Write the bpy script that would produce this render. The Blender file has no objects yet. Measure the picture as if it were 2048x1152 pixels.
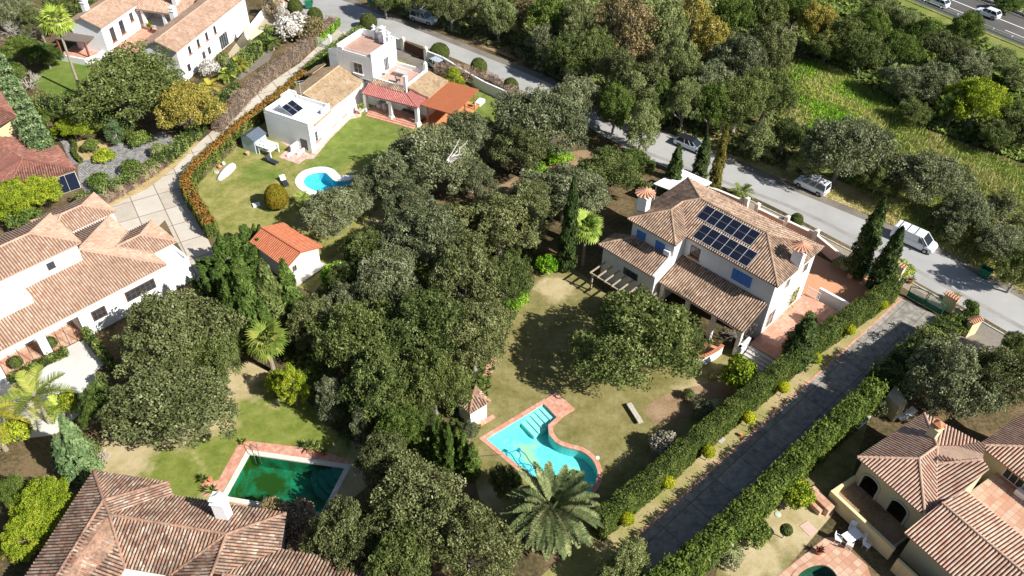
import bpy, math, random
import numpy as np
from mathutils import Vector, Matrix
from mathutils.geometry import tessellate_polygon
random.seed(7); RNG = np.random.default_rng(11)
SC = bpy.context.scene; COL = SC.collection
# ------------------------------------------------------------------ camera
F_, PITCH, ROLL, CH = 1650., .740, .030, 61.5
_cp, _sp, _cr, _sr = math.cos(PITCH), math.sin(PITCH), math.cos(ROLL), math.sin(ROLL)
_fw = np.array([0, _cp, -_sp]); _up = np.array([0, _sp, _cp]); _rt = np.array([1., 0, 0])
CX = _rt*_cr + _up*_sr; CY = _up*_cr - _rt*_sr; CC = np.array([0, 0, CH])
cam = bpy.data.cameras.new('camera'); cam.lens = F_/2048*36; cam.sensor_width = 36
cam.clip_end = 2000; cam.clip_start = 1
co = bpy.data.objects.new('camera', cam); COL.objects.link(co); SC.camera = co
M = Matrix(((CX[0], CY[0], -_fw[0], 0), (CX[1], CY[1], -_fw[1], 0), (CX[2], CY[2], -_fw[2], CH), (0, 0, 0, 1)))
co.matrix_world = M
def P(x, y, z=0.):
    "photo pixel -> the point at height z that it shows"
    d = CX*(x-1024)/F_ - CY*(y-576)/F_ + _fw
    return CC + d*(z-CH)/d[2]
def Z(ox, oy, s=2.88): return lambda x, y, z=0.: P(ox+x/s, oy+y/s, z)
# ------------------------------------------------------------------ light
SUN_AZ, SUN_EL = math.radians(121), math.radians(39.5)
w = bpy.data.worlds.new('World'); SC.world = w; w.use_nodes = True
nt = w.node_tree; bg = nt.nodes['Background']; sky = nt.nodes.new('ShaderNodeTexSky')
sky.sky_type = 'NISHITA'; sky.sun_disc = False; sky.sun_elevation = SUN_EL; sky.sun_rotation = SUN_AZ
nt.links.new(sky.outputs[0], bg.inputs[0]); bg.inputs[1].default_value = .06
sl = bpy.data.lights.new('sun', 'SUN'); sl.energy = 5.0; sl.angle = math.radians(.5); sl.color = (1, .975, .93)
so = bpy.data.objects.new('sun', sl); COL.objects.link(so)
sd = Vector((math.sin(SUN_AZ)*math.cos(SUN_EL), math.cos(SUN_AZ)*math.cos(SUN_EL), math.sin(SUN_EL)))
so.rotation_euler = sd.to_track_quat('Z', 'Y').to_euler(); so.location = (60, -40, 90)
SC.view_settings.view_transform = 'Standard'; SC.view_settings.look = 'None'
SC.view_settings.exposure = 0.72; SC.view_settings.gamma = 1
SC.render.engine = 'CYCLES'; SC.cycles.max_bounces = 6; SC.cycles.transparent_max_bounces = 12
# ------------------------------------------------------------------ materials
def rgb(h, k=.72):
    "photo-like sRGB triple 0-255 -> linear"
    return tuple((c/255/12.92 if c/255 <= .04045 else ((c/255+.055)/1.055)**2.4)*k for c in h) + (1,)
class N:
    def __init__(s, name):
        s.m = bpy.data.materials.new(name); s.m.use_nodes = True; s.t = s.m.node_tree
        s.b = s.t.nodes['Principled BSDF']; s.b.inputs['Specular IOR Level'].default_value = .3
    def n(s, typ, **k):
        o = s.t.nodes.new('ShaderNode'+typ)
        for a, v in k.items():
            if a.startswith('i_'):
                o.inputs[int(a[2:])].default_value = v
            else: setattr(o, a, v)
        return o
    def l(s, a, b): s.t.links.new(a, b); return s
    def ramp(s, fac, cols, interp='LINEAR'):
        r = s.n('ValToRGB'); r.color_ramp.interpolation = interp; e = r.color_ramp.elements
        while len(e) < len(cols): e.new(.5)
        for q, (p, c) in zip(e, cols): q.position = p; q.color = c
        s.l(fac, r.inputs[0]); return r.outputs[0]
    def noise(s, scale, detail=4, rough=.6, vec=None, dist=0):
        o = s.n('TexNoise'); o.inputs['Scale'].default_value = scale; o.inputs['Detail'].default_value = detail
        o.inputs['Roughness'].default_value = rough; o.inputs['Distortion'].default_value = dist
        if vec is None: vec = s.pos()
        s.l(vec, o.inputs['Vector']); return o.outputs['Fac']
    def pos(s):
        if not hasattr(s, '_p'): s._p = s.n('NewGeometry').outputs['Position']
        return s._p
    def mix(s, f, a, b, mode='MIX'):
        o = s.n('Mix', data_type='RGBA', blend_type=mode)
        for v, i in ((f, 0), (a, 6), (b, 7)):
            if hasattr(v, 'links') or hasattr(v, 'is_linked'): s.l(v, o.inputs[i])
            else: o.inputs[i].default_value = v
        return o.outputs[2]
    def bump(s, h, st, d=.05):
        o = s.n('Bump'); o.inputs['Strength'].default_value = st; o.inputs['Distance'].default_value = d
        s.l(h, o.inputs['Height']); s.l(o.outputs[0], s.b.inputs['Normal'])
    def math(s, op, a, b=None):
        o = s.n('Math', operation=op)
        for v, i in ((a, 0), (b, 1)):
            if v is None: continue
            if hasattr(v, 'is_linked'): s.l(v, o.inputs[i])
            else: o.inputs[i].default_value = v
        return o.outputs[0]
    def done(s, col, rough=.85):
        if hasattr(col, 'is_linked'): s.l(col, s.b.inputs['Base Color'])
        else: s.b.inputs['Base Color'].default_value = col
        s.b.inputs['Roughness'].default_value = rough; return s.m
def plain(name, c, rough=.6, var=.12, scale=3., metal=0, spec=.3, bump=0):
    m = N(name); f = m.noise(scale); lo = tuple(x*(1-var) for x in c[:3])+(1,); hi = tuple(min(1, x*(1+var)) for x in c[:3])+(1,)
    m.b.inputs['Metallic'].default_value = metal; m.b.inputs['Specular IOR Level'].default_value = spec
    if bump: m.bump(m.noise(scale*6), bump)
    return m.done(m.ramp(f, [(.3, lo), (.7, hi)]), rough)
def wallmat(name, c, dirt=.1):
    m = N(name); a = m.ramp(m.noise(.7, 5), [(.3, tuple(x*(1-dirt) for x in c[:3])+(1,)), (.6, c)])
    mp = m.n('Mapping'); mp.inputs['Scale'].default_value = (2.4, 2.4, .22); m.l(m.pos(), mp.inputs['Vector'])
    a = m.mix(m.ramp(m.noise(1.3, 5, .7, mp.outputs[0]), [(.55, (0, 0, 0, 1)), (.78, (.45,)*3+(1,))]), a, tuple(x*y for x, y in zip(c[:3], (.62, .60, .55)))+(1,))
    m.bump(m.noise(14, 5), .15, .02)
    return m.done(a, .8)
def ground(name, stops, s1=.35, s2=9., k2=.5, bump=.4, rough=.95):
    "patchy ground: a large noise picks the tone, a fine one breaks it up"
    m = N(name); a = m.noise(s1, 6, .65); b = m.noise(s2, 6, .75)
    f = m.math('ADD', m.math('MULTIPLY', a, 1-k2), m.math('MULTIPLY', b, k2))
    col = m.ramp(f, [(p, c) for p, c in stops])
    m.bump(b, bump, .08); m.b.inputs['Specular IOR Level'].default_value = .1
    return m.done(col, rough)
def ground_mix(name, A, B, ells, s2=7., mean=.5):
    "two grasses blending softly: B grows around the given centres (x, y, radius)"
    m = N(name); fine = m.math('ADD', m.math('MULTIPLY', m.noise(s2*1.6, 6, .8), .62), m.math('MULTIPLY', m.noise(1.9, 5, .7), .38)); big = m.noise(.45, 6, .65); fine = m.math('ADD', m.math('MULTIPLY', m.math('SUBTRACT', fine, .5), 1.5), .5); ca = m.ramp(m.math('ADD', m.math('MULTIPLY', big, .5), m.math('MULTIPLY', fine, .5)), A)
    cb = m.ramp(m.math('ADD', m.math('MULTIPLY', m.noise(.6, 5, .6), .5), m.math('MULTIPLY', fine, .5)), B); f = None
    for x, y, r in ells:
        d = m.n('VectorMath', operation='DISTANCE'); m.l(m.pos(), d.inputs[0]); d.inputs[1].default_value = (x, y, 0)
        g = m.math('SUBTRACT', 1., m.math('DIVIDE', d.outputs['Value'], r*2)); f = g if f is None else m.math('MAXIMUM', f, g)
    f = m.math('ADD', f, m.math('MULTIPLY', m.math('SUBTRACT', m.noise(.35, 6, .7), .5), 1.1))
    col = m.mix(m.ramp(f, [(.38, (0, 0, 0, 1)), (.62, (1, 1, 1, 1))]), ca, cb); m.bump(fine, .5, .08); m.b.inputs['Specular IOR Level'].default_value = .1
    return m.done(col, .95)
def tilemat(name, cols, stain=.35, dark=(60, 48, 40), scale=.5, chan=.75):
    "curved clay tiles: one tone per tile, lap joints as relief, lichen blotches"
    m = N(name); uv = m.n('UVMap'); sp = m.n('SeparateXYZ'); m.l(uv.outputs[0], sp.inputs[0])
    cu = m.math('FLOOR', m.math('DIVIDE', sp.outputs[0], TW)); wn = m.n('TexWhiteNoise', noise_dimensions='1D'); m.l(cu, wn.inputs['W'])
    vv = m.math('ADD', m.math('DIVIDE', sp.outputs[1], .4), m.math('MULTIPLY', wn.outputs[0], 1.))
    fv = m.math('FLOOR', vv); cb = m.n('CombineXYZ'); m.l(cu, cb.inputs[0]); m.l(fv, cb.inputs[1])
    w2 = m.n('TexWhiteNoise', noise_dimensions='2D'); m.l(cb.outputs[0], w2.inputs['Vector'])
    n = len(cols); base = m.ramp(w2.outputs[0], [((i+.5)/n if n > 1 else 0, rgb(c)) for i, c in enumerate(cols)])
    st = m.ramp(m.noise(scale, 7, .7, dist=.6), [(.42, (0, 0, 0, 1)), (.72, (stain,)*3+(1,))])
    fine = m.ramp(m.noise(5, 5, .8), [(.35, (0, 0, 0, 1)), (.7, (stain*.9,)*3+(1,))])
    base = m.mix(st, base, rgb(dark)); base = m.mix(fine, base, rgb(dark))
    gr_ = m.math('ABSOLUTE', m.math('SUBTRACT', m.math('FRACT', m.math('DIVIDE', sp.outputs[0], TW)), .5))
    base = m.mix(m.ramp(gr_, [(.33, (0, 0, 0, 1)), (.38, (chan,)*3+(1,))]), base, rgb(dark, .6))
    h = m.math('FRACT', vv); m.bump(h, .6, .04)
    return m.done(base, .9)
TW = .27
def leafmat(name, cols, trans=.2, rough=.7, hue=.1):
    m = N(name); at = m.n('Attribute', attribute_name='rnd'); oi = m.n('ObjectInfo')
    big = m.noise(.55, 3)
    f = m.math('ADD', m.math('MULTIPLY', at.outputs['Fac'], .62), m.math('MULTIPLY', big, .38))
    c = m.ramp(f, [((i+.6)/(len(cols)+.2), rgb(c, 1.)) for i, c in enumerate(cols)])
    hs = m.n('HueSaturation'); m.l(c, hs.inputs['Color'])
    m.l(m.math('ADD', m.math('MULTIPLY', oi.outputs['Random'], hue*3), 1-hue*1.5), hs.inputs['Value'])
    m.l(m.math('ADD', m.math('MULTIPLY', oi.outputs['Random'], -hue*.16), .5+hue*.03), hs.inputs['Hue'])
    m.l(hs.outputs[0], m.b.inputs['Base Color']); m.b.inputs['Roughness'].default_value = rough
    m.b.inputs['Specular IOR Level'].default_value = .15
    tr = m.n('BsdfTranslucent'); m.l(hs.outputs[0], tr.inputs[0]); mx = m.n('MixShader', i_0=trans)
    out = m.t.nodes['Material Output']; m.l(m.b.outputs[0], mx.inputs[1]); m.l(tr.outputs[0], mx.inputs[2]); m.l(mx.outputs[0], out.inputs[0])
    return m.m
MT = {}
# ------------------------------------------------------------------ object helpers
WL = {}      # world location of every object built here (they carry no rotation)
def tag(o, label=None, cat=None, group=None, kind=None):
    if label: o['label'] = label
    if cat: o['category'] = cat
    if group: o['group'] = group
    if kind: o['kind'] = kind
    return o
def thing(name, loc, label, cat, group=None):
    o = bpy.data.objects.new(name, None); COL.objects.link(o); o.empty_display_size = .3
    o.location = tuple(loc); WL[o.name] = np.array(loc, float)
    return tag(o, label, cat, group)
class MB:
    def __init__(s): s.v = []; s.f = []; s.uv = []; s.nv = 0
    def add(s, vs, fs, uv=None):
        b = len(s.v); s.v += [tuple(map(float, p)) for p in vs]; s.f += [tuple(i+b for i in f) for f in fs]
        s.uv += list(uv) if uv is not None else [(.135, .2)]*len(vs); return s
    def box(s, c, size, az=0., tilt=None):
        "box centred at c, local x along compass azimuth az (degrees)"
        a = math.radians(az); U = np.array([math.sin(a), math.cos(a), 0]); V = np.array([-math.cos(a), math.sin(a), 0]); W = np.array([0, 0, 1.])
        c = np.array(c, float); x, y, z = [k/2 for k in size]
        pts = [c+U*i*x+V*j*y+W*k*z for k in (-1, 1) for i, j in ((-1, -1), (1, -1), (1, 1), (-1, 1))]
        return s.add(pts, [(3, 2, 1, 0), (4, 5, 6, 7), (0, 1, 5, 4), (1, 2, 6, 5), (2, 3, 7, 6), (3, 0, 4, 7)])
    def prism(s, poly, z0, z1):
        "poly: xy points; z0, z1 heights (z1 may be a list, one per corner)"
        p = [tuple(q[:2]) for q in poly]; n = len(p)
        area = sum(p[i][0]*p[(i+1) % n][1]-p[(i+1) % n][0]*p[i][1] for i in range(n))
        zz = list(z1) if hasattr(z1, '__len__') else [z1]*n
        z0 = list(z0) if hasattr(z0, '__len__') else [z0]*n
        if area < 0: p = p[::-1]; zz = zz[::-1]; z0 = z0[::-1]
        vs = [(x, y, z) for (x, y), z in zip(p, z0)]+[(x, y, z) for (x, y), z in zip(p, zz)]
        tr = tessellate_polygon([[Vector((x, y, 0)) for x, y in p]])
        fs = []
        for t in tr:
            a, b, c = t; ar = (p[b][0]-p[a][0])*(p[c][1]-p[a][1])-(p[c][0]-p[a][0])*(p[b][1]-p[a][1])
            if ar < 0: t = (a, c, b)
            fs.append(tuple(i+n for i in t)); fs.append(tuple(reversed(t)))
        fs += [(i, (i+1) % n, (i+1) % n+n, i+n) for i in range(n)]
        return s.add(vs, fs)
    def quad(s, *p): return s.add(p, [tuple(range(len(p)))])
    def tube(s, pts, r, n=6, cap=True):
        pts = [np.array(p, float) for p in pts]; m = len(pts); rs = r if hasattr(r, '__len__') else [r]*m
        vs = []
        for i, p in enumerate(pts):
            d = pts[min(i+1, m-1)]-pts[max(i-1, 0)]; d = d/(np.linalg.norm(d)+1e-9)
            a = np.cross(d, [0, 0, 1.]) if abs(d[2]) < .95 else np.cross(d, [1., 0, 0]); a /= np.linalg.norm(a); b = np.cross(d, a)
            vs += [p+rs[i]*(a*math.cos(2*math.pi*k/n)+b*math.sin(2*math.pi*k/n)) for k in range(n)]
        fs = [(i*n+k, i*n+(k+1) % n, (i+1)*n+(k+1) % n, (i+1)*n+k) for i in range(m-1) for k in range(n)]
        if cap: fs += [tuple(range(n))[::-1], tuple((m-1)*n+k for k in range(n))]
        return s.add(vs, fs)
    def lathe(s, c, prof, n=14, sx=1., sy=1.):
        vs = [(c[0]+r*sx*math.cos(2*math.pi*k/n), c[1]+r*sy*math.sin(2*math.pi*k/n), c[2]+z) for r, z in prof for k in range(n)]
        m = len(prof)
        fs = [(i*n+k, i*n+(k+1) % n, (i+1)*n+(k+1) % n, (i+1)*n+k) for i in range(m-1) for k in range(n)]
        fs += [tuple(range(n))[::-1], tuple((m-1)*n+k for k in range(n))]
        return s.add(vs, fs)
    def build(s, name, mat, parent=None, smooth=False, mats=None):
        return mk(name, np.array(s.v, float), s.f, mat, parent, smooth, s.uv)
def mk(name, v, f, mat, parent=None, smooth=False, uv=None, origin=None, rnd=None):
    if parent is not None: org = WL[parent.name]
    elif origin is not None: org = np.array(origin, float)
    else: org = np.array([(v[:, 0].min()+v[:, 0].max())/2, (v[:, 1].min()+v[:, 1].max())/2, v[:, 2].min()])
    me = bpy.data.meshes.new(name)
    me.from_pydata((v-org).tolist(), [], f)
    if uv is not None and (len(uv) and any(u != (.135, .2) for u in uv[:400]) or 'cap' in name or 'course' in name):
        ul = me.uv_layers.new(name='UVMap'); li = np.zeros(len(me.loops), int); me.loops.foreach_get('vertex_index', li)
        ul.data.foreach_set('uv', np.array(uv, float)[li].ravel())
    me.materials.append(mat); me.update()
    if smooth: me.polygons.foreach_set('use_smooth', [True]*len(me.polygons))
    o = bpy.data.objects.new(name, me); COL.objects.link(o); o.location = (0, 0, 0) if parent is not None else tuple(org)
    if parent is not None: o.parent = parent
    WL[o.name] = org
    return o
def mkquads(name, V, mat, parent=None, rnd=None, origin=None, extra=None):
    "V: (n,4,3) quads -> one mesh with a random value per face; extra=(verts, faces) is joined (rnd 0.2)"
    n = len(V); v = V.reshape(-1, 3); 
    loops = np.arange(n*4); starts = np.arange(n)*4; tot = np.full(n, 4)
    r = RNG.random(n) if rnd is None else rnd
    if extra is not None and len(extra[0]):
        ev, ef = np.array(extra[0], float), extra[1]; off = len(v); v = np.vstack([v, ev])
        el = np.concatenate([np.array(q) for q in ef])+off; es = np.array([len(q) for q in ef])
        starts = np.concatenate([starts, len(loops)+np.concatenate([[0], np.cumsum(es)[:-1]])]); loops = np.concatenate([loops, el]); tot = np.concatenate([tot, es])
        r = np.concatenate([r, np.full(len(ef), .15)])
    if parent is not None: org = WL[parent.name]
    elif origin is not None: org = np.array(origin, float)
    else: org = np.array([v[:, 0].mean(), v[:, 1].mean(), v[:, 2].min()])
    me = bpy.data.meshes.new(name); me.vertices.add(len(v)); me.vertices.foreach_set('co', (v-org).ravel())
    me.loops.add(len(loops)); me.loops.foreach_set('vertex_index', loops.astype(np.int32))
    me.polygons.add(len(starts)); me.polygons.foreach_set('loop_start', starts.astype(np.int32))
    try: me.polygons.foreach_set('loop_total', tot.astype(np.int32))
    except Exception: pass
    me.update(calc_edges=True)
    at = me.attributes.new('rnd', 'FLOAT', 'FACE'); at.data.foreach_set('value', r.astype(np.float32))
    me.materials.append(mat)
    o = bpy.data.objects.new(name, me); COL.objects.link(o); o.location = (0, 0, 0) if parent is not None else tuple(org)
    if parent is not None: o.parent = parent
    WL[o.name] = org
    return o
def leafq(c, nrm, a, b, jit=.8, up=None):
    "leaf quads at c facing roughly nrm, half sizes a x b; up: preferred long direction"
    n = len(c); nn = nrm + RNG.normal(0, jit, (n, 3)); nn /= np.linalg.norm(nn, axis=1)[:, None]+1e-9
    t = RNG.normal(0, 1, (n, 3)) if up is None else np.array(up)+RNG.normal(0, .35, (n, 3))
    t -= (t*nn).sum(1)[:, None]*nn; t /= np.linalg.norm(t, axis=1)[:, None]+1e-9
    u = np.cross(nn, t); a = (np.asarray(a)*RNG.uniform(.6, 1.35, n))[:, None]; b = (np.asarray(b)*RNG.uniform(.6, 1.35, n))[:, None]
    return np.stack([c-t*a-u*b*.6, c-t*a*.2+u*b, c+t*a+u*b*.5, c+t*a*.3-u*b], 1)
def sph(n):
    d = RNG.normal(0, 1, (n, 3)); return d/np.linalg.norm(d, axis=1)[:, None]
def blob_leaves(blobs, dens, a, b, jit=.7, inner=.72, low=-.5, up=None, shell=(.7, 1.06)):
    "leaves on the outer shell of a union of ellipsoids (cx,cy,cz,rx,ry,rz)"
    B = np.array(blobs, float); C = []; NN = []; RR = []
    for i, q in enumerate(B):
        r = q[3:6]; n = int(dens*4*math.pi*((r[0]*r[1]+r[1]*r[2]+r[0]*r[2])/3))
        d = sph(n); d = d[d[:, 2] > low]; k = shell[0]+(shell[1]-shell[0])*RNG.random(len(d))**.6
        p = q[:3]+d*r*k[:, None]; ok = np.ones(len(p), bool)
        near = np.where((np.abs(B[:, :3]-q[:3]) < (B[:, 3:6]+r)).all(1))[0]
        for j in near:
            if j == i: continue
            ok &= (((p-B[j, :3])/B[j, 3:6])**2).sum(1) > inner**2
        C.append(p[ok]); NN.append((d/r*r.mean())[ok]); RR.append(np.full(ok.sum(), RNG.random()))
    C = np.vstack(C); NN = np.vstack(NN); RR = np.concatenate(RR)
    return leafq(C, NN, a, b, jit, up), np.clip(.45*RR+.55*RNG.random(len(RR)), 0, 1)
def smooth_path(pts, n=6, closed=False):
    p = [np.array(q, float) for q in pts]; out = []; m = len(p)
    for i in range(m if closed else m-1):
        if closed: a, b, c, d = p[i-1], p[i], p[(i+1) % m], p[(i+2) % m]
        else: a, b, c, d = p[max(i-1, 0)], p[i], p[i+1], p[min(i+2, m-1)]
        for k in range(n):
            t = k/n; out.append(.5*((2*b)+(c-a)*t+(2*a-5*b+4*c-d)*t*t+(3*b-a-3*c+d)*t**3))
    if not closed: out.append(p[-1])
    return out
SHEET = {}
def sheet(name, poly, z, mat, holes=(), kind='structure', label=None, parent=None):
    "a flat patch of ground as one thin face set at height z"
    loops = [[Vector((float(q[0]), float(q[1]), 0)) for q in poly]]+[[Vector((float(q[0]), float(q[1]), 0)) for q in h] for h in holes]
    flat = [v for l in loops for v in l]; tr = tessellate_polygon(loops); fs = []
    for a, b, c in tr:
        A, B, C_ = flat[a], flat[b], flat[c]
        ar = (B.x-A.x)*(C_.y-A.y)-(C_.x-A.x)*(B.y-A.y)
        if abs(ar) < 1e-7: continue
        fs.append((a, b, c) if ar > 0 else (a, c, b))
    v = np.array([(p.x, p.y, z) for p in flat])
    o = mk(name, v, fs, mat, parent)
    if kind: o['kind'] = kind
    return o
class Fr:
    "a building's own frame: origin, u along azimuth az, v to its left"
    def __init__(s, az, o):
        a = math.radians(az); s.az = az; s.U = np.array([math.sin(a), math.cos(a), 0]); s.V = np.array([-math.cos(a), math.sin(a), 0]); s.O = np.array([o[0], o[1], 0.])
    def __call__(s, u, v, z=0.): return s.O+s.U*u+s.V*v+np.array([0, 0, z])
    def inv(s, p): d = np.array([p[0]-s.O[0], p[1]-s.O[1], 0]); return d@s.U, d@s.V
    def rect(s, u0, u1, v0, v1): return [s(u0, v0), s(u1, v0), s(u1, v1), s(u0, v1)]
# ------------------------------------------------------------------ roofs
def roof(polys, mat, parent, caps=(), name='roof', amp=.115, thick=.14, capmat=None):
    "clay-tile roof from planar convex polygons; caps: 3D lines of ridge tiles"
    mb = MB()
    for poly in polys:
        p = np.array(poly, float); c = p.mean(0); n = np.zeros(3)
        for i in range(len(p)):
            a, b = p[i], p[(i+1) % len(p)]; n += np.cross(a-c, b-c)
        n /= np.linalg.norm(n)
        if n[2] < 0: n = -n; p = p[::-1]
        v = np.array([0, 0, 1.])-n*n[2]; v /= np.linalg.norm(v)+1e-9; u = np.cross(v, n)
        q = np.stack([(p-c)@u, (p-c)@v], 1); k = len(q)
        u0, u1 = q[:, 0].min(), q[:, 0].max(); st = TW/9; m = int((u1-u0)/st)+1
        base = c@u; prev = None; vs = []; uv = []
        for i in range(m+1):
            x = min(max(u0+i*st, u0+1e-4), u1-1e-4); ys = []
            for j in range(k):
                a, b = q[j], q[(j+1) % k]
                if (a[0]-x)*(b[0]-x) <= 0 and abs(a[0]-b[0]) > 1e-9: ys.append(a[1]+(b[1]-a[1])*(x-a[0])/(b[0]-a[0]))
            if len(ys) < 2: ys = [q[:, 1].min()]*2
            ph = ((x+base)/TW) % 1; xx = (ph-.5)/.36; h = amp*math.sqrt(max(0, 1-xx*xx))
            for y in (min(ys)-.03, max(ys)):
                vs.append(c+u*x+v*y+n*h); uv.append((x+base+TW*400, y+c@v+200))
        fs = [(2*i, 2*i+2, 2*i+3, 2*i+1) for i in range(m)]
        mb.add(vs, fs, uv)
        mb.add(list(p-n*.01)+list(p-np.array([0, 0, thick])), [tuple(range(k)), tuple(range(2*k-1, k-1, -1))]+[(i, (i+1) % k, (i+1) % k+k, i+k) for i in range(k)])
    o = mb.build(name, mat, parent)
    if caps:
        groups = []
        for a, b in caps:
            a, b = np.array(a, float), np.array(b, float); hit = [g for g in groups if any(min(np.linalg.norm(e-x) for e in (a, b)) < .3 for c_ in g for x in c_)]
            groups = [g for g in groups if not any(g is h for h in hit)]+[sum(hit, [])+[(a, b)]]
        for g in groups:
            cb = MB()
            for a, b in g:
                L = np.linalg.norm(b-a); m = max(2, int(L/.4))
                for i in range(m):
                    s, e = a+(b-a)*i/m, a+(b-a)*min(1, (i+1.06)/m); up = np.array([0, 0, .06])
                    cb.tube([s+up, e+up], [.125, .105], 8)
            cb.build('ridge_cap', capmat or mat, o)
    return o
def hip(fr, u0, u1, v0, v1, z, k=.36, ends=(1, 1)):
    "hip/gable roof over a rectangle; ends: 1 hip, 0 gable (at u0, u1 or v0, v1 of the long axis). returns polys, caps"
    if (u1-u0) >= (v1-v0):
        h = (v1-v0)/2; zr = z+h*k; a = u0+h*ends[0]; b = u1-h*ends[1]; vm = (v0+v1)/2; R0, R1 = fr(a, vm, zr), fr(b, vm, zr)
        A, B, C_, D = fr(u0, v0, z), fr(u1, v0, z), fr(u1, v1, z), fr(u0, v1, z)
        P_ = [[A, B, R1, R0], [C_, D, R0, R1]]; caps = [(R0, R1)]
        if ends[0]: P_.append([D, A, R0]); caps += [(A, R0), (D, R0)]
        if ends[1]: P_.append([B, C_, R1]); caps += [(B, R1), (C_, R1)]
    else:
        h = (u1-u0)/2; zr = z+h*k; a = v0+h*ends[0]; b = v1-h*ends[1]; um = (u0+u1)/2; R0, R1 = fr(um, a, zr), fr(um, b, zr)
        A, B, C_, D = fr(u0, v0, z), fr(u1, v0, z), fr(u1, v1, z), fr(u0, v1, z)
        P_ = [[D, A, R0, R1], [B, C_, R1, R0]]; caps = [(R0, R1)]
        if ends[0]: P_.append([A, B, R0]); caps += [(A, R0), (B, R0)]
        if ends[1]: P_.append([C_, D, R1]); caps += [(C_, R1), (D, R1)]
    return P_, caps
def window(parent, a, b, z0, z1, mat_f, mat_g, name='window', bars=1, rows=1, depth=.1, out=None, sill=None, proud=.05, fw=.08):
    "window on the wall line a->b (xy) between heights; out = unit outward normal"
    a = np.array([a[0], a[1], 0.]); b = np.array([b[0], b[1], 0.]); d = b-a; L = np.linalg.norm(d); d /= L
    o3 = np.array([out[0], out[1], 0.]); az = math.degrees(math.atan2(d[0], d[1])); mb = MB(); m = (a+b)/2
    zc = (z0+z1)/2; H = z1-z0
    def bx(c, l, t, h): mb.box(c, (l, t, h), az)
    k = o3*(proud-.06)
    for zz in (z0+fw/2, z1-fw/2): bx(m+k+[0, 0, zz], L, .12, fw)
    for e in (a+d*fw/2, b-d*fw/2): bx(e+k+[0, 0, zc], fw, .116, H-2*fw)
    for i in range(1, bars+1): bx(a+d*L*i/(bars+1)+k+[0, 0, zc], fw*.6, .1, H-2*fw)
    for i in range(1, rows): bx(m+k+[0, 0, z0+H*i/rows], L-2*fw, .096, fw*.45)
    f = mb.build(name, mat_f, parent)
    g = MB(); g.box(m+o3*(proud-.04)+[0, 0, zc], (L-fw, .05, H-fw), az); g.build('pane', mat_g, f)
    if sill is not None:
        s_ = MB(); s_.box(m+o3*(proud+.03)+[0, 0, z0-.05], (L+.24, .3, .08), az); s_.build('sill', sill, f)
    return f
def copy_tree(o, parent=None):
    c = o.copy(); COL.objects.link(c)
    if parent is not None: c.parent = parent; c.matrix_parent_inverse = o.matrix_parent_inverse
    for ch in list(o.children): copy_tree(ch, c)
    return c
# ------------------------------------------------------------------ palette
white = wallmat('white_render', (.80, .80, .79, 1), .04); cream = wallmat('cream_render', (.74, .70, .60, 1), .07)
ochre = wallmat('yellow_render', (.74, .59, .33, 1), .08); ochre2 = wallmat('sand_render', (.56, .49, .32, 1), .12); lilac = wallmat('pale_render', (.70, .68, .66, 1), .05)
pink = wallmat('pink_render', (.60, .40, .33, 1), .1)
glass = plain('dark_glass', (.03, .04, .05, 1), .08, .3, 1.5, spec=.8)
brown = plain('dark_wood', (.10, .055, .035, 1), .6); darkm = plain('dark_metal', (.05, .05, .055, 1), .45)
blue = plain('blue_paint', (.05, .17, .48, 1), .5, .12, 2); greyw = plain('grey_frame', (.45, .45, .44, 1), .6)
stone = plain('stone', (.45, .41, .35, 1), .9, .25, 5, bump=.4); conc = plain('concrete', (.42, .40, .37, 1), .9, .12, 2, bump=.2)
wood = plain('weathered_wood', (.34, .27, .2, 1), .85, .3, 6); bark = plain('grey_bark', (.26, .23, .2, 1), .95, .35, 4, bump=.5)
pbark = plain('palm_bark', (.30, .25, .19, 1), .95, .3, 8, bump=.5); terra = plain('terracotta', (.50, .20, .10, 1), .8, .2, 5)
whitep = plain('white_paint', (.8, .8, .8, 1), .4, .03, 2); redp = plain('red_paint', (.45, .05, .03, 1), .5)
# roof tiles
tA = tilemat('tiles_brown', [(230, 196, 166), (216, 178, 146), (238, 208, 182), (204, 162, 132), (222, 192, 168), (190, 152, 126)], .6, (60, 52, 46), .5, .9)
tB = tilemat('tiles_pale', [(228, 194, 168), (214, 174, 146), (236, 206, 184), (204, 162, 136), (222, 188, 162)], .32, (110, 84, 64))
tC = tilemat('tiles_old', [(226, 182, 152), (210, 160, 130), (238, 206, 178), (198, 168, 146), (184, 132, 108), (242, 216, 192)], .72, (46, 38, 34), .6, .9)
tD = tilemat('tiles_sandy', [(230, 202, 164), (220, 188, 148), (236, 212, 178), (208, 172, 134)], .4, (120, 100, 74))
tR = tilemat('tiles_rosy', [(208, 134, 126), (200, 122, 116), (214, 146, 136)], .1, (120, 60, 56))
tO = tilemat('tiles_orange', [(222, 138, 98), (216, 130, 92), (226, 146, 108)], .12, (140, 66, 44))
tG = tilemat('tiles_lichen', [(178, 116, 100), (164, 100, 86), (196, 142, 124), (150, 96, 80)], .6, (84, 70, 58), .7)
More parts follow.
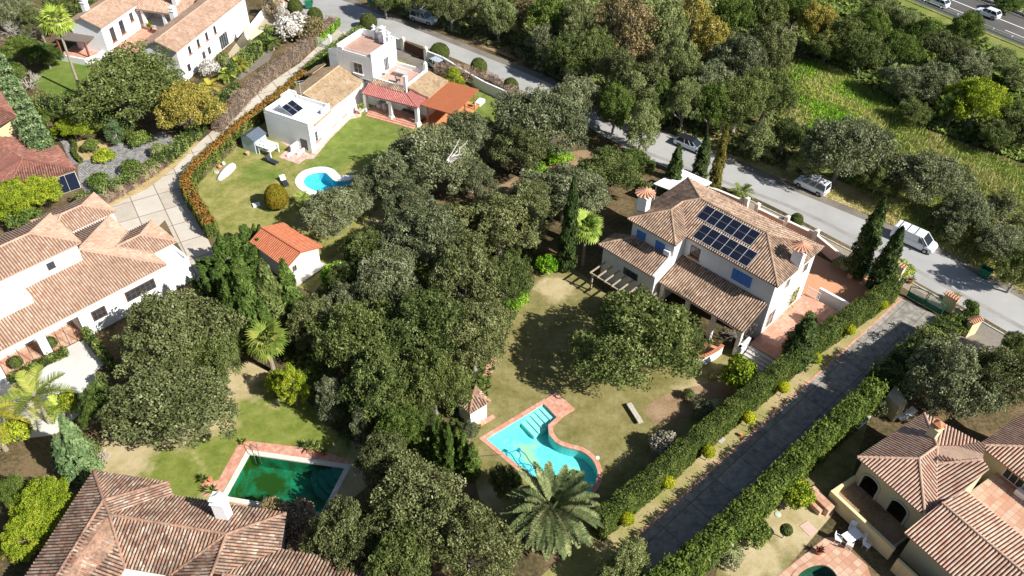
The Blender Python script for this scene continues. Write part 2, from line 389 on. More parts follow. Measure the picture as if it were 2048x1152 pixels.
# ground
g_base = ground('scrub_ground', [(.36, rgb((50, 54, 32))), (.47, rgb((96, 86, 60))), (.58, rgb((140, 118, 88))), (.7, rgb((92, 96, 52)))], .16, 3)
g_lawn = ground('green_grass', [(.34, rgb((92, 112, 40))), (.46, rgb((120, 138, 54))), (.54, rgb((148, 154, 76))), (.64, rgb((182, 172, 116)))], .22, 5, .42)
g_lush = ground('lush_grass', [(.35, rgb((92, 114, 48))), (.5, rgb((116, 136, 60))), (.66, rgb((148, 156, 88)))], .3, 6, .45)
g_olive = ground('dry_lawn', [(.34, rgb((96, 98, 52))), (.46, rgb((132, 126, 74))), (.56, rgb((152, 142, 92))), (.68, rgb((178, 158, 118)))], .2, 6, .45)
g_sand = ground('sandy_lawn', [(.36, rgb((124, 138, 62))), (.48, rgb((164, 158, 96))), (.56, rgb((198, 176, 132))), (.7, rgb((212, 192, 152)))], .14, 6, .38)
g_dirt = ground('bare_earth', [(.35, rgb((122, 98, 72))), (.5, rgb((168, 140, 108))), (.66, rgb((194, 168, 134)))], .4, 6)
g_straw = ground('dry_straw', [(.35, rgb((150, 126, 84))), (.5, rgb((206, 180, 128))), (.66, rgb((222, 202, 152)))], .5, 7)
g_mead = ground('meadow_ground', [(.36, rgb((90, 108, 46))), (.5, rgb((132, 142, 72))), (.66, rgb((182, 168, 112)))], .25, 4)
def slabmat(name, stops, grid, az, joint=(96, 84, 72), s1=.5, jw=.03, rough=.9, tone=.25):
    "paving: slabs on a grid turned to az, joints a little darker, each slab its own tone"
    m = N(name); mp = m.n('Mapping'); mp.inputs['Rotation'].default_value = (0, 0, math.radians(az)); m.l(m.pos(), mp.inputs['Vector'])
    sp = m.n('SeparateXYZ'); m.l(mp.outputs[0], sp.inputs[0])
    gx, gy = grid; a = m.math('DIVIDE', sp.outputs[0], gx); b = m.math('DIVIDE', sp.outputs[1], gy)
    cb = m.n('CombineXYZ'); m.l(m.math('FLOOR', a), cb.inputs[0]); m.l(m.math('FLOOR', b), cb.inputs[1])
    w2 = m.n('TexWhiteNoise', noise_dimensions='2D'); m.l(cb.outputs[0], w2.inputs['Vector'])
    f = m.math('ADD', m.math('MULTIPLY', m.noise(s1, 6, .7), 1-tone), m.math('MULTIPLY', w2.outputs[0], tone))
    col = m.ramp(f, [(p, rgb(c)) for p, c in stops])
    fa = m.math('ABSOLUTE', m.math('SUBTRACT', m.math('FRACT', a), .5)); fb = m.math('ABSOLUTE', m.math('SUBTRACT', m.math('FRACT', b), .5))
    j = m.math('MAXIMUM', m.math('GREATER_THAN', fa, .5-jw/gx), m.math('GREATER_THAN', fb, .5-jw/gy))
    col = m.mix(j, col, rgb(joint)); m.bump(m.noise(20, 4), .2, .02)
    return m.done(col, rough)
m_road = ground('street_asphalt', [(.36, rgb((166, 164, 160))), (.5, rgb((184, 182, 178))), (.66, rgb((198, 195, 190)))], .12, 14, .3, .15, .9)
m_should = ground('gravel_shoulder', [(.36, rgb((112, 106, 96))), (.5, rgb((140, 132, 120))), (.66, rgb((160, 150, 136)))], .4, 12, .5)
m_hwy = ground('highway_asphalt', [(.36, rgb((96, 93, 90))), (.5, rgb((108, 105, 102))), (.66, rgb((120, 117, 113)))], .1, 10, .3, .15)
m_lane = slabmat('lane_concrete', [(.3, (196, 184, 166)), (.5, (214, 203, 186)), (.7, (222, 213, 198))], (3.6, 3.1), 58, (140, 118, 100), .5, .05)
m_drive = slabmat('driveway_slabs', [(.34, (126, 120, 112)), (.5, (164, 158, 148)), (.66, (192, 186, 174))], (2.25, 3.6), 46, (122, 108, 94), 1.4, .035, tone=.1)
m_terra = slabmat('terracotta_paving', [(.3, (214, 150, 122)), (.5, (226, 168, 142)), (.7, (232, 186, 164))], (.42, .42), -46, (200, 144, 120), .6, .015, tone=.3)
m_terra2 = slabmat('old_terracotta_paving', [(.25, (204, 148, 118)), (.45, (220, 170, 140)), (.7, (230, 194, 168))], (.55, .55), 53, (176, 146, 122), .7, .02, tone=.4)
m_pinkp = slabmat('pink_paving', [(.25, (228, 170, 154)), (.5, (238, 190, 174)), (.7, (244, 210, 198))], (.4, .4), 27, (214, 186, 168), .6, .02, tone=.6)
m_court = ground('clay_court', [(.36, rgb((216, 154, 114))), (.5, rgb((224, 166, 126))), (.66, rgb((230, 178, 140)))], .15, 14, .25, .1)
m_cream = ground('cream_terrace', [(.36, rgb((218, 214, 204))), (.5, rgb((228, 225, 217))), (.66, rgb((234, 231, 224)))], .2, 14, .25, .08)
m_cobble = slabmat('cobbles', [(.2, (128, 126, 124)), (.5, (168, 166, 162)), (.8, (200, 198, 192))], (.28, .28), 40, (110, 106, 100), 2., .03, tone=.5)
m_beige = ground('beige_drive', [(.36, rgb((184, 168, 140))), (.66, rgb((200, 186, 158)))], .2, 10, .3, .1)
m_brick = slabmat('brick_edging', [(.25, (214, 142, 116)), (.5, (226, 164, 138)), (.7, (232, 186, 162))], (.3, .3), -46, (206, 160, 138), .8, .012, tone=.4)
m_line = plain('road_paint', (.78, .78, .76, 1), .7, .08, 3)
# leaves
L_oak = leafmat('oak_leaves', [(54, 62, 34), (90, 98, 56), (122, 128, 80), (170, 172, 128)])
L_oakd = leafmat('dark_oak_leaves', [(46, 56, 26), (80, 94, 46), (114, 126, 68), (160, 166, 112)])
L_grey = leafmat('grey_leaves', [(60, 66, 42), (98, 106, 70), (132, 138, 100), (184, 186, 152)])
L_yel = leafmat('ochre_leaves', [(84, 86, 32), (132, 128, 52), (172, 160, 78), (200, 188, 110)])
L_lime = leafmat('lime_leaves', [(60, 84, 18), (110, 134, 32), (158, 172, 50), (196, 200, 78)])
L_mid = leafmat('mid_green_leaves', [(42, 62, 24), (76, 98, 38), (112, 130, 60), (150, 164, 90)])
L_pale = leafmat('pale_green_leaves', [(66, 80, 40), (112, 124, 70), (150, 158, 102), (186, 190, 140)])
L_brn = leafmat('brownish_leaves', [(78, 70, 46), (124, 112, 74), (164, 148, 104), (190, 174, 130)])
L_cyp = leafmat('cypress_leaves', [(28, 40, 20), (48, 64, 30), (72, 90, 42), (104, 120, 62)], .12)
L_cypy = leafmat('yellowish_cypress_leaves', [(60, 60, 24), (96, 94, 38), (128, 122, 54), (150, 142, 74)], .12)
L_thu = leafmat('conifer_leaves', [(34, 52, 22), (62, 84, 34), (92, 114, 50), (128, 146, 74)], .15)
L_rag = leafmat('ragged_hedge_leaves', [(36, 50, 16), (64, 82, 28), (92, 110, 42), (126, 142, 64)], .15)
L_thub = leafmat('blue_green_conifer_leaves', [(60, 82, 48), (88, 112, 68), (116, 138, 90), (146, 162, 114)], .12)
L_hedge = leafmat('hedge_leaves', [(40, 54, 18), (68, 84, 30), (98, 112, 46), (134, 142, 70)], .15)
L_org = leafmat('orange_tip_leaves', [(104, 86, 32), (142, 106, 44), (168, 124, 58), (116, 114, 50)], .15)
L_dead = leafmat('dead_twigs', [(92, 76, 60), (130, 110, 90), (160, 138, 114), (182, 162, 136)], .05)
L_top = leafmat('topiary_leaves', [(48, 60, 26), (76, 88, 38), (104, 116, 54)], .1)
L_bri = leafmat('bright_leaves', [(62, 110, 16), (96, 150, 26), (136, 180, 44), (180, 206, 84)])
L_ytop = leafmat('yellow_topiary_leaves', [(110, 120, 16), (156, 164, 26), (186, 190, 44)], .15)
L_flw = leafmat('white_blossom', [(120, 112, 84), (176, 168, 150), (226, 222, 214), (240, 238, 232)], .15)
L_palm = leafmat('fan_palm_leaves', [(66, 92, 24), (112, 140, 44), (156, 174, 78), (196, 200, 120)], .2)
L_palm2 = leafmat('date_palm_leaves', [(50, 62, 34), (84, 98, 56), (124, 134, 88), (182, 180, 124)], .12)
L_palmq = leafmat('arching_palm_leaves', [(60, 80, 24), (94, 114, 42), (130, 142, 62), (172, 166, 86)], .15)
L_palmy = leafmat('queen_palm_leaves', [(84, 96, 22), (132, 140, 44), (176, 168, 64), (200, 176, 84)], .2)
L_silv = leafmat('silvery_leaves', [(110, 106, 88), (158, 152, 130), (196, 190, 168), (214, 208, 188)], .1)
L_mead = leafmat('meadow_grass', [(84, 114, 40), (126, 152, 64), (176, 176, 104), (208, 198, 146)], .2)
# ------------------------------------------------------------------ pools first: their outlines are holes in the ground
zp = Z(900, 740, 4.4294); zw = Z(560, 300, 9.6); b2 = Z(400, 752); b4 = Z(1300, 752)
main_w = [zp(*q) for q in ((315, 610), (830, 298), (948, 420))]+smooth_path([zp(*q) for q in ((872, 488), (882, 570), (945, 645), (1040, 685), (1165, 720), (1260, 792), (1308, 895), (1296, 985), (1240, 1075), (1150, 1130), (1030, 1150), (930, 1120))], 4)
white_w = smooth_path([zw(*q) for q in ((445, 600), (500, 500), (620, 440), (760, 422), (880, 440), (960, 510), (1020, 570), (1100, 600), (1220, 590), (1330, 575), (1450, 580), (1530, 640), (1500, 700), (1400, 750), (1250, 760), (1130, 790), (1000, 840), (880, 855), (780, 830), (620, 770), (500, 700))], 3, True)
white_c = smooth_path([zw(*q) for q in ((290, 600), (340, 490), (480, 390), (720, 330), (900, 335), (1030, 380), (1110, 450), (1170, 500), (1300, 485), (1480, 490), (1620, 540), (1680, 620), (1650, 690), (1500, 770), (1300, 840), (1100, 920), (900, 960), (720, 920), (560, 860), (400, 770), (320, 690))], 3, True)
old_w = [b2(285, 450), b2(835, 530), b2(700, 790), b2(150, 695)]
r_w = smooth_path([b4(*q) for q in ((835, 1180), (865, 1130), (925, 1095), (990, 1085), (1045, 1110), (1085, 1165), (1090, 1230), (1030, 1290), (900, 1290), (840, 1240))], 3, True)
def cwc(poly): 
    a = sum(poly[i][0]*poly[(i+1) % len(poly)][1]-poly[(i+1) % len(poly)][0]*poly[i][1] for i in range(len(poly)))
    return list(poly) if a > 0 else list(poly)[::-1]
def offset(poly, d):
    p = [np.array(q[:2], float) for q in cwc(poly)]; n = len(p); out = []
    for i in range(n):
        a, b, c = p[i-1], p[i], p[(i+1) % n]; e1 = b-a; e2 = c-b; e1 /= np.linalg.norm(e1)+1e-9; e2 /= np.linalg.norm(e2)+1e-9
        n1 = np.array([e1[1], -e1[0]]); n2 = np.array([e2[1], -e2[0]]); m = n1+n2; m /= np.linalg.norm(m)+1e-9
        out.append(b+m*d/max(.5, m@n1))
    return out
holes = [offset(h, .0) for h in (main_w, white_w, old_w, r_w)]
base = [(-260, -30), (260, -30), (260, 420), (-260, 420)]
sheet('ground', base, 0, g_base, holes)
def _unused(): pass
def waterm(name, tint, rough=.02, rip=.05, dens=.0):
    m = N(name); t = m.t; tr = m.n('BsdfTransparent'); tr.inputs[0].default_value = tint
    gl = m.n('BsdfGlossy'); gl.inputs['Roughness'].default_value = rough
    fr = m.n('Fresnel'); fr.inputs[0].default_value = 1.33; b = m.n('Bump'); b.inputs['Strength'].default_value = rip; b.inputs['Distance'].default_value = .05
    m.l(m.noise(2.6, 3, .5), b.inputs['Height']); m.l(b.outputs[0], gl.inputs['Normal']); m.l(b.outputs[0], fr.inputs['Normal'])
    mx = m.n('MixShader'); bk = m.n('NewGeometry'); m.l(m.math('MULTIPLY', fr.outputs[0], m.math('SUBTRACT', 1., bk.outputs['Backfacing'])), mx.inputs[0]); m.l(tr.outputs[0], mx.inputs[1]); m.l(gl.outputs[0], mx.inputs[2])
    m.l(mx.outputs[0], t.nodes['Material Output'].inputs[0]); return m.m
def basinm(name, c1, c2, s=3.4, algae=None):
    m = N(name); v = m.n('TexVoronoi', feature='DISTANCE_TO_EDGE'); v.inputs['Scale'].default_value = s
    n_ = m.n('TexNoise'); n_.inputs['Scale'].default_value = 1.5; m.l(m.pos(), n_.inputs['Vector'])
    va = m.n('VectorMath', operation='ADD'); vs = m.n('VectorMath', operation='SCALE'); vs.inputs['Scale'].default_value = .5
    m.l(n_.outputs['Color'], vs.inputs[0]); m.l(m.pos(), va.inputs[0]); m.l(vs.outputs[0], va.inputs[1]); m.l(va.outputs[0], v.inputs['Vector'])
    col = m.ramp(v.outputs['Distance'], [(.02, c2), (.16, c1)])  # paler wavy net: caustic light of the ripples painted into the lining colour
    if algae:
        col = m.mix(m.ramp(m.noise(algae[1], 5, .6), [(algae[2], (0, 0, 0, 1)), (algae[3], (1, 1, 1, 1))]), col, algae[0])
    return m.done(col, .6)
def pool(name, wpoly, label, floor_m, water_m, cop, coping_mat, depth=1.5, cz=.05, steps=None, outer=None, copname='coping'):
    w_ = cwc(wpoly); c = np.mean([q[:2] for q in w_], 0); t = thing(name, (c[0], c[1], 0), label, 'swimming pool')
    n = len(w_); v = [(q[0], q[1], .03) for q in w_]+[(q[0], q[1], -depth) for q in w_]
    tr = tessellate_polygon([[Vector((q[0], q[1], 0)) for q in w_]])
    fs = [((i+1) % n, i, i+n, (i+1) % n+n) for i in range(n)]
    for a, b, d in tr:
        ar = (w_[b][0]-w_[a][0])*(w_[d][1]-w_[a][1])-(w_[d][0]-w_[a][0])*(w_[b][1]-w_[a][1])
        fs.append((a+n, b+n, d+n) if ar > 0 else (a+n, d+n, b+n))
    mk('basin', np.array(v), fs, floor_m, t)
    o = sheet('water', [q[:2] for q in w_], -.13, water_m, kind=None, parent=t)
    # coping: a raised rim with an inner edge
    oc = cwc(outer) if outer is not None else offset(w_, cop); ins = offset(w_, -.03)
    r_ = sheet('x', oc, cz, coping_mat, [ins], kind=None, parent=t); WL.pop(r_.name, None)
    mo = MB(); m_ = len(oc)
    for pl, sgn in ((oc, 1), (ins, -1)):
        k = len(pl)
        for i in range(k):
            a, b = pl[i], pl[(i+1) % k]; q = [(a[0], a[1], -.1), (b[0], b[1], -.1), (b[0], b[1], cz), (a[0], a[1], cz)]
            mo.quad(*(q if sgn > 0 else q[::-1]))
    rv = [tuple(np.array(q.co)+WL[t.name]) for q in r_.data.vertices]; rf = [tuple(q.vertices) for q in r_.data.polygons]; bpy.data.objects.remove(r_)
    mo.add(rv, rf); mo.build(copname, coping_mat, t)
    return t
turq = basinm('turquoise_caustics', (.10, .58, .56, 1), (.18, .66, .63, 1), 4.6, ((.34, .58, .30, 1), .30, .53, .62))  # fine net is painted caustic light, the green patches are algae
azure = basinm('azure_caustics', (.03, .42, .56, 1), (.18, .68, .78, 1), 4.6)  # bright lines are caustics put into the floor colour
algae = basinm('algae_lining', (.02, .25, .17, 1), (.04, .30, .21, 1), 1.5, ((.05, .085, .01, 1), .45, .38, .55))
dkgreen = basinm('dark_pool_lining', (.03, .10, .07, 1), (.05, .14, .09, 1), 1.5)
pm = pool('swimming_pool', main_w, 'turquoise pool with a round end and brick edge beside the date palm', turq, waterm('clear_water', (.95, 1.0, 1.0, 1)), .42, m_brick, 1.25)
# shallow steps at the narrow end
stp = MB(); A, B = zp(830, 298), zp(948, 420); D = zp(315, 610)-zp(830, 298); D = D/np.linalg.norm(D)
for i in range(5):
    d0 = i*.55; stp.prism([A+D*d0, B+D*d0, B+D*(d0+.55), A+D*(d0+.55)], -1.24, -.28-.13*i)
stp.build('pool_steps', plain('pale_mosaic', (.26, .66, .64, 1), .6, .06), pm)
prm = MB(); q = [zp(838, 268), zp(936, 192), zp(1110, 350), zp(992, 424), zp(955, 400)]; prm.prism(q, 0, .046); prm.build('paved_end', m_brick, pm)
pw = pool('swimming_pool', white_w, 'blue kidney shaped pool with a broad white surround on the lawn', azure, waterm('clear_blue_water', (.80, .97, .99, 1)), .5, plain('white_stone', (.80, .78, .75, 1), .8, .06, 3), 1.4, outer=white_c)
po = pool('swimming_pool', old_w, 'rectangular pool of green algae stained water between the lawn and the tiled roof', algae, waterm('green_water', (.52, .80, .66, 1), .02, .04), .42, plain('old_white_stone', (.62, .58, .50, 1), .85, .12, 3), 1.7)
st2 = MB(); cpt = b2(835, 530); 
for i in range(4):
    st2.lathe((cpt[0], cpt[1], -1.69), [(3.0-.62*i, 0), (3.0-.62*i, 1.0+.2*i), (.05, 1.0+.2*i)], 20)
ring = []
clip = [q for q in old_w]
def clip_poly(sub, clp):
    clp = cwc(clp); out = [np.array(s[:2]) for s in sub]
    for i in range(len(clp)):
        a, b = np.array(clp[i][:2]), np.array(clp[(i+1) % len(clp)][:2]); e = b-a; res = []
        for j in range(len(out)):
            p, q_ = out[j], out[(j+1) % len(out)]; sp_ = e[0]*(p-a)[1]-e[1]*(p-a)[0]; sq = e[0]*(q_-a)[1]-e[1]*(q_-a)[0]
            if sp_ >= 0: res.append(p)
            if sp_*sq < 0: res.append(p+(q_-p)*sp_/(sp_-sq))
        out = res
        if not out: break
    return out
st2 = MB(); clin = offset(old_w, -.02)
for i in range(4):
    r_ = 3.1-.62*i; c_ = clip_poly([(cpt[0]+r_*math.cos(a), cpt[1]+r_*math.sin(a)) for a in np.linspace(0, 2*math.pi, 40, endpoint=False)], clin)
    if len(c_) > 2: st2.prism(c_, -1.69+(.0 if i == 0 else .45+.3*i), -1.0+.28*i)
st2.build('corner_steps', plain('step_lining', (.05, .22, .22, 1), .6, .2, 2), po)
b1 = Z(0, 752)
lad = MB()
for s_ in (1460, 1490):
    p0 = b1(s_-5, 420); p1 = b1(s_+6, 470)
    lad.tube([p0+[0, 0, .04], p0+[0, 0, .75], (p0*.6+p1*.4)+[0, 0, .95], p1+[0, 0, .7], p1+[0, 0, -.9]], .03, 6)
lad.build('ladder', plain('steel', (.5, .5, .5, 1), .3, .05, 2, metal=.8), po)
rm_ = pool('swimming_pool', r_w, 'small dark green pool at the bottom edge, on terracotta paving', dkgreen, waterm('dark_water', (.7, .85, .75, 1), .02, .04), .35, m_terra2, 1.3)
# paved rim of the old pool (brick border outside the white coping)
f98 = Fr(98, b2(245, 372)); bri = offset(old_w, .44)
o_br = MB()
pp = [b2(235, 370), b2(660, 418), b2(850, 480), b2(850, 520), b2(280, 425), b2(110, 690), b2(20, 690), b2(10, 620), b2(105, 600)]
sheet('pool_terrace', pp, .012, m_brick, [])
# ------------------------------------------------------------------ ground patches
def px(*pts, z=0): return [P(x, y, z) for x, y in pts]
S_lush = [(.36, rgb((100, 118, 50))), (.5, rgb((124, 140, 64))), (.64, rgb((154, 160, 92)))]; S_dry = [(.36, rgb((112, 122, 54))), (.47, rgb((146, 146, 78))), (.55, rgb((172, 164, 100))), (.66, rgb((196, 184, 132)))]
S_ol = [(.36, rgb((108, 108, 58))), (.47, rgb((140, 132, 80))), (.55, rgb((158, 148, 98))), (.66, rgb((182, 166, 124)))]; S_sd = [(.38, rgb((176, 160, 112))), (.5, rgb((202, 184, 140))), (.64, rgb((216, 200, 162)))]; S_gr = [(.38, rgb((104, 122, 48))), (.5, rgb((134, 144, 66))), (.64, rgb((160, 162, 88)))]
def ctr(x, y, r): q = P(x, y); return (q[0], q[1], r)
g_mixw = ground_mix('white_house_lawn', S_dry, S_lush, [ctr(730, 275, 7.5), ctr(980, 210, 5.5), ctr(520, 345, 2.5), ctr(650, 330, 2.5)])
g_mixl = ground_mix('left_lawn', S_sd, S_gr, [ctr(590, 850, 5.6), ctr(450, 910, 3.2), ctr(350, 960, 3.2)])
g_mixm = ground_mix('main_lawn', S_ol, S_sd, [ctr(1110, 575, 2.0), ctr(1400, 790, 2.0), ctr(970, 1000, 1.6)])
sheet('lawn', px((400, 400), (395, 372), (440, 310), (478, 265), (520, 235), (560, 150), (700, 100), (960, 150), (1012, 200), (1000, 262), (930, 330), (800, 400), (740, 470), (640, 592), (600, 575), (500, 520), (440, 470)), .004, g_mixw, [offset(white_w, .02)])
sheet('lawn', px((60, 160), (90, 132), (120, 116), (240, 150), (250, 190), (150, 200), (90, 185)), .004, g_lush)
sheet('lawn', px((150, 960), (190, 925), (200, 880), (330, 850), (380, 780), (430, 715), (500, 725), (590, 770), (650, 850), (700, 880), (800, 920), (640, 1050), (400, 1040), (200, 1000)), .004, g_mixl, [offset(old_w, .02)])
sheet('lawn', px((1050, 560), (1075, 540), (1150, 538), (1230, 600), (1380, 690), (1500, 700), (1620, 700), (1560, 780), (1200, 1090), (1080, 1100), (960, 1000), (920, 840), (960, 760), (1010, 690), (1030, 600)), .004, g_mixm, [offset(main_w, .02)])
sheet('bare_earth', smooth_path(px((1330, 790), (1400, 770), (1460, 760), (1480, 790), (1420, 800), (1380, 830), (1320, 850), (1290, 820)), 3, True), .009, g_dirt)
sheet('bare_earth', smooth_path(px((960, 395), (1100, 318), (1175, 300), (1190, 325), (1080, 370), (990, 420), (950, 425)), 3, True), .005, g_dirt)
sheet('bare_earth', smooth_path(px((640, 560), (680, 500), (745, 430), (790, 395), (800, 430), (730, 490), (690, 530), (650, 575)), 3, True), .009, g_sand)
sheet('meadow', px((1560, 110), (1640, 120), (1760, 190), (1860, 270), (2060, 340), (2120, 430), (2120, 620), (1960, 540), (1800, 440), (1620, 330), (1560, 240)), .004, g_mead)
sheet('verge', px((1340, 265), (1450, 315), (1590, 375), (1700, 420), (1860, 490), (1960, 550), (2120, 630), (2120, 560), (1960, 480), (1860, 420), (1700, 370), (1590, 330), (1450, 270), (1350, 240)), .008, g_straw)
sheet('verge', px((940, 85), (1060, 130), (1200, 200), (1200, 175), (1060, 105), (950, 65)), .008, g_dirt)
# street
near = px((400, -60), (548, -8), (600, 22), (650, 48), (700, 66), (760, 66), (860, 98), (960, 140), (1060, 195), (1160, 245), (1240, 290), (1320, 330), (1400, 360), (1490, 388), (1580, 430), (1680, 482), (1790, 540), (1880, 590), (1960, 632), (2060, 690), (2200, 770), (2700, 1050))
far = px((2700, 950), (2200, 690), (2060, 608), (1960, 553), (1860, 496), (1700, 428), (1590, 383), (1450, 322), (1330, 268), (1200, 212), (1060, 150), (980, 118), (900, 86), (830, 58), (760, 30), (700, 6), (560, -40), (450, -80))
sheet('street', smooth_path(near, 4)+smooth_path(far, 4), .012, m_road)
fs_ = smooth_path(far, 4); fo = [q+np.array([.75, .9, 0])*1.2 for q in fs_]
sheet('shoulder', fs_+fo[::-1], .012, m_should)
fn = smooth_path(px((1240, 282), (1400, 343), (1580, 410), (1680, 457), (1790, 514), (1880, 562), (1960, 605), (2060, 660)), 4)
sheet('street_repair', fn+[q+np.array([-.45, -.6, 0])*.9 for q in fn][::-1], .015, ground('worn_asphalt', [(.36, rgb((148, 144, 138))), (.5, rgb((168, 164, 157))), (.66, rgb((186, 181, 173)))], .5, 6, .5, .15))
# kerb and pavement on the near side by the house walls
kb = smooth_path(px((1500, 402), (1580, 440), (1680, 492), (1790, 548), (1880, 598), (1960, 642), (2060, 700), (2200, 780), (2700, 1060)), 4)
mbk = MB()
for a, b in zip(kb[:-1], kb[1:]):
    d = b-a; L = np.linalg.norm(d); mbk.box((a+b)/2+[0, 0, .05], (L*1.02, .18, .14), math.degrees(math.atan2(d[0], d[1])))
k_ = mbk.build('kerb', conc); k_['kind'] = 'structure'
sheet('pavement', kb+[q+np.array([-.55, -.75, 0])*1.6 for q in kb][::-1], .016, ground('pavement_stone', [(.36, rgb((150, 138, 120))), (.66, rgb((186, 170, 146)))], .5, 9))
sheet('driveway', px((1885, 655), (1960, 640), (2070, 700), (2120, 800), (1960, 760), (1880, 730), (1850, 700)), .018, ground('worn_concrete', [(.36, rgb((132, 124, 114))), (.66, rgb((170, 160, 146)))], .6, 5))
# highway and slip road
def band(name, a, b, w0, w1, z, mat, n=2):
    A_, B_ = P(*a), P(*b); d = B_-A_; d /= np.linalg.norm(d); s = np.array([-d[1], d[0], 0])
    A2, B2 = A_-d*60, B_+d*60
    return sheet(name, [A2+s*w0, A2+s*w1, B2+s*w1, B2+s*w0], z, mat)
hA, hB = (1823, 1), (2048, 94)
band('highway', hA, hB, 0, 15.5, .012, m_hwy)
A_, B_ = P(*hA), P(*hB); hd = (B_-A_)/np.linalg.norm(B_-A_); hs = np.array([-hd[1], hd[0], 0]); HAZ = math.degrees(math.atan2(hd[0], hd[1]))
def lat(p): return float((P(*p)-A_)@hs)
w_l = lat((2048, 58)); w_d = lat((2048, 76)); w_t = lat((2048, 46))
sheet('road_marking', [A_-hd*60+hs*w_l, A_-hd*60+hs*(w_l+.22), B_+hd*60+hs*(w_l+.22), B_+hd*60+hs*w_l], .017, m_line)
for i in range(-5, 9):
    s0 = float((P(2009, 61)-A_)@hd)+i*12.5-0; q = A_+hd*s0+hs*w_d
    sheet('lane_dash', [q, q+hd*5, q+hd*5+hs*.16, q+hs*.16], .017, m_line)
sheet('highway_verge', [A_-hd*60-hs*5.5, A_-hd*60-hs*.02, B_+hd*60-hs*.02, B_+hd*60-hs*5.5], .010, g_mead)
sA, sB = (1670, 2), (2048, 166); band('slip_road', sA, sB, -3.8, .5, .011, m_should)
A3, B3 = P(*sA), P(*sB); sdv = (B3-A3)/np.linalg.norm(B3-A3); ss = np.array([-sdv[1], sdv[0], 0])
sheet('road_marking', [A3-sdv*50, B3+sdv*50, B3+sdv*50+ss*.2, A3-sdv*50+ss*.2], .017, m_line)
def guard(name, base, d, s, l0, l1, label, h=.75, posts=4., two=True, white_posts=True):
    t = thing(name, base, label, 'guard rail'); az = math.degrees(math.atan2(d[0], d[1])); r = MB(); L = l1-l0
    c = np.array(base)+d*(l0+l1)/2
    r.box(c+[0, 0, h-.12], (L, .08, .3), az)
    if two: r.box(c+s*.1+[0, 0, h+.35], (L, .08, .12), az)
    r.build('rail', plain('galvanised', (.48, .48, .47, 1), .5, .1, 2), t)
    k = 0; x = l0
    while x < l1:
        p = MB(); q = np.array(base)+d*x-s*.15
        p.tube([q, q+[0, 0, h*.6], q+s*.1+[0, 0, h+.3], q+s*.25+[0, 0, h+.45]], .06, 6)
        po_ = p.build('post', whitep if white_posts else conc, t); x += posts
    return t
guard('guard_rail', A_-hs*.5, hd, hs, -45, 70, 'double steel guard rail with white posts between the scrub and the highway', posts=3.4)
guard('guard_rail', A_+hs*(w_t+1.9), hd, hs, -20, 70, 'low grey guard rail on the far side of the highway', posts=8, two=False, white_posts=False)
# left lane, bank, small drives
sheet('lane', px((690, 40), (640, 88), (600, 126), (545, 162), (486, 208), (399, 284), (350, 335), (295, 377), (243, 402), (170, 440), (130, 462), (150, 475), (300, 470), (330, 440), (345, 470), (375, 520), (400, 580), (450, 560), (425, 500), (400, 440), (378, 392), (362, 372), (375, 345), (420, 290), (470, 244), (560, 176), (610, 130), (660, 90), (710, 75)), .008, m_lane)
sheet('bank', px((399, 284), (350, 335), (295, 377), (243, 402), (170, 440), (110, 470), (60, 470), (140, 430), (220, 395), (290, 345), (350, 300), (385, 278)), .016, g_straw)
sheet('driveway', px((155, 335), (165, 318), (240, 285), (330, 262), (352, 285), (262, 340), (218, 372), (170, 385), (158, 365)), .012, m_cobble)
sheet('path', smooth_path(px((168, 318), (146, 330), (130, 300), (118, 280), (88, 275), (90, 268), (125, 272), (146, 288), (146, 305)), 3, True), .016, m_cobble)
sheet('gravel_bed', smooth_path(px((150, 285), (200, 280), (215, 305), (170, 320), (150, 305)), 3, True), .014, g_straw)
sheet('driveway', px((500, 130), (440, 130), (462, 100), (490, 62), (508, 44), (536, 14), (560, -10), (590, 12), (562, 46), (520, 92)), .012, m_beige)
sheet('garden_path', px((470, 130), (520, 100), (560, 70), (540, 120), (480, 160), (440, 150)), .014, m_should)
sheet('terrace', px((-60, 788), (0, 758), (170, 676), (215, 722), (190, 745), (205, 790), (110, 870), (-60, 890)), .012, m_cream)
# right driveway, its edging and the planted strip
dL0, dL1 = P(1808, 596), P(1235, 1112); dd = (dL1-dL0)/np.linalg.norm(dL1-dL0); ds = np.array([-dd[1], dd[0], 0]); DAZ = math.degrees(math.atan2(dd[0], dd[1]))
dl = np.linalg.norm(dL1-dL0)
sheet('driveway', [dL0, dL0+ds*5.2, dL0+ds*5.2+dd*(dl+26), dL0+dd*(dl+26)], .012, m_drive)
sheet('brick_edging', [dL0-ds*.22, dL0, dL0+dd*(dl+26), dL0-ds*.22+dd*(dl+26)], .020, m_brick)
sheet('planted_strip', [dL0-ds*2.9, dL0-ds*.22, dL0-ds*.22+dd*(dl+26), dL0-ds*2.9+dd*(dl+26)], .008, g_sand)
# right garden
sheet('garden', px((1650, 760), (1740, 830), (1720, 900), (1690, 1000), (1560, 1152), (1500, 1260), (1400, 1260), (1440, 1120), (1500, 1060), (1580, 960)), .004, ground_mix('dry_garden', S_ol, S_sd, [ctr(1600, 1040, 3.2), ctr(1500, 1120, 2.4)]))
sheet('paving', [b4(*q) for q in ((690, 1190), (735, 1150), (860, 1050), (1010, 930), (1060, 930), (1250, 1090), (1300, 1230), (1100, 1400), (600, 1400))], .012, m_terra2, [offset(r_w, .02)])
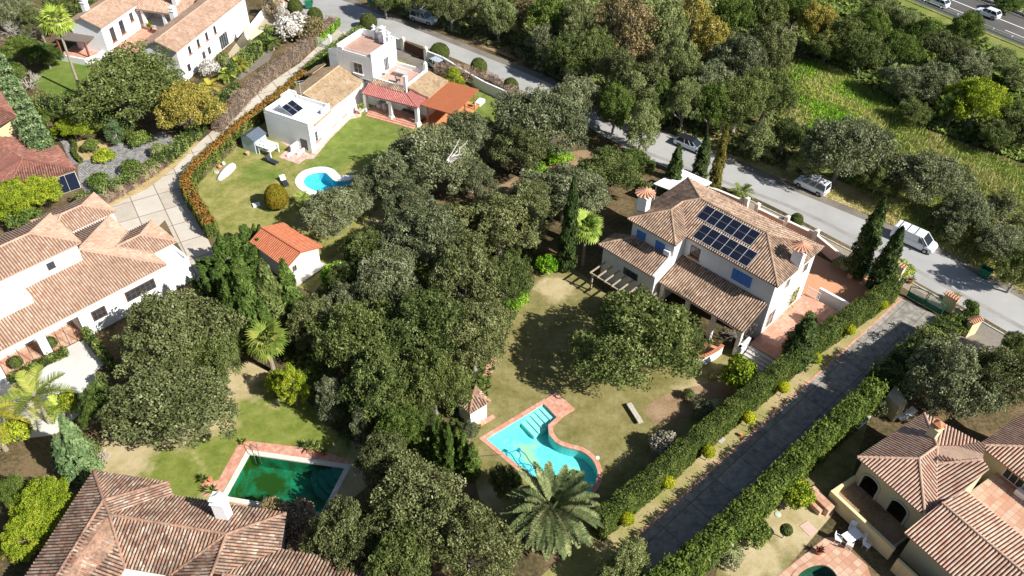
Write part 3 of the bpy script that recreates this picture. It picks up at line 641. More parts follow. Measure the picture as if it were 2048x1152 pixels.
# ------------------------------------------------------------------ houses
def walls(parent, fr, u0, u1, v0, v1, z0, z1, mat, name='wall'):
    m = MB(); m.prism(fr.rect(u0, u1, v0, v1), z0, z1); return m.build(name, mat, parent)
def win(parent, fr, side, c, a, b, z0, z1, mf, name='window', **k):
    "window on a wall: side 'v-' etc, c = wall coordinate, a..b the span"
    o = {'v-': -fr.V, 'v+': fr.V, 'u-': -fr.U, 'u+': fr.U}[side]
    pa, pb = (fr(a, c), fr(b, c)) if side[0] == 'v' else (fr(c, a), fr(c, b))
    return window(parent, pa, pb, z0, z1, mf, glass, name=name, out=o, **k)
def chimney(parent, c, sx, sy, z0, z1, az, mat, cap='tiles', name='chimney'):
    m = MB(); m.box((c[0], c[1], (z0+z1)/2), (sx, sy, z1-z0), az); m.box((c[0], c[1], z1+.06), (sx+.16, sy+.16, .12), az)
    o = m.build(name, mat, parent); k = MB()
    if cap == 'tiles':
        k.lathe((c[0], c[1], z1+.12), [(max(sx, sy)*.42, 0), (max(sx, sy)*.42, .22)], 4)
        for i in range(14):
            a = 2*math.pi*i/14; R_ = max(sx, sy)*.92
            k.tube([(c[0], c[1], z1+.85), (c[0]+R_*math.cos(a), c[1]+R_*math.sin(a), z1+.38)], [.06, .12], 6)
        k.build('chimney_cap', terra2, o)
    else:
        k.box((c[0], c[1], z1+.3), (sx*.7, sy*.7, .36), az); k.box((c[0], c[1], z1+.53), (sx+.1, sy+.1, .1), az)
        k.lathe((c[0], c[1], z1+.58), [(sx*.6, 0), (.05, .3)], 4); k.build('chimney_cap', cap if not isinstance(cap, str) else mat, o)
    return o
terra2 = plain('chimney_tiles', (.52, .27, .17, 1), .85, .25, 7)
cell = N('solar_cells'); _uv = cell.n('UVMap'); _s = cell.n('SeparateXYZ'); cell.l(_uv.outputs[0], _s.inputs[0])
_a = cell.math('ABSOLUTE', cell.math('SUBTRACT', cell.math('FRACT', cell.math('MULTIPLY', _s.outputs[0], 6)), .5)); _b = cell.math('ABSOLUTE', cell.math('SUBTRACT', cell.math('FRACT', cell.math('MULTIPLY', _s.outputs[1], 10)), .5))
_j = cell.math('MAXIMUM', cell.math('GREATER_THAN', _a, .44), cell.math('GREATER_THAN', _b, .46))
_h = cell.math('LESS_THAN', cell.math('ABSOLUTE', cell.math('SUBTRACT', _s.outputs[1], .5)), .012)
cell = cell.done(cell.mix(_h, cell.mix(_j, (.006, .008, .018, 1), (.03, .035, .05, 1)), (.12, .13, .15, 1)), .25); cell.node_tree.nodes['Principled BSDF'].inputs['Specular IOR Level'].default_value = .15
alu = plain('aluminium', (.62, .63, .65, 1), .35, .03, 2, metal=.3)
def panel(parent, p00, p10, p11, p01, label=None):
    "a framed solar panel over the four corners (lower-left, lower-right, upper-right, upper-left)"
    q = [np.array(p, float) for p in (p00, p10, p11, p01)]; n = np.cross(q[1]-q[0], q[3]-q[0]); n /= np.linalg.norm(n); n = n if n[2] > 0 else -n
    m = MB(); m.add([p for p in q]+[p+n*.05 for p in q], [(3, 2, 1, 0), (4, 5, 6, 7), (0, 1, 5, 4), (1, 2, 6, 5), (2, 3, 7, 6), (3, 0, 4, 7)])
    o = m.build('solar_panel', alu, parent); c = sum(q)/4; g = MB()
    g.add([c+(p-c)*.955+n*.056 for p in q], [(0, 1, 2, 3)], [(0, 0), (1, 0), (1, 1), (0, 1)]); g.uv[0] = (1e-4, 0); g.build('cells', cell, o)
    return o
Z7 = Z(1160, 330); Z8 = Z(1500, 330); Z5 = Z(0, 380); Z1 = Z(0, 0); Z2 = Z(500, 0); B1 = Z(0, 752); B5 = Z(1600, 752)
# ---- the tiled house with solar panels
f = Fr(133.5, Z7(1140, 705, 8.0)); H1 = thing('tiled_house', f(-8, 3), 'two storey white house with brown tiled hip roof, blue shutters and rooftop solar panels', 'house')
w_ = MB(); w_.prism(f.rect(-16.6, -.4, .4, 8.45), 0, 8.02); w_.prism([f(-16.6, -1.6), f(-11.1, -1.6), f(-11.1, .39), f(-16.6, .39)], 0, 8.0)
w_.build('wall', lilac, H1)
lw = MB(); lw.prism(f.rect(-18.3, -11.3, -4.0, -1.61), 0, 4.85); lw.prism([f(-11.45, -4.4), f(-11.05, -4.4), f(-11.05, -1.61), f(-11.45, -1.61)], [3.6, 3.6, 4.6, 4.6], [4.95, 4.95, 6.05, 6.05]); lw.build('side_wing', lilac, H1)
k = .38; zr = 8+4.43*k; wr = 8+3.15*k
roof([[f(-11.1, 0, 8), f(0, 0, 8), f(-4.43, 4.43, zr), f(-12.6, 4.43, zr)][0:4],
      [f(-11.1, 0, 8), f(-12.6, 4.43, zr), f(-13.9, 3.15, wr)],
      [f(-17.05, 8.86, 8), f(0, 8.86, 8), f(-4.43, 4.43, zr), f(-12.6, 4.43, zr)],
      [f(0, 0, 8), f(0, 8.86, 8), f(-4.43, 4.43, zr)],
      [f(-17.05, 8.86, 8), f(-17.05, -2.05, 8), f(-13.9, 1.1, wr), f(-13.9, 3.15, wr), f(-12.6, 4.43, zr)],
      [f(-17.05, -2.05, 8), f(-10.75, -2.05, 8), f(-13.9, 1.1, wr)],
      [f(-10.75, -2.05, 8), f(-10.9, 0, 8), f(-13.9, 3.15, wr), f(-13.9, 1.1, wr)]],
     tA, H1, caps=[(f(0, 0, 8), f(-4.43, 4.43, zr)), (f(0, 8.86, 8), f(-4.43, 4.43, zr)), (f(-4.43, 4.43, zr), f(-12.6, 4.43, zr)), (f(-17.05, 8.86, 8), f(-12.6, 4.43, zr)),
      (f(-12.6, 4.43, zr), f(-13.9, 3.15, wr)), (f(-13.9, 3.15, wr), f(-13.9, 1.1, wr)), (f(-13.9, 1.1, wr), f(-17.05, -2.05, 8)), (f(-13.9, 1.1, wr), f(-10.75, -2.05, 8))])
roof([[f(-11.1, -3.45, 3.7), f(-.65, -3.45, 3.7), f(-.65, .38, 5.15), f(-11.1, .38, 5.15)]], tA, H1, name='porch_roof')
roof([[f(-18.7, -4.4, 4.8), f(-11.1, -4.4, 4.8), f(-11.1, -1.62, 5.92), f(-15.92, -1.62, 5.92)], [f(-18.7, -1.62, 4.8), f(-18.7, -4.4, 4.8), f(-15.92, -1.62, 5.92)]], tA, H1,
     caps=[(f(-18.7, -4.4, 4.8), f(-15.92, -1.62, 5.92))], name='side_roof')
pc = MB()
for u in (-10.6, -7.4, -4.2, -1.0): pc.box(f(u, -3.1, 1.9), (.42, .42, 3.8), 133.5)
pc.box(f(-5.85, -3.1, 3.45), (9.9, .3, .4), 133.5); pc.build('porch_columns', cream, H1)
for a, b in ((-15.9, -14.75), (-13.4, -12.2)):
    s_ = MB(); s_.box(f((a+b)/2-.3, -1.63, 6.45), ((b-a)/2-.03, .07, 1.1), 133.5); s_.box(f((a+b)/2+.3, -1.63, 6.45), ((b-a)/2-.03, .07, 1.1), 133.5); s_.build('shutter', blue, H1)
s_ = MB()
for i in range(4): s_.box(f(-4.85+i*.56, .36, 6.4), (.54, .07, 1.35), 133.5)
s_.build('shutter', blue, H1)
win(H1, f, 'v-', .4, -10.3, -9.15, 5.65, 7.05, brown, proud=.05, sill=terra)
win(H1, f, 'v-', -4.0, -15.3, -13.4, 2.6, 3.5, brown, proud=.05)
a_ = MB(); a_.box(f(-11.75, -1.75, 6.3), (.75, .3, .6), 133.5); a_.build('air_conditioner', whitep, H1)
win(H1, f, 'u+', -.4, 1.0, 2.4, 1.3, 3.5, cream, name='door', proud=.06, bars=1, rows=2); win(H1, f, 'u+', -.4, 5.6, 7.2, 1.3, 3.6, cream, name='door', proud=.06, bars=1, rows=2)
win(H1, f, 'u+', -.4, 2.9, 3.7, 5.6, 6.9, cream, proud=.06); win(H1, f, 'u+', -.4, 6.3, 7.3, 5.6, 6.9, cream, proud=.06)
chimney(H1, f(-16.75, .15), 1.15, .85, 7.6, 10.0, 133.5, white); chimney(H1, f(-.55, 4.3), 1.1, .9, 7.9, 9.9, 133.5, white)
def rp(u, v, h=.1): return f(u, v, 8+v*k+h)
for i in range(6):
    u = -11.45+i*1.1; panel(H1, rp(u, 2.32), rp(u+1.085, 2.32), rp(u+1.085, 4.08), rp(u, 4.08))
for i in range(6):
    u = -10.3+i*1.1; panel(H1, rp(u, .2), rp(u+1.085, .2), rp(u+1.085, 2.02), rp(u, 2.02))
# terrace at the end of the house, court, garden walls
tr_ = MB(); tr_.prism([f(-.39, -1.5), f(3.9, -1.6), f(4.4, 9.4), f(-.39, 9.2)], 0, 1.0); o = tr_.build('terrace', m_terra); o['kind'] = 'structure'
par = MB(); par.box(f(-.55, -2.6, .9), (.3, 2.0, 1.8), 133.5)
par.box(f(-.5, -3.4, .9), (.5, .4, 1.8), 133.5)
par.build('porch_pier', lilac, H1)
stt = thing('garden_steps', f(1.2, -2.4), 'grey steps going down from the terracotta terrace beside the clipped hedge', 'steps'); sm = MB()
for i in range(5): sm.prism(f.rect(-.2, 3.0, -1.62-.42*(i+1), -1.61-.42*i), 0, .84-i*.18)
sm.build('treads', conc, stt)
sheet('court', [f(-.3, 9.1), f(4.6, 9.1), f(6.3, 15.5), f(4.0, 18.6), f(-.4, 17.4), f(-12, 17.4), f(-12, 12), f(-17.4, 12), f(-17.4, 8.9), f(-.3, 8.9)], .014, m_court)
gw = thing('garden_wall', f(2.8, 10.2), 'freestanding pale wall between the clay court and the terracotta terrace', 'wall'); m = MB(); m.box(f(2.75, 10.2, .95), (4.0, .22, 1.9), 133.5); m.build('wall', lilac, gw); m = MB(); m.box(f(2.75, 10.2, 1.93), (4.06, .3, .07), 133.5); m.build('coping', whitep, gw)
sg = thing('side_gate', f(.4, 9.3), 'white metal side gate against the end of the tiled house', 'gate'); m = MB(); m.box(f(.5, 9.3, 2.05), (1.6, .05, .07), 133.5); m.box(f(.5, 9.3, 1.1), (1.6, .05, .07), 133.5)
for i in range(9): m.box(f(-.25+i*.19, 9.3, 1.1), (.03, .03, 1.9), 133.5)
m.build('bars', whitep, sg)
sw = [Z7(640, 92, 1.5), Z7(800, 145, 1.5), Z7(960, 212, 1.5)], [Z7(1020, 245, 1.5), Z7(1180, 322, 1.5)], [Z7(1190, 318, 1.5), Z7(1360, 398, 1.5)], [Z7(1362, 400, 1.5), Z8(560, 545, 1.5)]
bw = thing('boundary_wall', sw[1][0]*[1, 1, 0], 'pink inside boundary wall with cream coping and pillars behind the tiled house', 'wall')
m = MB(); c_ = MB()
for seg in sw:
    for a, b in zip(seg[:-1], seg[1:]):
        d = b-a; L = np.linalg.norm(d); az = math.degrees(math.atan2(d[0], d[1])); q = (a+b)/2; m.box((q[0], q[1], .72), (L, .24, 1.44), az); c_.box((q[0], q[1], 1.48), (L, .34, .09), az)
m.build('wall', pink, bw); c_.build('coping', cream, bw)
for q in (sw[0][2], sw[1][0], sw[2][0], sw[2][1]):
    m = MB(); m.box((q[0], q[1], 1.0), (.5, .5, 2.0), 133.5); m.lathe((q[0], q[1], 2.0), [(.38, 0), (.38, .08), (.06, .28)], 4); m.build('pillar', cream, bw)
hx = MB(); hx.prism([Z8(0, 0)]+[], 0, 1) if False else None
cw = thing('curved_wall', Z7(720, 1090)*[1, 1, 0], 'curved white wall with terracotta top round the steps below the porch', 'wall')
cp_ = smooth_path([Z7(*q, 1.3) for q in ((565, 1085), (640, 1112), (720, 1098), (785, 1066), (822, 1036))], 5); m = MB(); c_ = MB()
for a, b in zip(cp_[:-1], cp_[1:]):
    d = b-a; L = np.linalg.norm(d); az = math.degrees(math.atan2(d[0], d[1])); q = (a+b)/2; m.box((q[0], q[1], .62), (L+.04, .26, 1.24), az); c_.box((q[0], q[1], 1.28), (L+.05, .38, .09), az)
m.build('wall', white, cw); c_.build('coping', terra, cw); sheet('court', [q*[1, 1, 0] for q in cp_]+[Z7(760, 1015), Z7(640, 1060)], .3, m_court)
pg = thing('pergola', f(-14.5, -5.6), 'pale wooden pergola beams reaching out from the shaded wall of the tiled house', 'pergola')
for i in range(8):
    m = MB(); u = -17.8+i*1.0; m.box(f(u, -5.3, 2.6), (.12, 2.6, .16), 133.5); m.build('beam', wood, pg)
for u in (-17.6, -14.2, -10.9):
    m = MB(); m.box(f(u, -6.4, 1.2), (.18, .18, 2.4), 133.5); m.build('post', wood, pg)
m = MB(); m.box(f(-14.2, -6.4, 2.46), (7.2, .14, .14), 133.5); m.build('beam', wood, pg)
# white flat canopy behind the tiled house
wc = thing('white_canopy', Z7(600, 80)*[1, 1, 0], 'flat white canopy roof beside the cypresses behind the tiled house', 'canopy')
q = [Z7(422, 108, 3.0), Z7(462, 122, 3.0), Z7(625, 60, 3.0), Z7(716, 122, 3.0), Z7(760, 100, 3.0), Z7(585, 22, 3.0)]; m = MB()
m.prism([q[0], Z7(520, 145, 3.0), Z7(600, 100, 3.0), Z7(716, 125, 3.0), q[4], q[5]], 2.9, 3.02); m.build('canopy_roof', whitep, wc)
for a in (q[0], q[4], q[5]): m = MB(); c0 = (a-q[2])*.9+q[2]; m.tube([(c0[0], c0[1], 0), (c0[0], c0[1], 2.9)], .06); m.build('post', whitep, wc)
# ---- the flat-roofed white house
f = Fr(26.9, Z2(360, 880)); H2 = thing('white_house', f(12, 1), 'white house with roof terraces, pale tiles, a rosy porch roof and an orange carport', 'house')
m = MB(); m.prism([f(0, 0), f(5.3, .55), f(5.3, 7.4), f(0, 7.4)], 0, 3.95); m.build('wall', white, H2)
m = MB()   # parapet with a raised curved back corner
for a, b, z in (((.12, .12), (.12, 7.3), 4.4), ((.12, 7.3), (3.6, 7.3), 4.4), ((5.2, 6.2), (5.2, 1.0), 4.45), ((3.4, .42), (5.2, .62), 4.6), ((3.6, 7.3), (5.2, 7.3), 4.8), ((5.2, 7.3), (5.2, 6.2), 4.9)):
    A, B = f(*a), f(*b); d = B-A; q = (A+B)/2; m.box((q[0], q[1], (z+3.9)/2), (np.linalg.norm(d)+.2, .22, z-3.9), math.degrees(math.atan2(d[0], d[1])))
m.build('parapet', white, H2)
m = MB(); m.prism([f(5.31, .57), f(14.29, 1.8), f(14.29, 7.6), f(5.31, 7.4)], 0, 3.4); m.build('wall', white, H2)
zr = 4.75; R0, R1 = f(5.35, 5.0, zr), f(14.25, 5.6, zr)
roof([[f(5.35, .75, 3.45), f(13.2, 1.3, 3.4), f(14.25, 1.7, 3.5), R1, R0], [f(5.35, 8.2, 3.6), R0, R1, f(14.25, 8.8, 3.6)]], tD, H2, caps=[(R0, R1)])
roof([[f(1.2, -.02, 3.5), f(5.34, .4, 3.5), f(5.34, .95, 3.75), f(1.2, .35, 3.7)]], tD, H2, name='eave_tiles')
roof([[f(11.2, 8.0, 4.4), f(14.25, 8.0, 4.5), f(14.25, 9.8, 3.7), f(11.2, 9.6, 3.6)]], tD, H2, name='rear_roof')
for a, b in ((1.1, 2.3), (5.2, 6.4), (8.0, 9.0)):
    va, vb = a*.125, b*.125; A, B = f(a, va+.0), f(b, vb+.0); o_ = -f.V+f.U*.1; window(H2, A, B, 1.0, 2.5, greyw, glass, out=o_/np.linalg.norm(o_), bars=1, rows=3, sill=terra)
m = MB(); m.box(f(-.02, .9+.3, .95), (.1, 1.1, 1.5), 26.9); m.build('hatch', darkm, H2)
m = MB(); m.box(f(-.7, 2.3, .55), (1.6, .25, 1.1), 26.9); m.box(f(-.7, .3+1.0, .2), (1.6, .2, .4), 26.9); m.box(f(-1.9, 2.2, .15), (1.2, .25, .3), 26.9); m.build('stair_wall', white, H2)
for i in range(2):    # solar water panels on the flat roof
    u = 1.6+i*1.15; panel(H2, f(.9+i*.0+i*1.15, 3.2, 4.15), f(.9+i*1.15+1.05, 3.2, 4.15), f(.9+i*1.15+1.05, 5.0, 4.95), f(.9+i*1.15, 5.0, 4.95))
m = MB(); m.tube([f(.9, 5.3, 5.0), f(3.1, 5.3, 5.0)], .28, 10); m.build('water_tank', alu, H2)
m = MB(); m.tube([f(4.6, 4.6, 4), f(4.6, 4.6, 7.2)], .03, 5); m.box(f(4.6, 4.6, 7.1), (1.2, .03, .03), 60); m.box(f(4.6, 4.6, 6.8), (.8, .03, .03), 60); m.build('antenna', alu, H2)
# tower
m = MB(); m.prism(f.rect(14.3, 20.3, -.25, 5.7), 0, 7.2); m.prism([f(14.3, 5.71), f(20.3, 5.71), f(20.3, 7.3), f(14.3, 7.3)], 0, 6.3); m.prism([f(14.29, 5.71), f(14.6, 5.71), f(14.6, 7.3), f(14.29, 7.3)], 6.3, [7.5, 7.5, 6.9, 6.9]); m.build('tower', white, H2)
m = MB()
for a, b, z in (((14.42, -.25), (14.42, 4.7), 7.45), ((14.42, 4.7), (14.42, 5.7), 7.8), ((14.3, -.13), (20.3, -.13), 8.05), ((20.18, -.25), (20.18, 5.7), 8.05), ((14.3, 5.58), (20.3, 5.58), 8.05)):
    A, B = f(*a), f(*b); d = B-A; q = (A+B)/2; m.box((q[0], q[1], (z+7.15)/2), (np.linalg.norm(d), .22, z-7.15), math.degrees(math.atan2(d[0], d[1])))
m.build('parapet', white, H2); sheet('roof_floor', f.rect(14.6, 20.0, 0, 5.4), 7.21, ground('faded_terracotta', [(.4, rgb((184, 146, 128))), (.6, rgb((206, 172, 154)))], .7, 8), kind=None, parent=H2)
m = MB()
for v in (.2, 1.4, 2.6, 3.8): m.box(f(14.35, v, 7.65), (.05, .05, .5), 26.9)
m.box(f(14.35, 2.2, 7.9), (4.4, .05, .05), 26.9+90); m.build('railing', whitep, H2)
chimney(H2, f(19.7, 1.6), .8, .8, 7.2, 8.8, 26.9, white, 'flat'); chimney(H2, f(19.0, .05), .55, .4, 7.2, 8.6, 26.9, white, 'flat'); chimney(H2, f(19.9, 3.2), .35, .35, 7.2, 8.5, 26.9, white, 'flat')
win(H2, f, 'u-', 14.3, 1.45, 3.0, 4.5, 6.1, greyw, bars=1, rows=2, sill=white); win(H2, f, 'u-', 14.3, .3, 1.6, 2.0, 3.9, greyw, bars=1, rows=2, name='door')
win(H2, f, 'v-', -.25, 17.0, 18.2, 4.05, 6.2, whitep, bars=2, rows=1, name='door')
m = MB(); m.prism(f.rect(14.3, 19.9, -5.75, -.26), 0, 4.0); m.build('terrace_block', white, H2)
m = MB()
for a, b, z, z0_ in (((14.42, -5.75), (14.42, -.26), 4.5, 3.95), ((14.3, -5.63), (19.9, -5.63), 4.75, 3.95), ((19.78, -5.75), (19.78, -.26), 4.6, 3.95)):
    A, B = f(*a), f(*b); d = B-A; q = (A+B)/2; m.box((q[0], q[1], (z+z0_)/2), (np.linalg.norm(d), .23, z-z0_), math.degrees(math.atan2(d[0], d[1])))
m.box(f(14.5, -5.6, 5.0), (.5, .4, 2.2), 26.9); m.box(f(19.7, -5.5, 4.8), (.5, .4, 1.7), 26.9); m.lathe(f(19.7, -5.5, 5.65), [(.3, 0), (.06, .35)], 4); m.build('parapet', white, H2)
sheet('terrace_floor', f.rect(14.6, 19.6, -5.4, -.28), 4.015, ground('faded_terracotta_floor', [(.4, rgb((204, 164, 146))), (.6, rgb((218, 186, 170)))], .8, 8), kind=None, parent=H2)
roof([[f(11.8, .1, 3.15), f(12.4, -8.8, 3.15), f(13.7, -6.2, 3.95), f(13.5, .1, 3.95)], [f(12.4, -8.8, 3.15), f(15.1, -8.9, 3.15), f(14.9, -6.2, 3.95), f(13.7, -6.2, 3.95)]], tR, H2, caps=[(f(12.4, -8.8, 3.15), f(13.7, -6.2, 3.95))], name='porch_roof', capmat=tR)
roof([[f(13.5, -.4, 4.0), f(13.6, -5.6, 4.0), f(14.28, -5.6, 4.35), f(14.28, -.4, 4.35)]], tA, H2, name='tile_course')
roof([[f(14.5, -5.8, 4.4), f(20.1, -5.8, 4.4), f(20.3, -8.9, 3.5), f(14.9, -9.0, 3.5)]], tD, H2, name='side_roof')
walls(H2, f, 14.9, 20.0, -8.6, -5.76, 0, 3.4, white)
m = MB()
for u, v in ((12.5, .1), (12.4, -4.3), (12.8, -8.4)):
    m.box(f(u, v, 1.5), (.5, .5, 3.0), 26.9); m.lathe(f(u, v, 0), [(.5, 0), (.5, .5), (.34, .7)], 4)
m.box(f(12.5, -4.1, 2.95), (8.6, .3, .3), 26.9+90-3.5); m.build('porch_columns', white, H2)
sp_ = MB()
for i in range(4): sp_.prism([f(11.2+i*.4, -.5), f(11.6+i*.4, -8.3), f(14.9, -8.3), f(14.29, -.5)], 0, .12+.12*i)
sp_.build('porch_steps', m_terra, H2)
def carport_parts():
    m = MB(); m.prism([f(12.95, -9.0), f(20.5, -8.6), f(20.7, -13.8), f(13.0, -14.2)], 3.3, 3.38); m.build('carport_roof', plain('orange_sheet', (.36, .115, .05, 1), .65, .08, 1.2), H2)
    p = MB()
    for u, v in ((13.7, -13.5), (17.2, -13.5), (20.3, -13.2), (13.6, -9.6)): p.box(f(u, v, 1.7), (.14, .14, 3.25), 26.9)
    p.build('carport_post', plain('orange_post', (.45, .15, .05, 1), .6), H2)
    m = MB(); m.prism([f(13.0, -8.7), f(21.8, -8.2), f(22.0, -13.1), f(14.5, -13.6)], 0, .18); m.build('deck', plain('clay_deck', (.55, .24, .10, 1), .8, .1, 2), H2)
carport_parts()
m = MB(); m.box(f(22.4, -12.9, .25), (1.6, .9, .5), 26.9); m.box(f(22.4, -12.9, .45), (1.2, .6, .12), 26.9); m.build('planter', white, H2)
sheet('paving', [Z2(*q) for q in ((100, 775), (230, 848), (165, 905), (280, 945), (322, 915), (366, 916), (462, 800), (575, 688), (640, 672), (650, 600), (400, 780), (350, 890), (110, 770))], .014, m_pinkp)
# street wall of the white house
s2 = thing('boundary_wall', f(30, 2), 'white boundary wall with a brown sliding gate along the street', 'wall'); m = MB(); gA, gB, gC = Z2(885, 292), Z2(1015, 348), Z2(1110, 400); wq = [Z2(815, 262), gA], [gB, Z2(1110, 385), Z2(1230, 460), Z2(1350, 530), Z2(1475, 585)]
for seg in wq:
    for a, b in zip(seg[:-1], seg[1:]):
        d = b-a; q = (a+b)/2; m.box((q[0], q[1], .85), (np.linalg.norm(d)+.1, .25, 1.7), math.degrees(math.atan2(d[0], d[1])))
m.build('wall', white, s2)
for q in (gA, gB): m = MB(); m.box((q[0], q[1], 1.05), (.5, .5, 2.1), 26.9); m.lathe((q[0], q[1], 2.1), [(.38, 0), (.38, .08), (.05, .3)], 4); m.build('pillar', cream, s2)
d = gB-gA; q = (gA+gB)/2; az = math.degrees(math.atan2(d[0], d[1])); m = MB(); m.box((q[0], q[1], .9), (np.linalg.norm(d)-.5, .08, 1.6), az); m.build('gate', plain('brown_gate', (.09, .04, .03, 1), .6, .15, 8), s2)
sheet('court', [Z2(*q) for q in ((800, 255), (890, 300), (1015, 352), (1120, 390), (1060, 430), (1000, 400), (830, 330))], .014, m_should)
# garden shed and playhouse
sf = Fr(26.9, Z(470, 240, 9.6)(165, 560)); SH = thing('garden_shed', sf(1, -1), 'grey blue garden shed with a dark pitched roof beside the white house', 'shed')
m = MB(); m.prism(sf.rect(0, 2.3, -2.2, 0), 0, 1.9); m.add([sf(0, 0, 1.9), sf(0, -2.2, 1.9), sf(0, -1.1, 2.45), sf(2.3, 0, 1.9), sf(2.3, -2.2, 1.9), sf(2.3, -1.1, 2.45)], [(0, 2, 1), (3, 4, 5)]); m.build('wall', plain('grey_blue_panels', (.42, .52, .55, 1), .6, .06, 3), SH)
m = MB()
for s_ in (0, 1):
    v_ = .15 if s_ == 0 else -2.35; q = [sf(-.1, v_, 1.85), sf(2.4, v_, 1.85), sf(2.4, -1.1, 2.5), sf(-.1, -1.1, 2.5)]; m.add(q+[p+[0, 0, .06] for p in q], [(0, 1, 2, 3), (7, 6, 5, 4), (0, 4, 5, 1), (1, 5, 6, 2), (2, 6, 7, 3), (3, 7, 4, 0)])
m.build('roof', plain('slate_roof', (.09, .11, .14, 1), .7, .1, 3), SH)
m = MB(); m.box(sf(1.1, -2.23, .95), (.03, .04, 1.8), 26.9); m.box(sf(.15, -2.23, .95), (.04, .04, 1.8), 26.9); m.build('door_frame', darkm, SH)
ph = thing('playhouse_frame', sf(1.2, -3.4), 'open white frame with shelves full of garden things beside the grey shed', 'garden rack'); m = MB()
for u, v in ((.2, -2.6), (.2, -4.5), (1.8, -2.6), (1.8, -4.5)): m.box(sf(u, v, .7), (.14, .14, 1.4), 26.9)
m.box(sf(1, -3.5, 1.3), (1.8, 2.1, .05), 26.9); m.box(sf(1, -3.5, .75), (1.6, 1.9, .05), 26.9); m.build('frame', whitep, ph)
for i in range(7):
    m = MB(); c0 = sf(.4+random.random()*1.2, -2.8-random.random()*1.5, .78+.56*(i % 2)); m.lathe(c0, [(.12, 0), (.17, .12), (.1, .28)], 7); m.build('pot', whitep if i % 2 else greyw, ph)
# ---- orange-roofed cabin
f = Fr(-52.5, Z(380, 300)(640, 590, 3.4)); CB = thing('orange_cabin', f(3.3, 0), 'small white cabin with a bright orange pitched roof between the lawn and the cypresses', 'cabin')
m = MB(); m.prism(f.rect(.35, 6.3, -2.5, 1.9), 0, 2.35); m.prism([f(.35, -2.5), f(.36, 1.9), f(.6, 1.9), f(.6, -2.5)], 2.3, 2.36)
m.add([f(.35, -2.5, 2.35), f(.35, 1.9, 2.45), f(.35, 0, 3.3)], [(0, 1, 2)]); m.add([f(6.3, -2.5, 2.35), f(6.3, 1.9, 2.45), f(6.3, 0, 3.3)], [(0, 2, 1)]); m.build('wall', white, CB)
roof([[f(0, -2.95, 2.35), f(6.7, -2.95, 2.35), f(6.7, 0, 3.4), f(0, 0, 3.4)], [f(0, 2.2, 2.5), f(0, 0, 3.4), f(6.7, 0, 3.4), f(6.7, 1.9, 2.6)]], tO, CB, caps=[(f(0, 0, 3.4), f(6.7, 0, 3.4))], thick=.08, amp=.05, capmat=tO)
win(CB, f, 'u-', .35, .7, 1.3, 1.2, 2.0, wood, proud=.06)
m = MB(); m.prism(f.rect(-.6, .33, -2.7, 2.0), 0, .12); m.build('step', conc, CB)
# ---- pool kiosk
f = Fr(50, Z(860, 752)(225, 212, 2.5)); K = thing('pool_kiosk', f(1.2, 1), 'small white kiosk with a tiled pyramid roof beside the turquoise pool', 'kiosk')
walls(K, f, .25, 2.15, .15, 1.95, 0, 2.45, white); a_ = f(1.2, 1.05, 3.2)
c_ = [f(0, -.1, 2.45), f(2.4, -.1, 2.45), f(2.4, 2.2, 2.45), f(0, 2.2, 2.45)]
roof([[c_[i], c_[(i+1) % 4], a_] for i in range(4)], tC, K, caps=[(p, a_) for p in c_]); m = MB(); m.prism(f.rect(0, 2.8, -.35, .14), 0, .08); m.build('step', m_brick, K)
# ---- left house
f = Fr(41.4, Z5(960, 430, 4.0)); H3 = thing('long_tiled_house', f(-10, 4), 'long white house with broad pale tiled roofs on the left edge', 'house')
k = .335
w_ = MB(); w_.prism(f.rect(-9.8, -.4, .45, 11.5), 0, 4.05); w_.prism(f.rect(-30, -9.8, 3.6, 11.5), 0, 4.05); w_.prism(f.rect(-30, -9.8, .45, .8), 3.0, 4.05)
for a, b in ((-14.0, -13.2), (-18.6, -17.8), (-23, -22)): w_.prism(f.rect(a, b, .45, .8), 0, 3.02)
w_.prism(f.rect(-9.81, -.4, .449, .6), 0, .3) if False else None
w_.build('wall', white, H3)
m = MB(); m.prism(f.rect(-30, -6.2, 4.75, 10.4), 3.8, 8.05); m.build('upper_wall', white, H3)
m = MB(); m.prism(f.rect(-.39, 2.6, .45, 3.6), 0, 2.85); m.prism(f.rect(2.35, 2.6, .45, 3.6), 2.86, 3.2); m.prism(f.rect(-.39, 2.34, .45, .65), 2.86, 3.2); m.prism(f.rect(-.39, 2.4, 3.0, 7.6), 0, 4.0); m.build('side_wall', white, H3)
m = MB(); m.prism(f.rect(-23, -12.3, 2.9, 4.74), 4.2, 5.75); m.prism(f.rect(-23, -12.3, 2.9, 3.1), 5.75, 6.05); m.prism(f.rect(-12.5, -12.3, 3.11, 4.7), 5.75, 6.05); m.build('roof_terrace', white, H3)
zr = 4+6*k
roof([[f(-32, 0, 4), f(0, 0, 4), f(-6, 6, zr), f(-32, 6, zr)], [f(-32, 12, 4), f(-32, 6, zr), f(-6, 6, zr), f(0, 12, 4)], [f(0, 0, 4), f(0, 12, 4), f(-6, 6, zr)]], tB, H3, caps=[(f(0, 0, 4), f(-5.7, 5.7, zr)), (f(0, 12, 4), f(-5.6, 6.3, zr))])
zu = 8+3.3*k
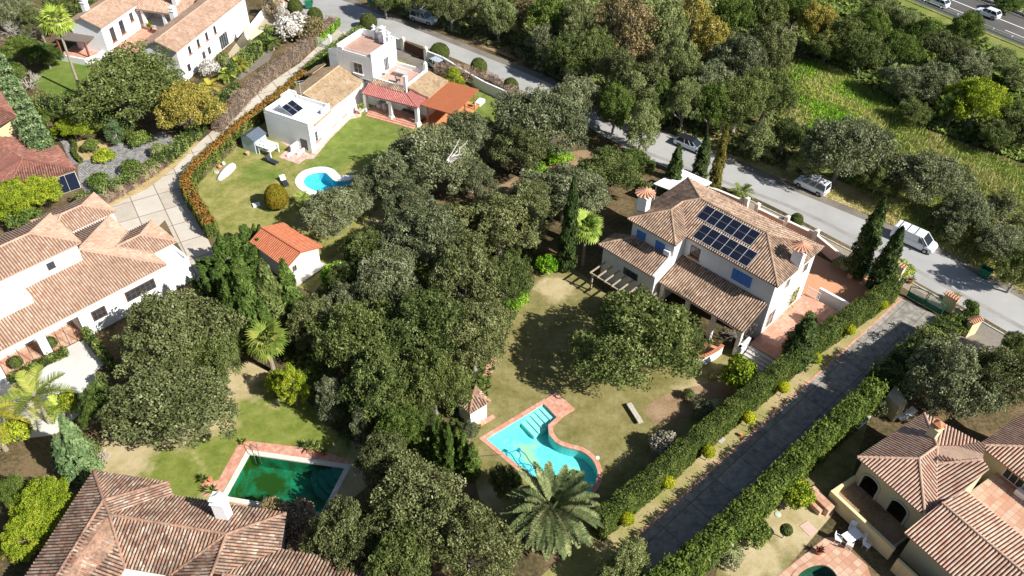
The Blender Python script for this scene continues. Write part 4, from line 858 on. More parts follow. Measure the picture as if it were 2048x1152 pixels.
roof([[f(-32, 4.33, 8), f(-5.8, 4.33, 8), f(-9.1, 7.63, zu), f(-32, 7.63, zu)], [f(-32, 10.93, 8), f(-5.8, 10.93, 8), f(-9.1, 7.63, zu), f(-32, 7.63, zu)], [f(-5.8, 4.33, 8), f(-5.8, 10.93, 8), f(-9.1, 7.63, zu)]], tB, H3,
     caps=[(f(-5.8, 4.33, 8), f(-9.1, 7.63, zu)), (f(-5.8, 10.93, 8), f(-9.1, 7.63, zu)), (f(-9.1, 7.63, zu), f(-32, 7.63, zu))], name='upper_roof')
z3 = 4+2.6*k
roof([[f(-2.6, 2.7, 4), f(2.8, 2.7, 4), f(.2, 5.3, z3), f(-2.6, 5.3, z3)], [f(-2.6, 7.9, 4), f(2.8, 7.9, 4), f(.2, 5.3, z3), f(-2.6, 5.3, z3)], [f(2.8, 2.7, 4), f(2.8, 7.9, 4), f(.2, 5.3, z3)]], tB, H3,
     caps=[(f(2.8, 2.7, 4), f(.2, 5.3, z3)), (f(2.8, 7.9, 4), f(.2, 5.3, z3)), (f(.2, 5.3, z3), f(-2.5, 5.3, z3))], name='wing_roof')
P_, c_ = hip(f, -6.5, .8, 12.05, 17.0, 4.2, k); roof(P_[:], tB, H3, caps=c_, name='rear_roof'); walls(H3, f, -6.2, .4, 11.6, 16.6, 0, 4.1, white)
win(H3, f, 'v-', .45, -4.9, -1.6, 1.6, 2.9, brown, bars=5, proud=.05, fw=.14, rows=2); win(H3, f, 'v-', .45, -8.6, -7.1, 1.4, 2.7, brown, bars=2, proud=.05, fw=.14, rows=2)
win(H3, f, 'v-', 4.75, -9.6, -8.7, 6.2, 7.2, greyw, bars=0, proud=.05)
for a, b in ((-13.1, -9.9), (-17.7, -14.1), (-21.9, -18.7)):
    m = MB(); n_ = 4
    for i in range(n_+1): m.box(f(a+(b-a)*i/n_, .55, 1.5), (.05, .05, 3.0), 41.4)
    m.box(f((a+b)/2, .55, .1), (b-a, .06, .08), 41.4); m.build('porch_glazing', darkm, H3)
sheet('porch_floor', f.rect(-30, -9.8, .45, 3.6), .1, m_terra2, kind=None, parent=H3)
# ---- top-left house
f = Fr(14, Z1(1015, 300, 5.2)); H4 = thing('courtyard_house', f(10, 8), 'white house of two long tiled wings round a courtyard at the top left', 'house')
w_ = MB(); w_.prism(f.rect(.5, 20.5, .35, 6.0), 0, 5.25); w_.prism(f.rect(4.2, 21, 15.6, 21), 0, 5.0); w_.prism(f.rect(13.3, 19, 5.8, 15.8), 0, 1.5); w_.prism(f.rect(16.4, 19, 5.8, 15.8), 1.4, 4.6)
w_.add([f(.5, .35, 5.25), f(.5, 6.0, 5.25), f(.5, 3.15, 6.2)], [(0, 2, 1)]); w_.add([f(4.2, 15.6, 5), f(4.2, 21, 5), f(4.2, 18.3, 6.0)], [(0, 2, 1)])
w_.build('wall', white, H4)
P_, c_ = hip(f, 0, 20.8, 0, 6.3, 5.2, .38, (0, 1)); roof(P_, tG if False else tB, H4, caps=c_)
P_, c_ = hip(f, 3.8, 22, 15.2, 21.4, 5.0, .38, (0, 1)); roof(P_, tB, H4, caps=c_, name='wing_roof')
roof([[f(12.4, 6.4, 4.4), f(12.4, 15.2, 4.4), f(15.9, 15.2, 5.7), f(15.9, 6.4, 5.7)], [f(15.9, 6.4, 5.7), f(15.9, 15.2, 5.7), f(19.4, 15.2, 4.4), f(19.4, 6.4, 4.4)]], tB, H4, caps=[(f(15.9, 6.4, 5.7), f(15.9, 15.2, 5.7))], name='middle_roof')
m = MB()
for v in (7.0, 10.6, 14.4): m.box(f(12.9, v, 2.9), (.5, .5, 2.9), 14)
m.box(f(12.9, 10.8, 4.2), (.4, 9.0, .35), 14); m.build('porch_columns', white, H4)
for u in (3.2, 5.6, 8.0, 10.4): win(H4, f, 'v-', .35, u, u+.6, 3.2, 4.4, brown, bars=0, sill=terra)
for u in (2.0, 6.2, 7.8): win(H4, f, 'v-', .35, u, u+.7, 1.0, 2.1, brown, bars=0)
win(H4, f, 'v-', .35, 11.2, 13.6, .1, 2.4, greyw, bars=3, rows=1, name='garage_door')
for a, b, z0, z1 in ((5.8, 6.8, 1.7, 3.9), (8.2, 9.2, 1.9, 4.0), (11.0, 11.8, 2.8, 4.1)): win(H4, f, 'v-', 15.6, a, b, z0, z1, brown, bars=1, sill=terra)
chimney(H4, f(7.2, 19.9), .9, .7, 4.8, 7.0, 14, white, 'flat'); chimney(H4, f(14.6, 9.0), 1., .8, 4.8, 6.6, 14, white, 'flat'); chimney(H4, f(10.6, 7.0), .9, .8, 1.5, 6.0, 14, white, 'flat')
sheet('courtyard_floor', f.rect(5, 13.3, 6.3, 15.6), .9, m_terra, kind=None, parent=H4)
m = MB(); m.prism(f.rect(5, 13.3, 6.3, 15.6), 0, .89); m.build('courtyard_base', white, H4)
Zp = Z(90, 0, 6.778); TT = thing('terrace_pergola', Zp(400, 560)*[1, 1, 0], 'dark roofed wooden pergola on a white walled terrace at the end of the courtyard house', 'pergola')
q = [Zp(130, 527, 3.1), Zp(540, 582, 3.1), Zp(738, 432, 3.3), Zp(350, 370, 3.3)]; m = MB(); m.prism(q, 3.05, 3.2); m.build('pergola_roof', plain('reed_roof', (.16, .13, .11, 1), .95, .2, 5, bump=.5), TT)
for a in q: p0 = a*.93+sum(q)/4*.07; m = MB(); m.box((p0[0], p0[1], 1.5), (.22, .22, 3.0), 14); m.build('post', plain('red_brown_wood', (.22, .07, .04, 1), .8), TT)
m = MB(); tq = [Zp(205, 735, 1.0), Zp(540, 800, 1.0), Zp(700, 740, 1.0), Zp(830, 640, 1.0)]
for a, b in zip(tq[:-1], tq[1:]):
    d = b-a; c0 = (a+b)/2; m.box((c0[0], c0[1], .5), (np.linalg.norm(d)+.1, .3, 1.0), math.degrees(math.atan2(d[0], d[1])))
m.build('terrace_wall', white, TT); m = MB(); m.prism([a*[1, 1, 0] for a in tq]+[q[2]*[1, 1, 0], q[3]*[1, 1, 0], q[0]*[1, 1, 0]], 0, .6); m.build('terrace_floor', m_terra, TT)
# ---- bottom-left house
f = Fr(98, B1(540, 545, 4)); H5 = thing('old_tiled_house', f(8, -5), 'house of weathered clay tile roofs round a small court at the bottom left corner', 'house')
V_ = dict(a=f(0, 0, 4), b=f(6.5, 0, 4), c=f(2.95, -3.1, 5.12), d=f(0, -15, 4), e=f(2.95, -15, 5.12), g=f(7.4, -1.1, 4), h=f(4.1, -4.25, 5.18), i=f(16.9, -1.1, 4), j=f(13.6, -4.3, 5.22), k=f(6.8, -7.6, 4.05), l=f(6.8, -15, 4.05), n=f(2.95, -6, 5.12),
          o=f(10.45, -7.6, 4.05), p=f(13.9, -15, 5.28), q=f(10.45, -15, 4.05), r=f(17.6, -4.2, 4.0), s=f(14.6, -7.4, 5.16), t=f(28, -4.2, 4), u=f(28, -7.4, 5.16), x=f(28, -12, 3.5), y=f(14.2, -12, 3.55), z=f(13.9, -7.4, 5.28))
R_ = lambda s_: [V_[ch] for ch in s_]
roof([R_('abc'), R_('adec'), R_('bghc'), R_('gijh'), R_('chn'), R_('hklen'), R_('hjok'), [V_['j'], V_['z'], V_['p'], V_['q'], V_['o']], R_('irszj'), R_('rtus'), R_('suxy')], tC, H5,
     caps=[(V_[a], V_[b]) for a, b in ('ac', 'bc', 'ch', 'hj', 'ce', 'hk', 'jo', 'jz', 'zp', 'ij', 'jr'[0:2], 'rs', 'su') if (a, b) not in (('j', 'r'), ('r', 's'))])
w_ = MB(); w_.prism([f(.4, -.4), f(6.6, -.4), f(6.6, -7.5), f(6.3, -15), f(.4, -15)], 0, 3.98); w_.prism(f.rect(6.61, 16.6, -7.2, -1.5), 0, 3.98); w_.prism(f.rect(10.8, 17.2, -15, -7.21), 0, 3.9); w_.prism(f.rect(17.21, 28, -12, -4.6), 0, 3.9); w_.build('wall', white, H5)
m = MB(); m.prism(f.rect(6.62, 10.6, -12, -7.21), 0, 3.7); m.build('court_roof', cream, H5)
chimney(H5, f(12.5, -2.5), 1.0, .8, 4.2, 6.6, 98, white, 'flat')
# ---- bottom-right house
f = Fr(146, B5(330, 468, 4)); H6 = thing('yellow_tiled_house', f(6, 4), 'yellow walled house with bold striped clay tiles and arched openings', 'house')
V_ = dict(a=f(0, 0, 4), b=f(0, 9, 4), c=f(3.25, 3.3, 5.17), d=f(3.25, 5.7, 5.2), e=f(6.8, 0, 4), g=f(7.05, 1.2, 3.95), h=f(4.3, 4.4, 4.85), i=f(6.3, 7.2, 5.8), j=f(7.15, 6.9, 5.75), k=f(7.15, 4.0, 4.85), l=f(5.2, 10.2, 4.3),
          n=f(6.8, -2.4, 3.75), o=f(17, -2.4, 3.75), p=f(17, 1.45, 4.9), q=f(6.9, 1.45, 4.9), r=f(17, 5.4, 3.7), s=f(6.9, 5.2, 3.75))
roof([R_('aec'), R_('acdb'), R_('ceghd'), R_('gjih'), R_('dhil'), R_('dlb'), R_('nopq'), R_('qprs')], tA if False else tilemat('striped_tiles', [(240, 204, 176), (232, 188, 158), (244, 214, 190), (224, 170, 144), (236, 198, 176)], .4, (70, 48, 40), .5, .85), H6,
     caps=[(V_[a], V_[b]) for a, b in ('ac', 'ec', 'cd', 'hi', 'bd', 'qp', 'dh')], amp=.1)
w_ = MB(); w_.prism([f(.4, 2.6), f(6.5, 2.6), f(6.5, 8.6), f(.4, 8.6)], 0, 3.95); w_.prism(f.rect(.4, .65, .61, 2.59), 0, 3.95); w_.prism(f.rect(6.3, 6.6, .61, 2.59), 0, 3.95); w_.prism([f(6.51, 4.9), f(7.0, 4.9), f(7.0, 6.85), f(6.51, 6.85)], 0, [5.0, 5.0, 5.6, 5.6]); w_.prism(f.rect(7.2, 17, -1.6, 4.8), 0, 3.6)
w_.build('wall', ochre2, H6)
# front wall with two arched openings
def arch_wall(parent, fr, u0, u1, v0, v1, z1, arches, mat):
    m = MB(); us = [u0]
    for a, b, za in arches:
        m.prism(fr.rect(us[-1], a, v0, v1), 0, z1); us.append(b); n = 10; c = (a+b)/2; r = (b-a)/2
        top = [(c-r*math.cos(math.pi*i/n), za+r*.8*math.sin(math.pi*i/n)) for i in range(n+1)]
        for (x0, y0), (x1, y1) in zip(top[:-1], top[1:]):
            P8 = [fr(x0, v0, y0), fr(x1, v0, y1), fr(x1, v0, z1), fr(x0, v0, z1), fr(x0, v1, y0), fr(x1, v1, y1), fr(x1, v1, z1), fr(x0, v1, z1)]
            m.add(P8, [(0, 1, 2, 3), (5, 4, 7, 6), (4, 5, 1, 0), (3, 2, 6, 7)])
    m.prism(fr.rect(us[-1], u1, v0, v1), 0, z1); o = m.build('arched_wall', mat, parent)
    for a, b, za in arches:
        k_ = MB(); n = 12; c = (a+b)/2; r = (b-a)/2; pts = [fr(a, v0-.05, .9)]+[fr(c-r*math.cos(math.pi*i/n), v0-.05, za+r*.8*math.sin(math.pi*i/n)) for i in range(n+1)]+[fr(b, v0-.05, .9)]
        k_.tube(pts, .1, 6); k_.build('arch_trim', plain('pale_trim', (.5, .47, .4, 1), .8), o)
arch_wall(H6, f, .4, 6.6, .35, .6, 3.95, [(1.0, 2.7, 2.3), (3.9, 5.6, 2.3)], ochre2)
m = MB(); m.prism(f.rect(.35, 6.6, -2.7, .34), 0, .9); m.build('terrace_base', ochre2, H6); sheet('planter_soil', f.rect(.7, 6.5, -2.4, .3), .93, g_dirt, kind=None, parent=H6)
m = MB(); m.prism(f.rect(.35, 6.9, -2.75, -2.45), 0, 1.6); m.prism(f.rect(.35, .6, -2.44, .3), 0, 1.6); m.prism(f.rect(7.6, 16, -3.3, -3.05), 0, 1.7); m.build('parapet', ochre, H6)
m = MB()
for a, b, c0, d0, z in ((2.2, 4.6, -3.9, -3.0, .9), (3.2, 4.2, -4.4, -3.4, .6)): m.prism(f.rect(a-3.2, b-3.2, c0, d0), 0, z)
m.build('outdoor_steps', m_terra2, H6)
chimney(H6, f(2.2, 6.6), .8, .7, 4.6, 6.0, 146, ochre2, terra)
P_, c_ = hip(f, 4.8, 18, 10.1, 17, 4.0, .34, (1, 1)); roof(P_, bpy.data.materials['striped_tiles'], H6, caps=c_, name='wing_roof'); walls(H6, f, 5.3, 18, 10.5, 16.6, 0, 4.0, ochre2)
m = MB(); m.prism(f.rect(7.0, 18, 4.81, 10.49), 0, 2.4); m.build('roof_terrace', ochre2, H6); sheet('terrace_floor', f.rect(7.05, 18, 5.3, 10.48), 2.415, m_terra2, kind=None, parent=H6)
win(H6, f, 'v-', 10.5, 7.4, 9.2, 2.5, 3.9, cream, name='door', bars=2, rows=1, proud=.08); win(H6, f, 'v-', 10.5, 11.2, 12.4, 2.5, 3.9, cream, name='door', bars=1, rows=1, proud=.08)
m = MB(); m.box(f(9.5, 9.9, 2.75), (.9, .45, .6), 146); m.build('air_conditioner', whitep, H6)
# ---- yellow house on the left edge
H7 = thing('ochre_house', Z1(60, 900)*[1, 1, 0], 'yellow walled house with mossy pink tiles and a dark blue garage door', 'house')
ye = [Z1(-60, 745, 5.0), Z1(92, 668, 5.0), Z1(-10, 510, 5.0)]; ap = Z1(-120, 560, 6.3)
roof([[ye[0], ye[1], ap], [ye[1], ye[2], ap]], tG, H7, name='upper_roof'); m = MB(); yw = [Z1(-70, 700, 4.9), Z1(85, 668, 4.9), Z1(-10, 545, 4.9), Z1(-140, 560, 4.9)]; m.prism(yw, 0, 4.95); m.build('wall', ochre, H7)
g0, g1, g2 = Z1(265, 1032, 2.8), Z1(440, 975, 2.8), Z1(335, 840, 2.8); yA, yB = Z1(130, 900, 4.1), Z1(270, 800, 4.1)
e0 = Z1(90, 1060, 2.8); hp = Z1(130, 915, 4.0)
roof([[Z1(60, 1060, 2.8), g0, g1, hp], [g1, Z1(335, 840, 2.9), hp], [Z1(215, 875, 3.4), Z1(150, 790, 3.4), Z1(-80, 790, 4.2), hp], [hp, Z1(-80, 790, 4.2), Z1(-100, 1050, 3.0), Z1(60, 1060, 2.8)]], tG, H7, caps=[(g1, hp), (hp, Z1(60, 1060, 2.8)), (hp, Z1(335, 840, 2.9))], name='garage_roof')
m = MB(); gi = [q*[1, 1, 0] for q in (g0, g1, Z1(330, 860, 2.8), Z1(120, 870, 2.8), Z1(0, 1040, 2.8))]; cc_ = sum(gi)/5; gi = [q*.93+cc_*.07 for q in gi]; m.prism(gi, 0, 2.75); m.build('garage_wall', cream, H7)
d = gi[1]-gi[0]; o_ = np.array([d[1], -d[0], 0])/np.linalg.norm(d); o_ = o_ if o_@(gi[0]-cc_) > 0 else -o_
for t0, t1 in ((.03, .6), (.62, .98)):
    m = MB(); q = gi[0]+d*(t0+t1)/2+o_*.04; m.box((q[0], q[1], 1.25), (np.linalg.norm(d)*(t1-t0), .08, 2.3), math.degrees(math.atan2(d[0], d[1]))); m.build('garage_door', plain('navy_paint', (.008, .014, .035, 1), .6), H7)
# ------------------------------------------------------------------ vegetation prototypes
def finer(B, rg, n, k):
    out = []
    for x, y, z, a, b, c in B:
        out.append((x, y, z-.15*c, a*.72, b*.72, c*.72))
        for _ in range(n):
            d = rg.normal(0, 1, 3); d /= np.linalg.norm(d); d[2] = abs(d[2])*.8 if rg.random() < .75 else d[2]; s = k*rg.uniform(.7, 1.35)
            out.append((x+d[0]*a*.78, y+d[1]*b*.78, z+d[2]*c*.85, a*s, b*s, c*s*1.1))
    return out
def crown_blobs(kind, rg):
    B = []
    if kind == 'oak':
        R, H = 5.5, 7.6; a1, a2 = rg.uniform(0, 6.3, 2)
        for i in range(74):
            th = rg.uniform(0, 6.283); zz = rg.uniform(-.25, 1.0); q = math.sqrt(max(0, 1-zz*zz)) if zz > 0 else 1
            rr = R*(.78+.17*math.sin(2*th+a1)+.13*math.sin(3*th+a2))*rg.uniform(.72, 1.06); r = rg.uniform(.75, 1.5)
            B.append((q*rr*math.cos(th), q*rr*math.sin(th), H*.50+zz*H*.38*rg.uniform(.72, 1.12), r*rg.uniform(.85, 1.2), r*rg.uniform(.85, 1.2), r*rg.uniform(.65, .9)))
        for i in range(14):
            th = rg.uniform(0, 6.283); q = rg.uniform(0, .55)*R; B.append((q*math.cos(th), q*math.sin(th), H*rg.uniform(.52, .78), 1.7, 1.7, 1.1))
        B = finer(B, rg, 5, .36)
    elif kind == 'loose':
        R, H = 3.6, 8.5; a1 = rg.uniform(0, 6.3)
        for i in range(52):
            th = rg.uniform(0, 6.283); z = rg.uniform(.22, 1); q = R*(math.sin(math.pi*min(1, .12+z*.86))**.7)*(.8+.2*math.sin(2*th+a1))*rg.uniform(.45, 1.0)
            r = rg.uniform(.5, 1.05); B.append((q*math.cos(th), q*math.sin(th), z*H*.93, r, r, r*rg.uniform(.8, 1.3)))
        B = finer(B, rg, 4, .42)
    elif kind == 'bush':
        R, H = 1.6, 2.0
        for i in range(26):
            d = rg.normal(0, 1, 3); d /= np.linalg.norm(d); r = rg.uniform(.3, .6); B.append((d[0]*R*.72, d[1]*R*.72, .75+abs(d[2])*H*.42*rg.uniform(.6, 1), r, r, r*.85))
    return B
def limb(m, a, b, r0, r1, rg, n=4, wob=.25):
    a, b = np.array(a, float), np.array(b, float); L = np.linalg.norm(b-a)
    pts = [a+(b-a)*t+(rg.normal(0, wob*L*.12, 3) if 0 < t < 1 else 0) for t in np.linspace(0, 1, n+1)]
    m.tube(pts, [r0+(r1-r0)*t for t in np.linspace(0, 1, n+1)], 5, False)
PROTO = {}
LEAFP = dict(oak=(.125, .07, 27, .85), loose=(.115, .065, 32, .85), bush=(.10, .07, 60, .75))
def proto(kind, var):
    key = (kind, var)
    if key in PROTO: return PROTO[key]
    rg = np.random.default_rng(100+var*17+len(kind)); m = MB(); a, b, dens, jit = LEAFP.get(kind, (0, 0, 0, 0))
    if kind in ('oak', 'loose', 'bush'):
        B = crown_blobs(kind, rg); V, r = blob_leaves(B, dens, a, b, jit, up=None, shell=(.55, 1.14), inner=.6)
        # stray sprays that break the outline
        C = np.array(B); k = rg.integers(0, len(C), 900 if kind != 'bush' else 250); d = sph(len(k)); d[:, 2] = np.abs(d[:, 2])*.9-.1
        pts = C[k, :3]+d*C[k, 3:6]*rg.uniform(1.05, 1.35, (len(k), 1)); V2 = leafq(pts, d, a*1.1, b, .9); V = np.vstack([V, V2]); r = np.concatenate([r, rg.random(len(V2))])
        top = {'oak': 3.0, 'loose': 6.0, 'bush': .8}[kind]; r0 = {'oak': .32, 'loose': .2, 'bush': .07}[kind]
        limb(m, (0, 0, -.1), (rg.normal(0, .25), rg.normal(0, .25), top*.6), r0*1.2, r0, rg)
        for i in rg.choice(len(B), min(len(B), 16 if kind != 'bush' else 6), False):
            q = np.array(B[i][:3]); limb(m, (0, 0, top*.5), q+[0, 0, .2], r0*.6, .05, rg, 5)
    elif kind == 'cyp':      # slender flame, unit height 10, radius 1
        V, r = column_leaves(1.0, 10, 5200, rg, .22, .075); limb(m, (0, 0, -.1), (0, 0, 9), .12, .03, rg, 3, .02)
    elif kind == 'con':      # broad conifer of upswept plumes, height 8, radius 2.2
        V, r = [], []
        for i in range(30):
            th = rg.uniform(0, 6.283); q = 2.2*rg.uniform(.2, 1)**.7; h = (8-q*1.9)*rg.uniform(.6, 1); 
            V1, r1 = column_leaves(rg.uniform(.5, .85), h, 650, rg, .2, .08, lean=(q*math.cos(th)/h, q*math.sin(th)/h)); V.append(V1+np.array([q*.35*math.cos(th), q*.35*math.sin(th), 0])); r.append(r1*.6+rg.random()*.4)
        V = np.vstack(V); r = np.concatenate(r); limb(m, (0, 0, -.1), (0, 0, 3.2), .22, .08, rg, 3, .02)
    o = (V, r, m)
    PROTO[key] = o
    return o
def column_leaves(R, H, n, rg, a, b, lean=(0, 0)):
    z = rg.uniform(.02, 1, n)**.9; th = rg.uniform(0, 6.283, n)
    pr = np.minimum(1, z*7+.35)*(1-z**2.2)**.75
    lump = 1+.16*np.sin(th*3+z*19)+.13*np.sin(th*5-z*31)+.08*np.sin(z*70+th*2)
    rr = R*pr*lump*rg.uniform(.72, 1.05, n)
    c = np.stack([rr*np.cos(th), rr*np.sin(th), z*H], 1); nn = np.stack([np.cos(th), np.sin(th), np.full(n, .25)], 1)
    up = np.stack([np.cos(th)*.25+lean[0], np.sin(th)*.25+lean[1], np.ones(n)], 1); c[:, 0] += lean[0]*c[:, 2]; c[:, 1] += lean[1]*c[:, 2]
    V = leafq(c, nn, a, b, .5, up); r = np.clip((lump-.7)/.75*.5+rg.random(n)*.5, 0, 1)
    return V, r
DIM = dict(oak=(5.5, 7.6), loose=(3.6, 8.5), bush=(1.6, 2.0), cyp=(1.0, 10.), con=(2.2, 8.))
SRC = {}
def mpx(p): return F_/float((np.array(p)-CC)@_fw)
TREES = []
def plant(kind, cx, cy, rpx, H, label, mat, cat='tree', group=None, var=None, base=False, rot=None, name=None, R=None, tip=None):
    "a tree or shrub: crown centre pixel (or base pixel), crown radius in photo pixels, height in metres"
    p = P(cx, cy, 0 if base else H*.55); r = R if R is not None else rpx/mpx(p); p[2] = 0
    var = (len(TREES) % {'oak': 5, 'loose': 4, 'bush': 4, 'cyp': 2, 'con': 2}[kind]) if var is None else var
    t = thing(name or {'oak': 'oak_tree', 'loose': 'tree', 'bush': 'shrub', 'cyp': 'cypress', 'con': 'conifer'}[kind], p, label, cat, group)
    key = (kind, var)
    if key not in SRC:
        V, rr, m = proto(kind, var); SRC[key] = None
        bn = 'crown' if kind != 'bush' else 'foliage'
        WL['__o'] = np.zeros(3); 
        c = mkquads(bn, V, mat, None, rr, origin=(0, 0, 0)); s = mk('trunk' if kind != 'bush' else 'stem', np.array(m.v), m.f, bark, None, True, origin=(0, 0, 0))
        c.parent = t; s.parent = t; SRC[key] = (c, s); cs = (c, s)
    else:
        c0, s0 = SRC[key]; c, s = c0.copy(), s0.copy(); COL.objects.link(c); COL.objects.link(s); c.parent = t; s.parent = t; cs = (c, s)
    c.material_slots[0].link = 'OBJECT'; c.material_slots[0].material = mat
    d = DIM[kind]; k = r/d[0]; e_ = random.uniform(.86, 1.16) if kind == 'oak' else 1.; t.scale = (k*e_*(1.06 if kind == 'oak' else 1), k/e_*(1.06 if kind == 'oak' else 1), H/d[1]); t.rotation_euler = (0, 0, random.uniform(0, 6.28) if rot is None else rot)
    TREES.append(t); return t
# ------------------------------------------------------------------ hedges
def hedge(label, pts, width, h, mat, name='hedge', a=.12, b=.06, dens=70, ragged=.12, mat2=None, group=None, tips=False, cat='hedge', top_z=None, lumps=.10, coremat=None, round_=.0, bare=False):
    "clipped hedge along a line of world points; mat2 covers the top"
    pts = [np.array([q[0], q[1], 0.]) for q in pts]; seg = []
    V = []; R_ = []; W2 = []; core = MB()
    ph = random.uniform(0, 9)
    for p, q in zip(pts[:-1], pts[1:]):
        d = q-p; L = np.linalg.norm(d); d = d/L; s = np.array([-d[1], d[0], 0]); az = math.degrees(math.atan2(d[0], d[1]))
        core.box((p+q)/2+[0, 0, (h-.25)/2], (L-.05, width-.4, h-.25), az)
        peri = 2*h+width; n = int(dens*L*peri); t = RNG.uniform(-.03, L+.03, n); u = RNG.uniform(0, peri, n)
        z = np.where(u < h, u, np.where(u < h+width, h, peri-u)); y = np.where(u < h, -width/2, np.where(u < h+width, u-h-width/2, width/2))
        nz = np.where((u >= h) & (u < h+width), 1., .15); ny = np.where(u < h, -1., np.where(u < h+width, y/width*1.2, 1.))
        w_ = (p[0]*d[0]+p[1]*d[1])+t; lump = lumps*(np.sin(w_*1.7+ph)+np.sin(w_*4.1+y*2.3)+np.sin(z*3.3+w_*2.9))
        y = y*(1+lump*.9+(-round_*(z/h)**3))+RNG.normal(0, ragged*.45, n); z = z*(1+lump*.35)+np.abs(RNG.normal(0, ragged, n))*(nz > .5)-RNG.uniform(0, .12, n)
        c = p+t[:, None]*d+y[:, None]*s; c[:, 2] = np.maximum(z, .03)
        nn = ny[:, None]*s+np.array([0, 0, 1.])*nz[:, None]
        up = None if not tips else np.tile([0, 0, 1.], (n, 1))
        V.append(leafq(c, nn, a, b, .6, up)); R_.append(np.clip(.5+lump*2.2+RNG.normal(0, .22, n), 0, 1)); W2.append(nz > .5)
        if tips:
            m_ = int(L*width*9); t = RNG.uniform(0, L, m_); y = RNG.uniform(-width/2, width/2, m_); hh = RNG.uniform(.2, .75, m_)
            for j in range(5):
                c = p+t[:, None]*d+y[:, None]*s; c[:, 2] = h-.1+hh*j/4.; c[:, :2] += RNG.normal(0, .05, (m_, 2)); V.append(leafq(c, RNG.normal(0, 1, (m_, 3)), a, b, .3, np.tile([0, 0, 1.], (m_, 1)))); R_.append(RNG.uniform(.4, 1, m_)); W2.append(np.zeros(m_, bool))
    for p, q in ((pts[0], pts[1]), (pts[-1], pts[-2])):      # leafy ends
        d = p-q; d = d/np.linalg.norm(d); s = np.array([-d[1], d[0], 0]); n = int(dens*width*h*1.2)
        c = p+d*(.08+RNG.normal(0, ragged*.5, n))[:, None]+s*RNG.uniform(-width/2, width/2, n)[:, None]; c[:, 2] = RNG.uniform(.03, h, n)
        V.append(leafq(c, np.tile(d+[0, 0, .15], (n, 1)), a, b, .6)); R_.append(np.clip(RNG.normal(.5, .25, n), 0, 1)); W2.append(np.zeros(n, bool))
    V = np.vstack(V); R_ = np.concatenate(R_); W2 = np.concatenate(W2); c0 = sum(pts)/len(pts)
    t = thing(name, pts[0]*.5+pts[-1]*.5, label, cat, group)
    if mat2 is not None:
        mkquads('foliage', V[~W2], mat, t, R_[~W2]); mkquads('hedge_top', V[W2], mat2, t, R_[W2])
    else: mkquads('foliage', V, mat, t, R_)
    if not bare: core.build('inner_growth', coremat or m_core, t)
    return t
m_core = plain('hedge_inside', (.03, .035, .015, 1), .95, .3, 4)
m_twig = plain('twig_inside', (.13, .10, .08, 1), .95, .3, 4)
def topi(label, c, R, H, mat=None, cat='topiary', group=None, trunk=0., name='topiary_ball', n=1500, a=.06, sharp=1.):
    "clipped ball or dome: c = ground point"
    t = thing(name, (c[0], c[1], 0), label, cat, group); n = int(1200*R*R*H/R)+500
    d = sph(n*2); d = d[d[:, 2] > (-.95 if trunk else -.35)]; cz = trunk+H/2 if trunk else H*.42; rz = H/2 if trunk else H*.58
    k = RNG.uniform(.93, 1.03, len(d))+.03*np.sin(d[:, 0]*9)*np.sin(d[:, 1]*8)
    pts = np.array([c[0], c[1], cz])+d*[R, R, rz]*k[:, None]; pts = pts[pts[:, 2] > .02]; d = (pts-[c[0], c[1], cz])/[R, R, rz]
    mkquads('foliage', leafq(pts, d, a, a*.7, .45), mat or L_top, t)
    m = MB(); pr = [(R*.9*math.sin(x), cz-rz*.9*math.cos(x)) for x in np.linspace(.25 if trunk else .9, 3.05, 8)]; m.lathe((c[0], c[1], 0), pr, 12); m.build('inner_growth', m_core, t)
    if trunk:
        m = MB(); m.tube([(c[0], c[1], 0), (c[0]+.04, c[1], trunk+.1)], .05, 6); m.build('trunk', whitew, t)
    return t
whitew = plain('limewashed_bark', (.55, .5, .42, 1), .9)
# ------------------------------------------------------------------ palms
def feather_frond(L, droop, rise, n=26, lw=.55, w=.05, rg=RNG, vee=.35):
    "quads of one pinnate frond growing along +x from the origin"
    t = np.linspace(.0, 1, n); x = L*(t-droop*.16*t**3); z = rise*L*t-droop*L*.5*t**2.2
    P0 = np.stack([x, np.zeros(n), z], 1); Q = []
    for i in range(n-1): Q.append([P0[i]+[0, -.03, 0], P0[i+1]+[0, -.025, 0], P0[i+1]+[0, .025, .01], P0[i]+[0, .03, .01]])
    for i in range(3, n):
        l = lw*(math.sin(math.pi*min(1, .12+t[i]*.86))**.6)
        for s in (-1, 1):
            b = P0[i]; tip = b+np.array([l*.55, s*l*.85, l*vee*rg.uniform(.3, 1.2)-.25*l*t[i]])+rg.normal(0, .02, 3)
            q = np.array([w, 0, 0]); Q.append([b-q, b+q, tip+q*.3, tip-q*.3])
    return np.array(Q)
def rotz(V, a, tilt=0):
    c, s = math.cos(tilt), math.sin(tilt); R1 = np.array([[c, 0, -s], [0, 1, 0], [s, 0, c]]); ca, sa = math.cos(a), math.sin(a); R2 = np.array([[ca, -sa, 0], [sa, ca, 0], [0, 0, 1]])
    return V@R1.T@R2.T
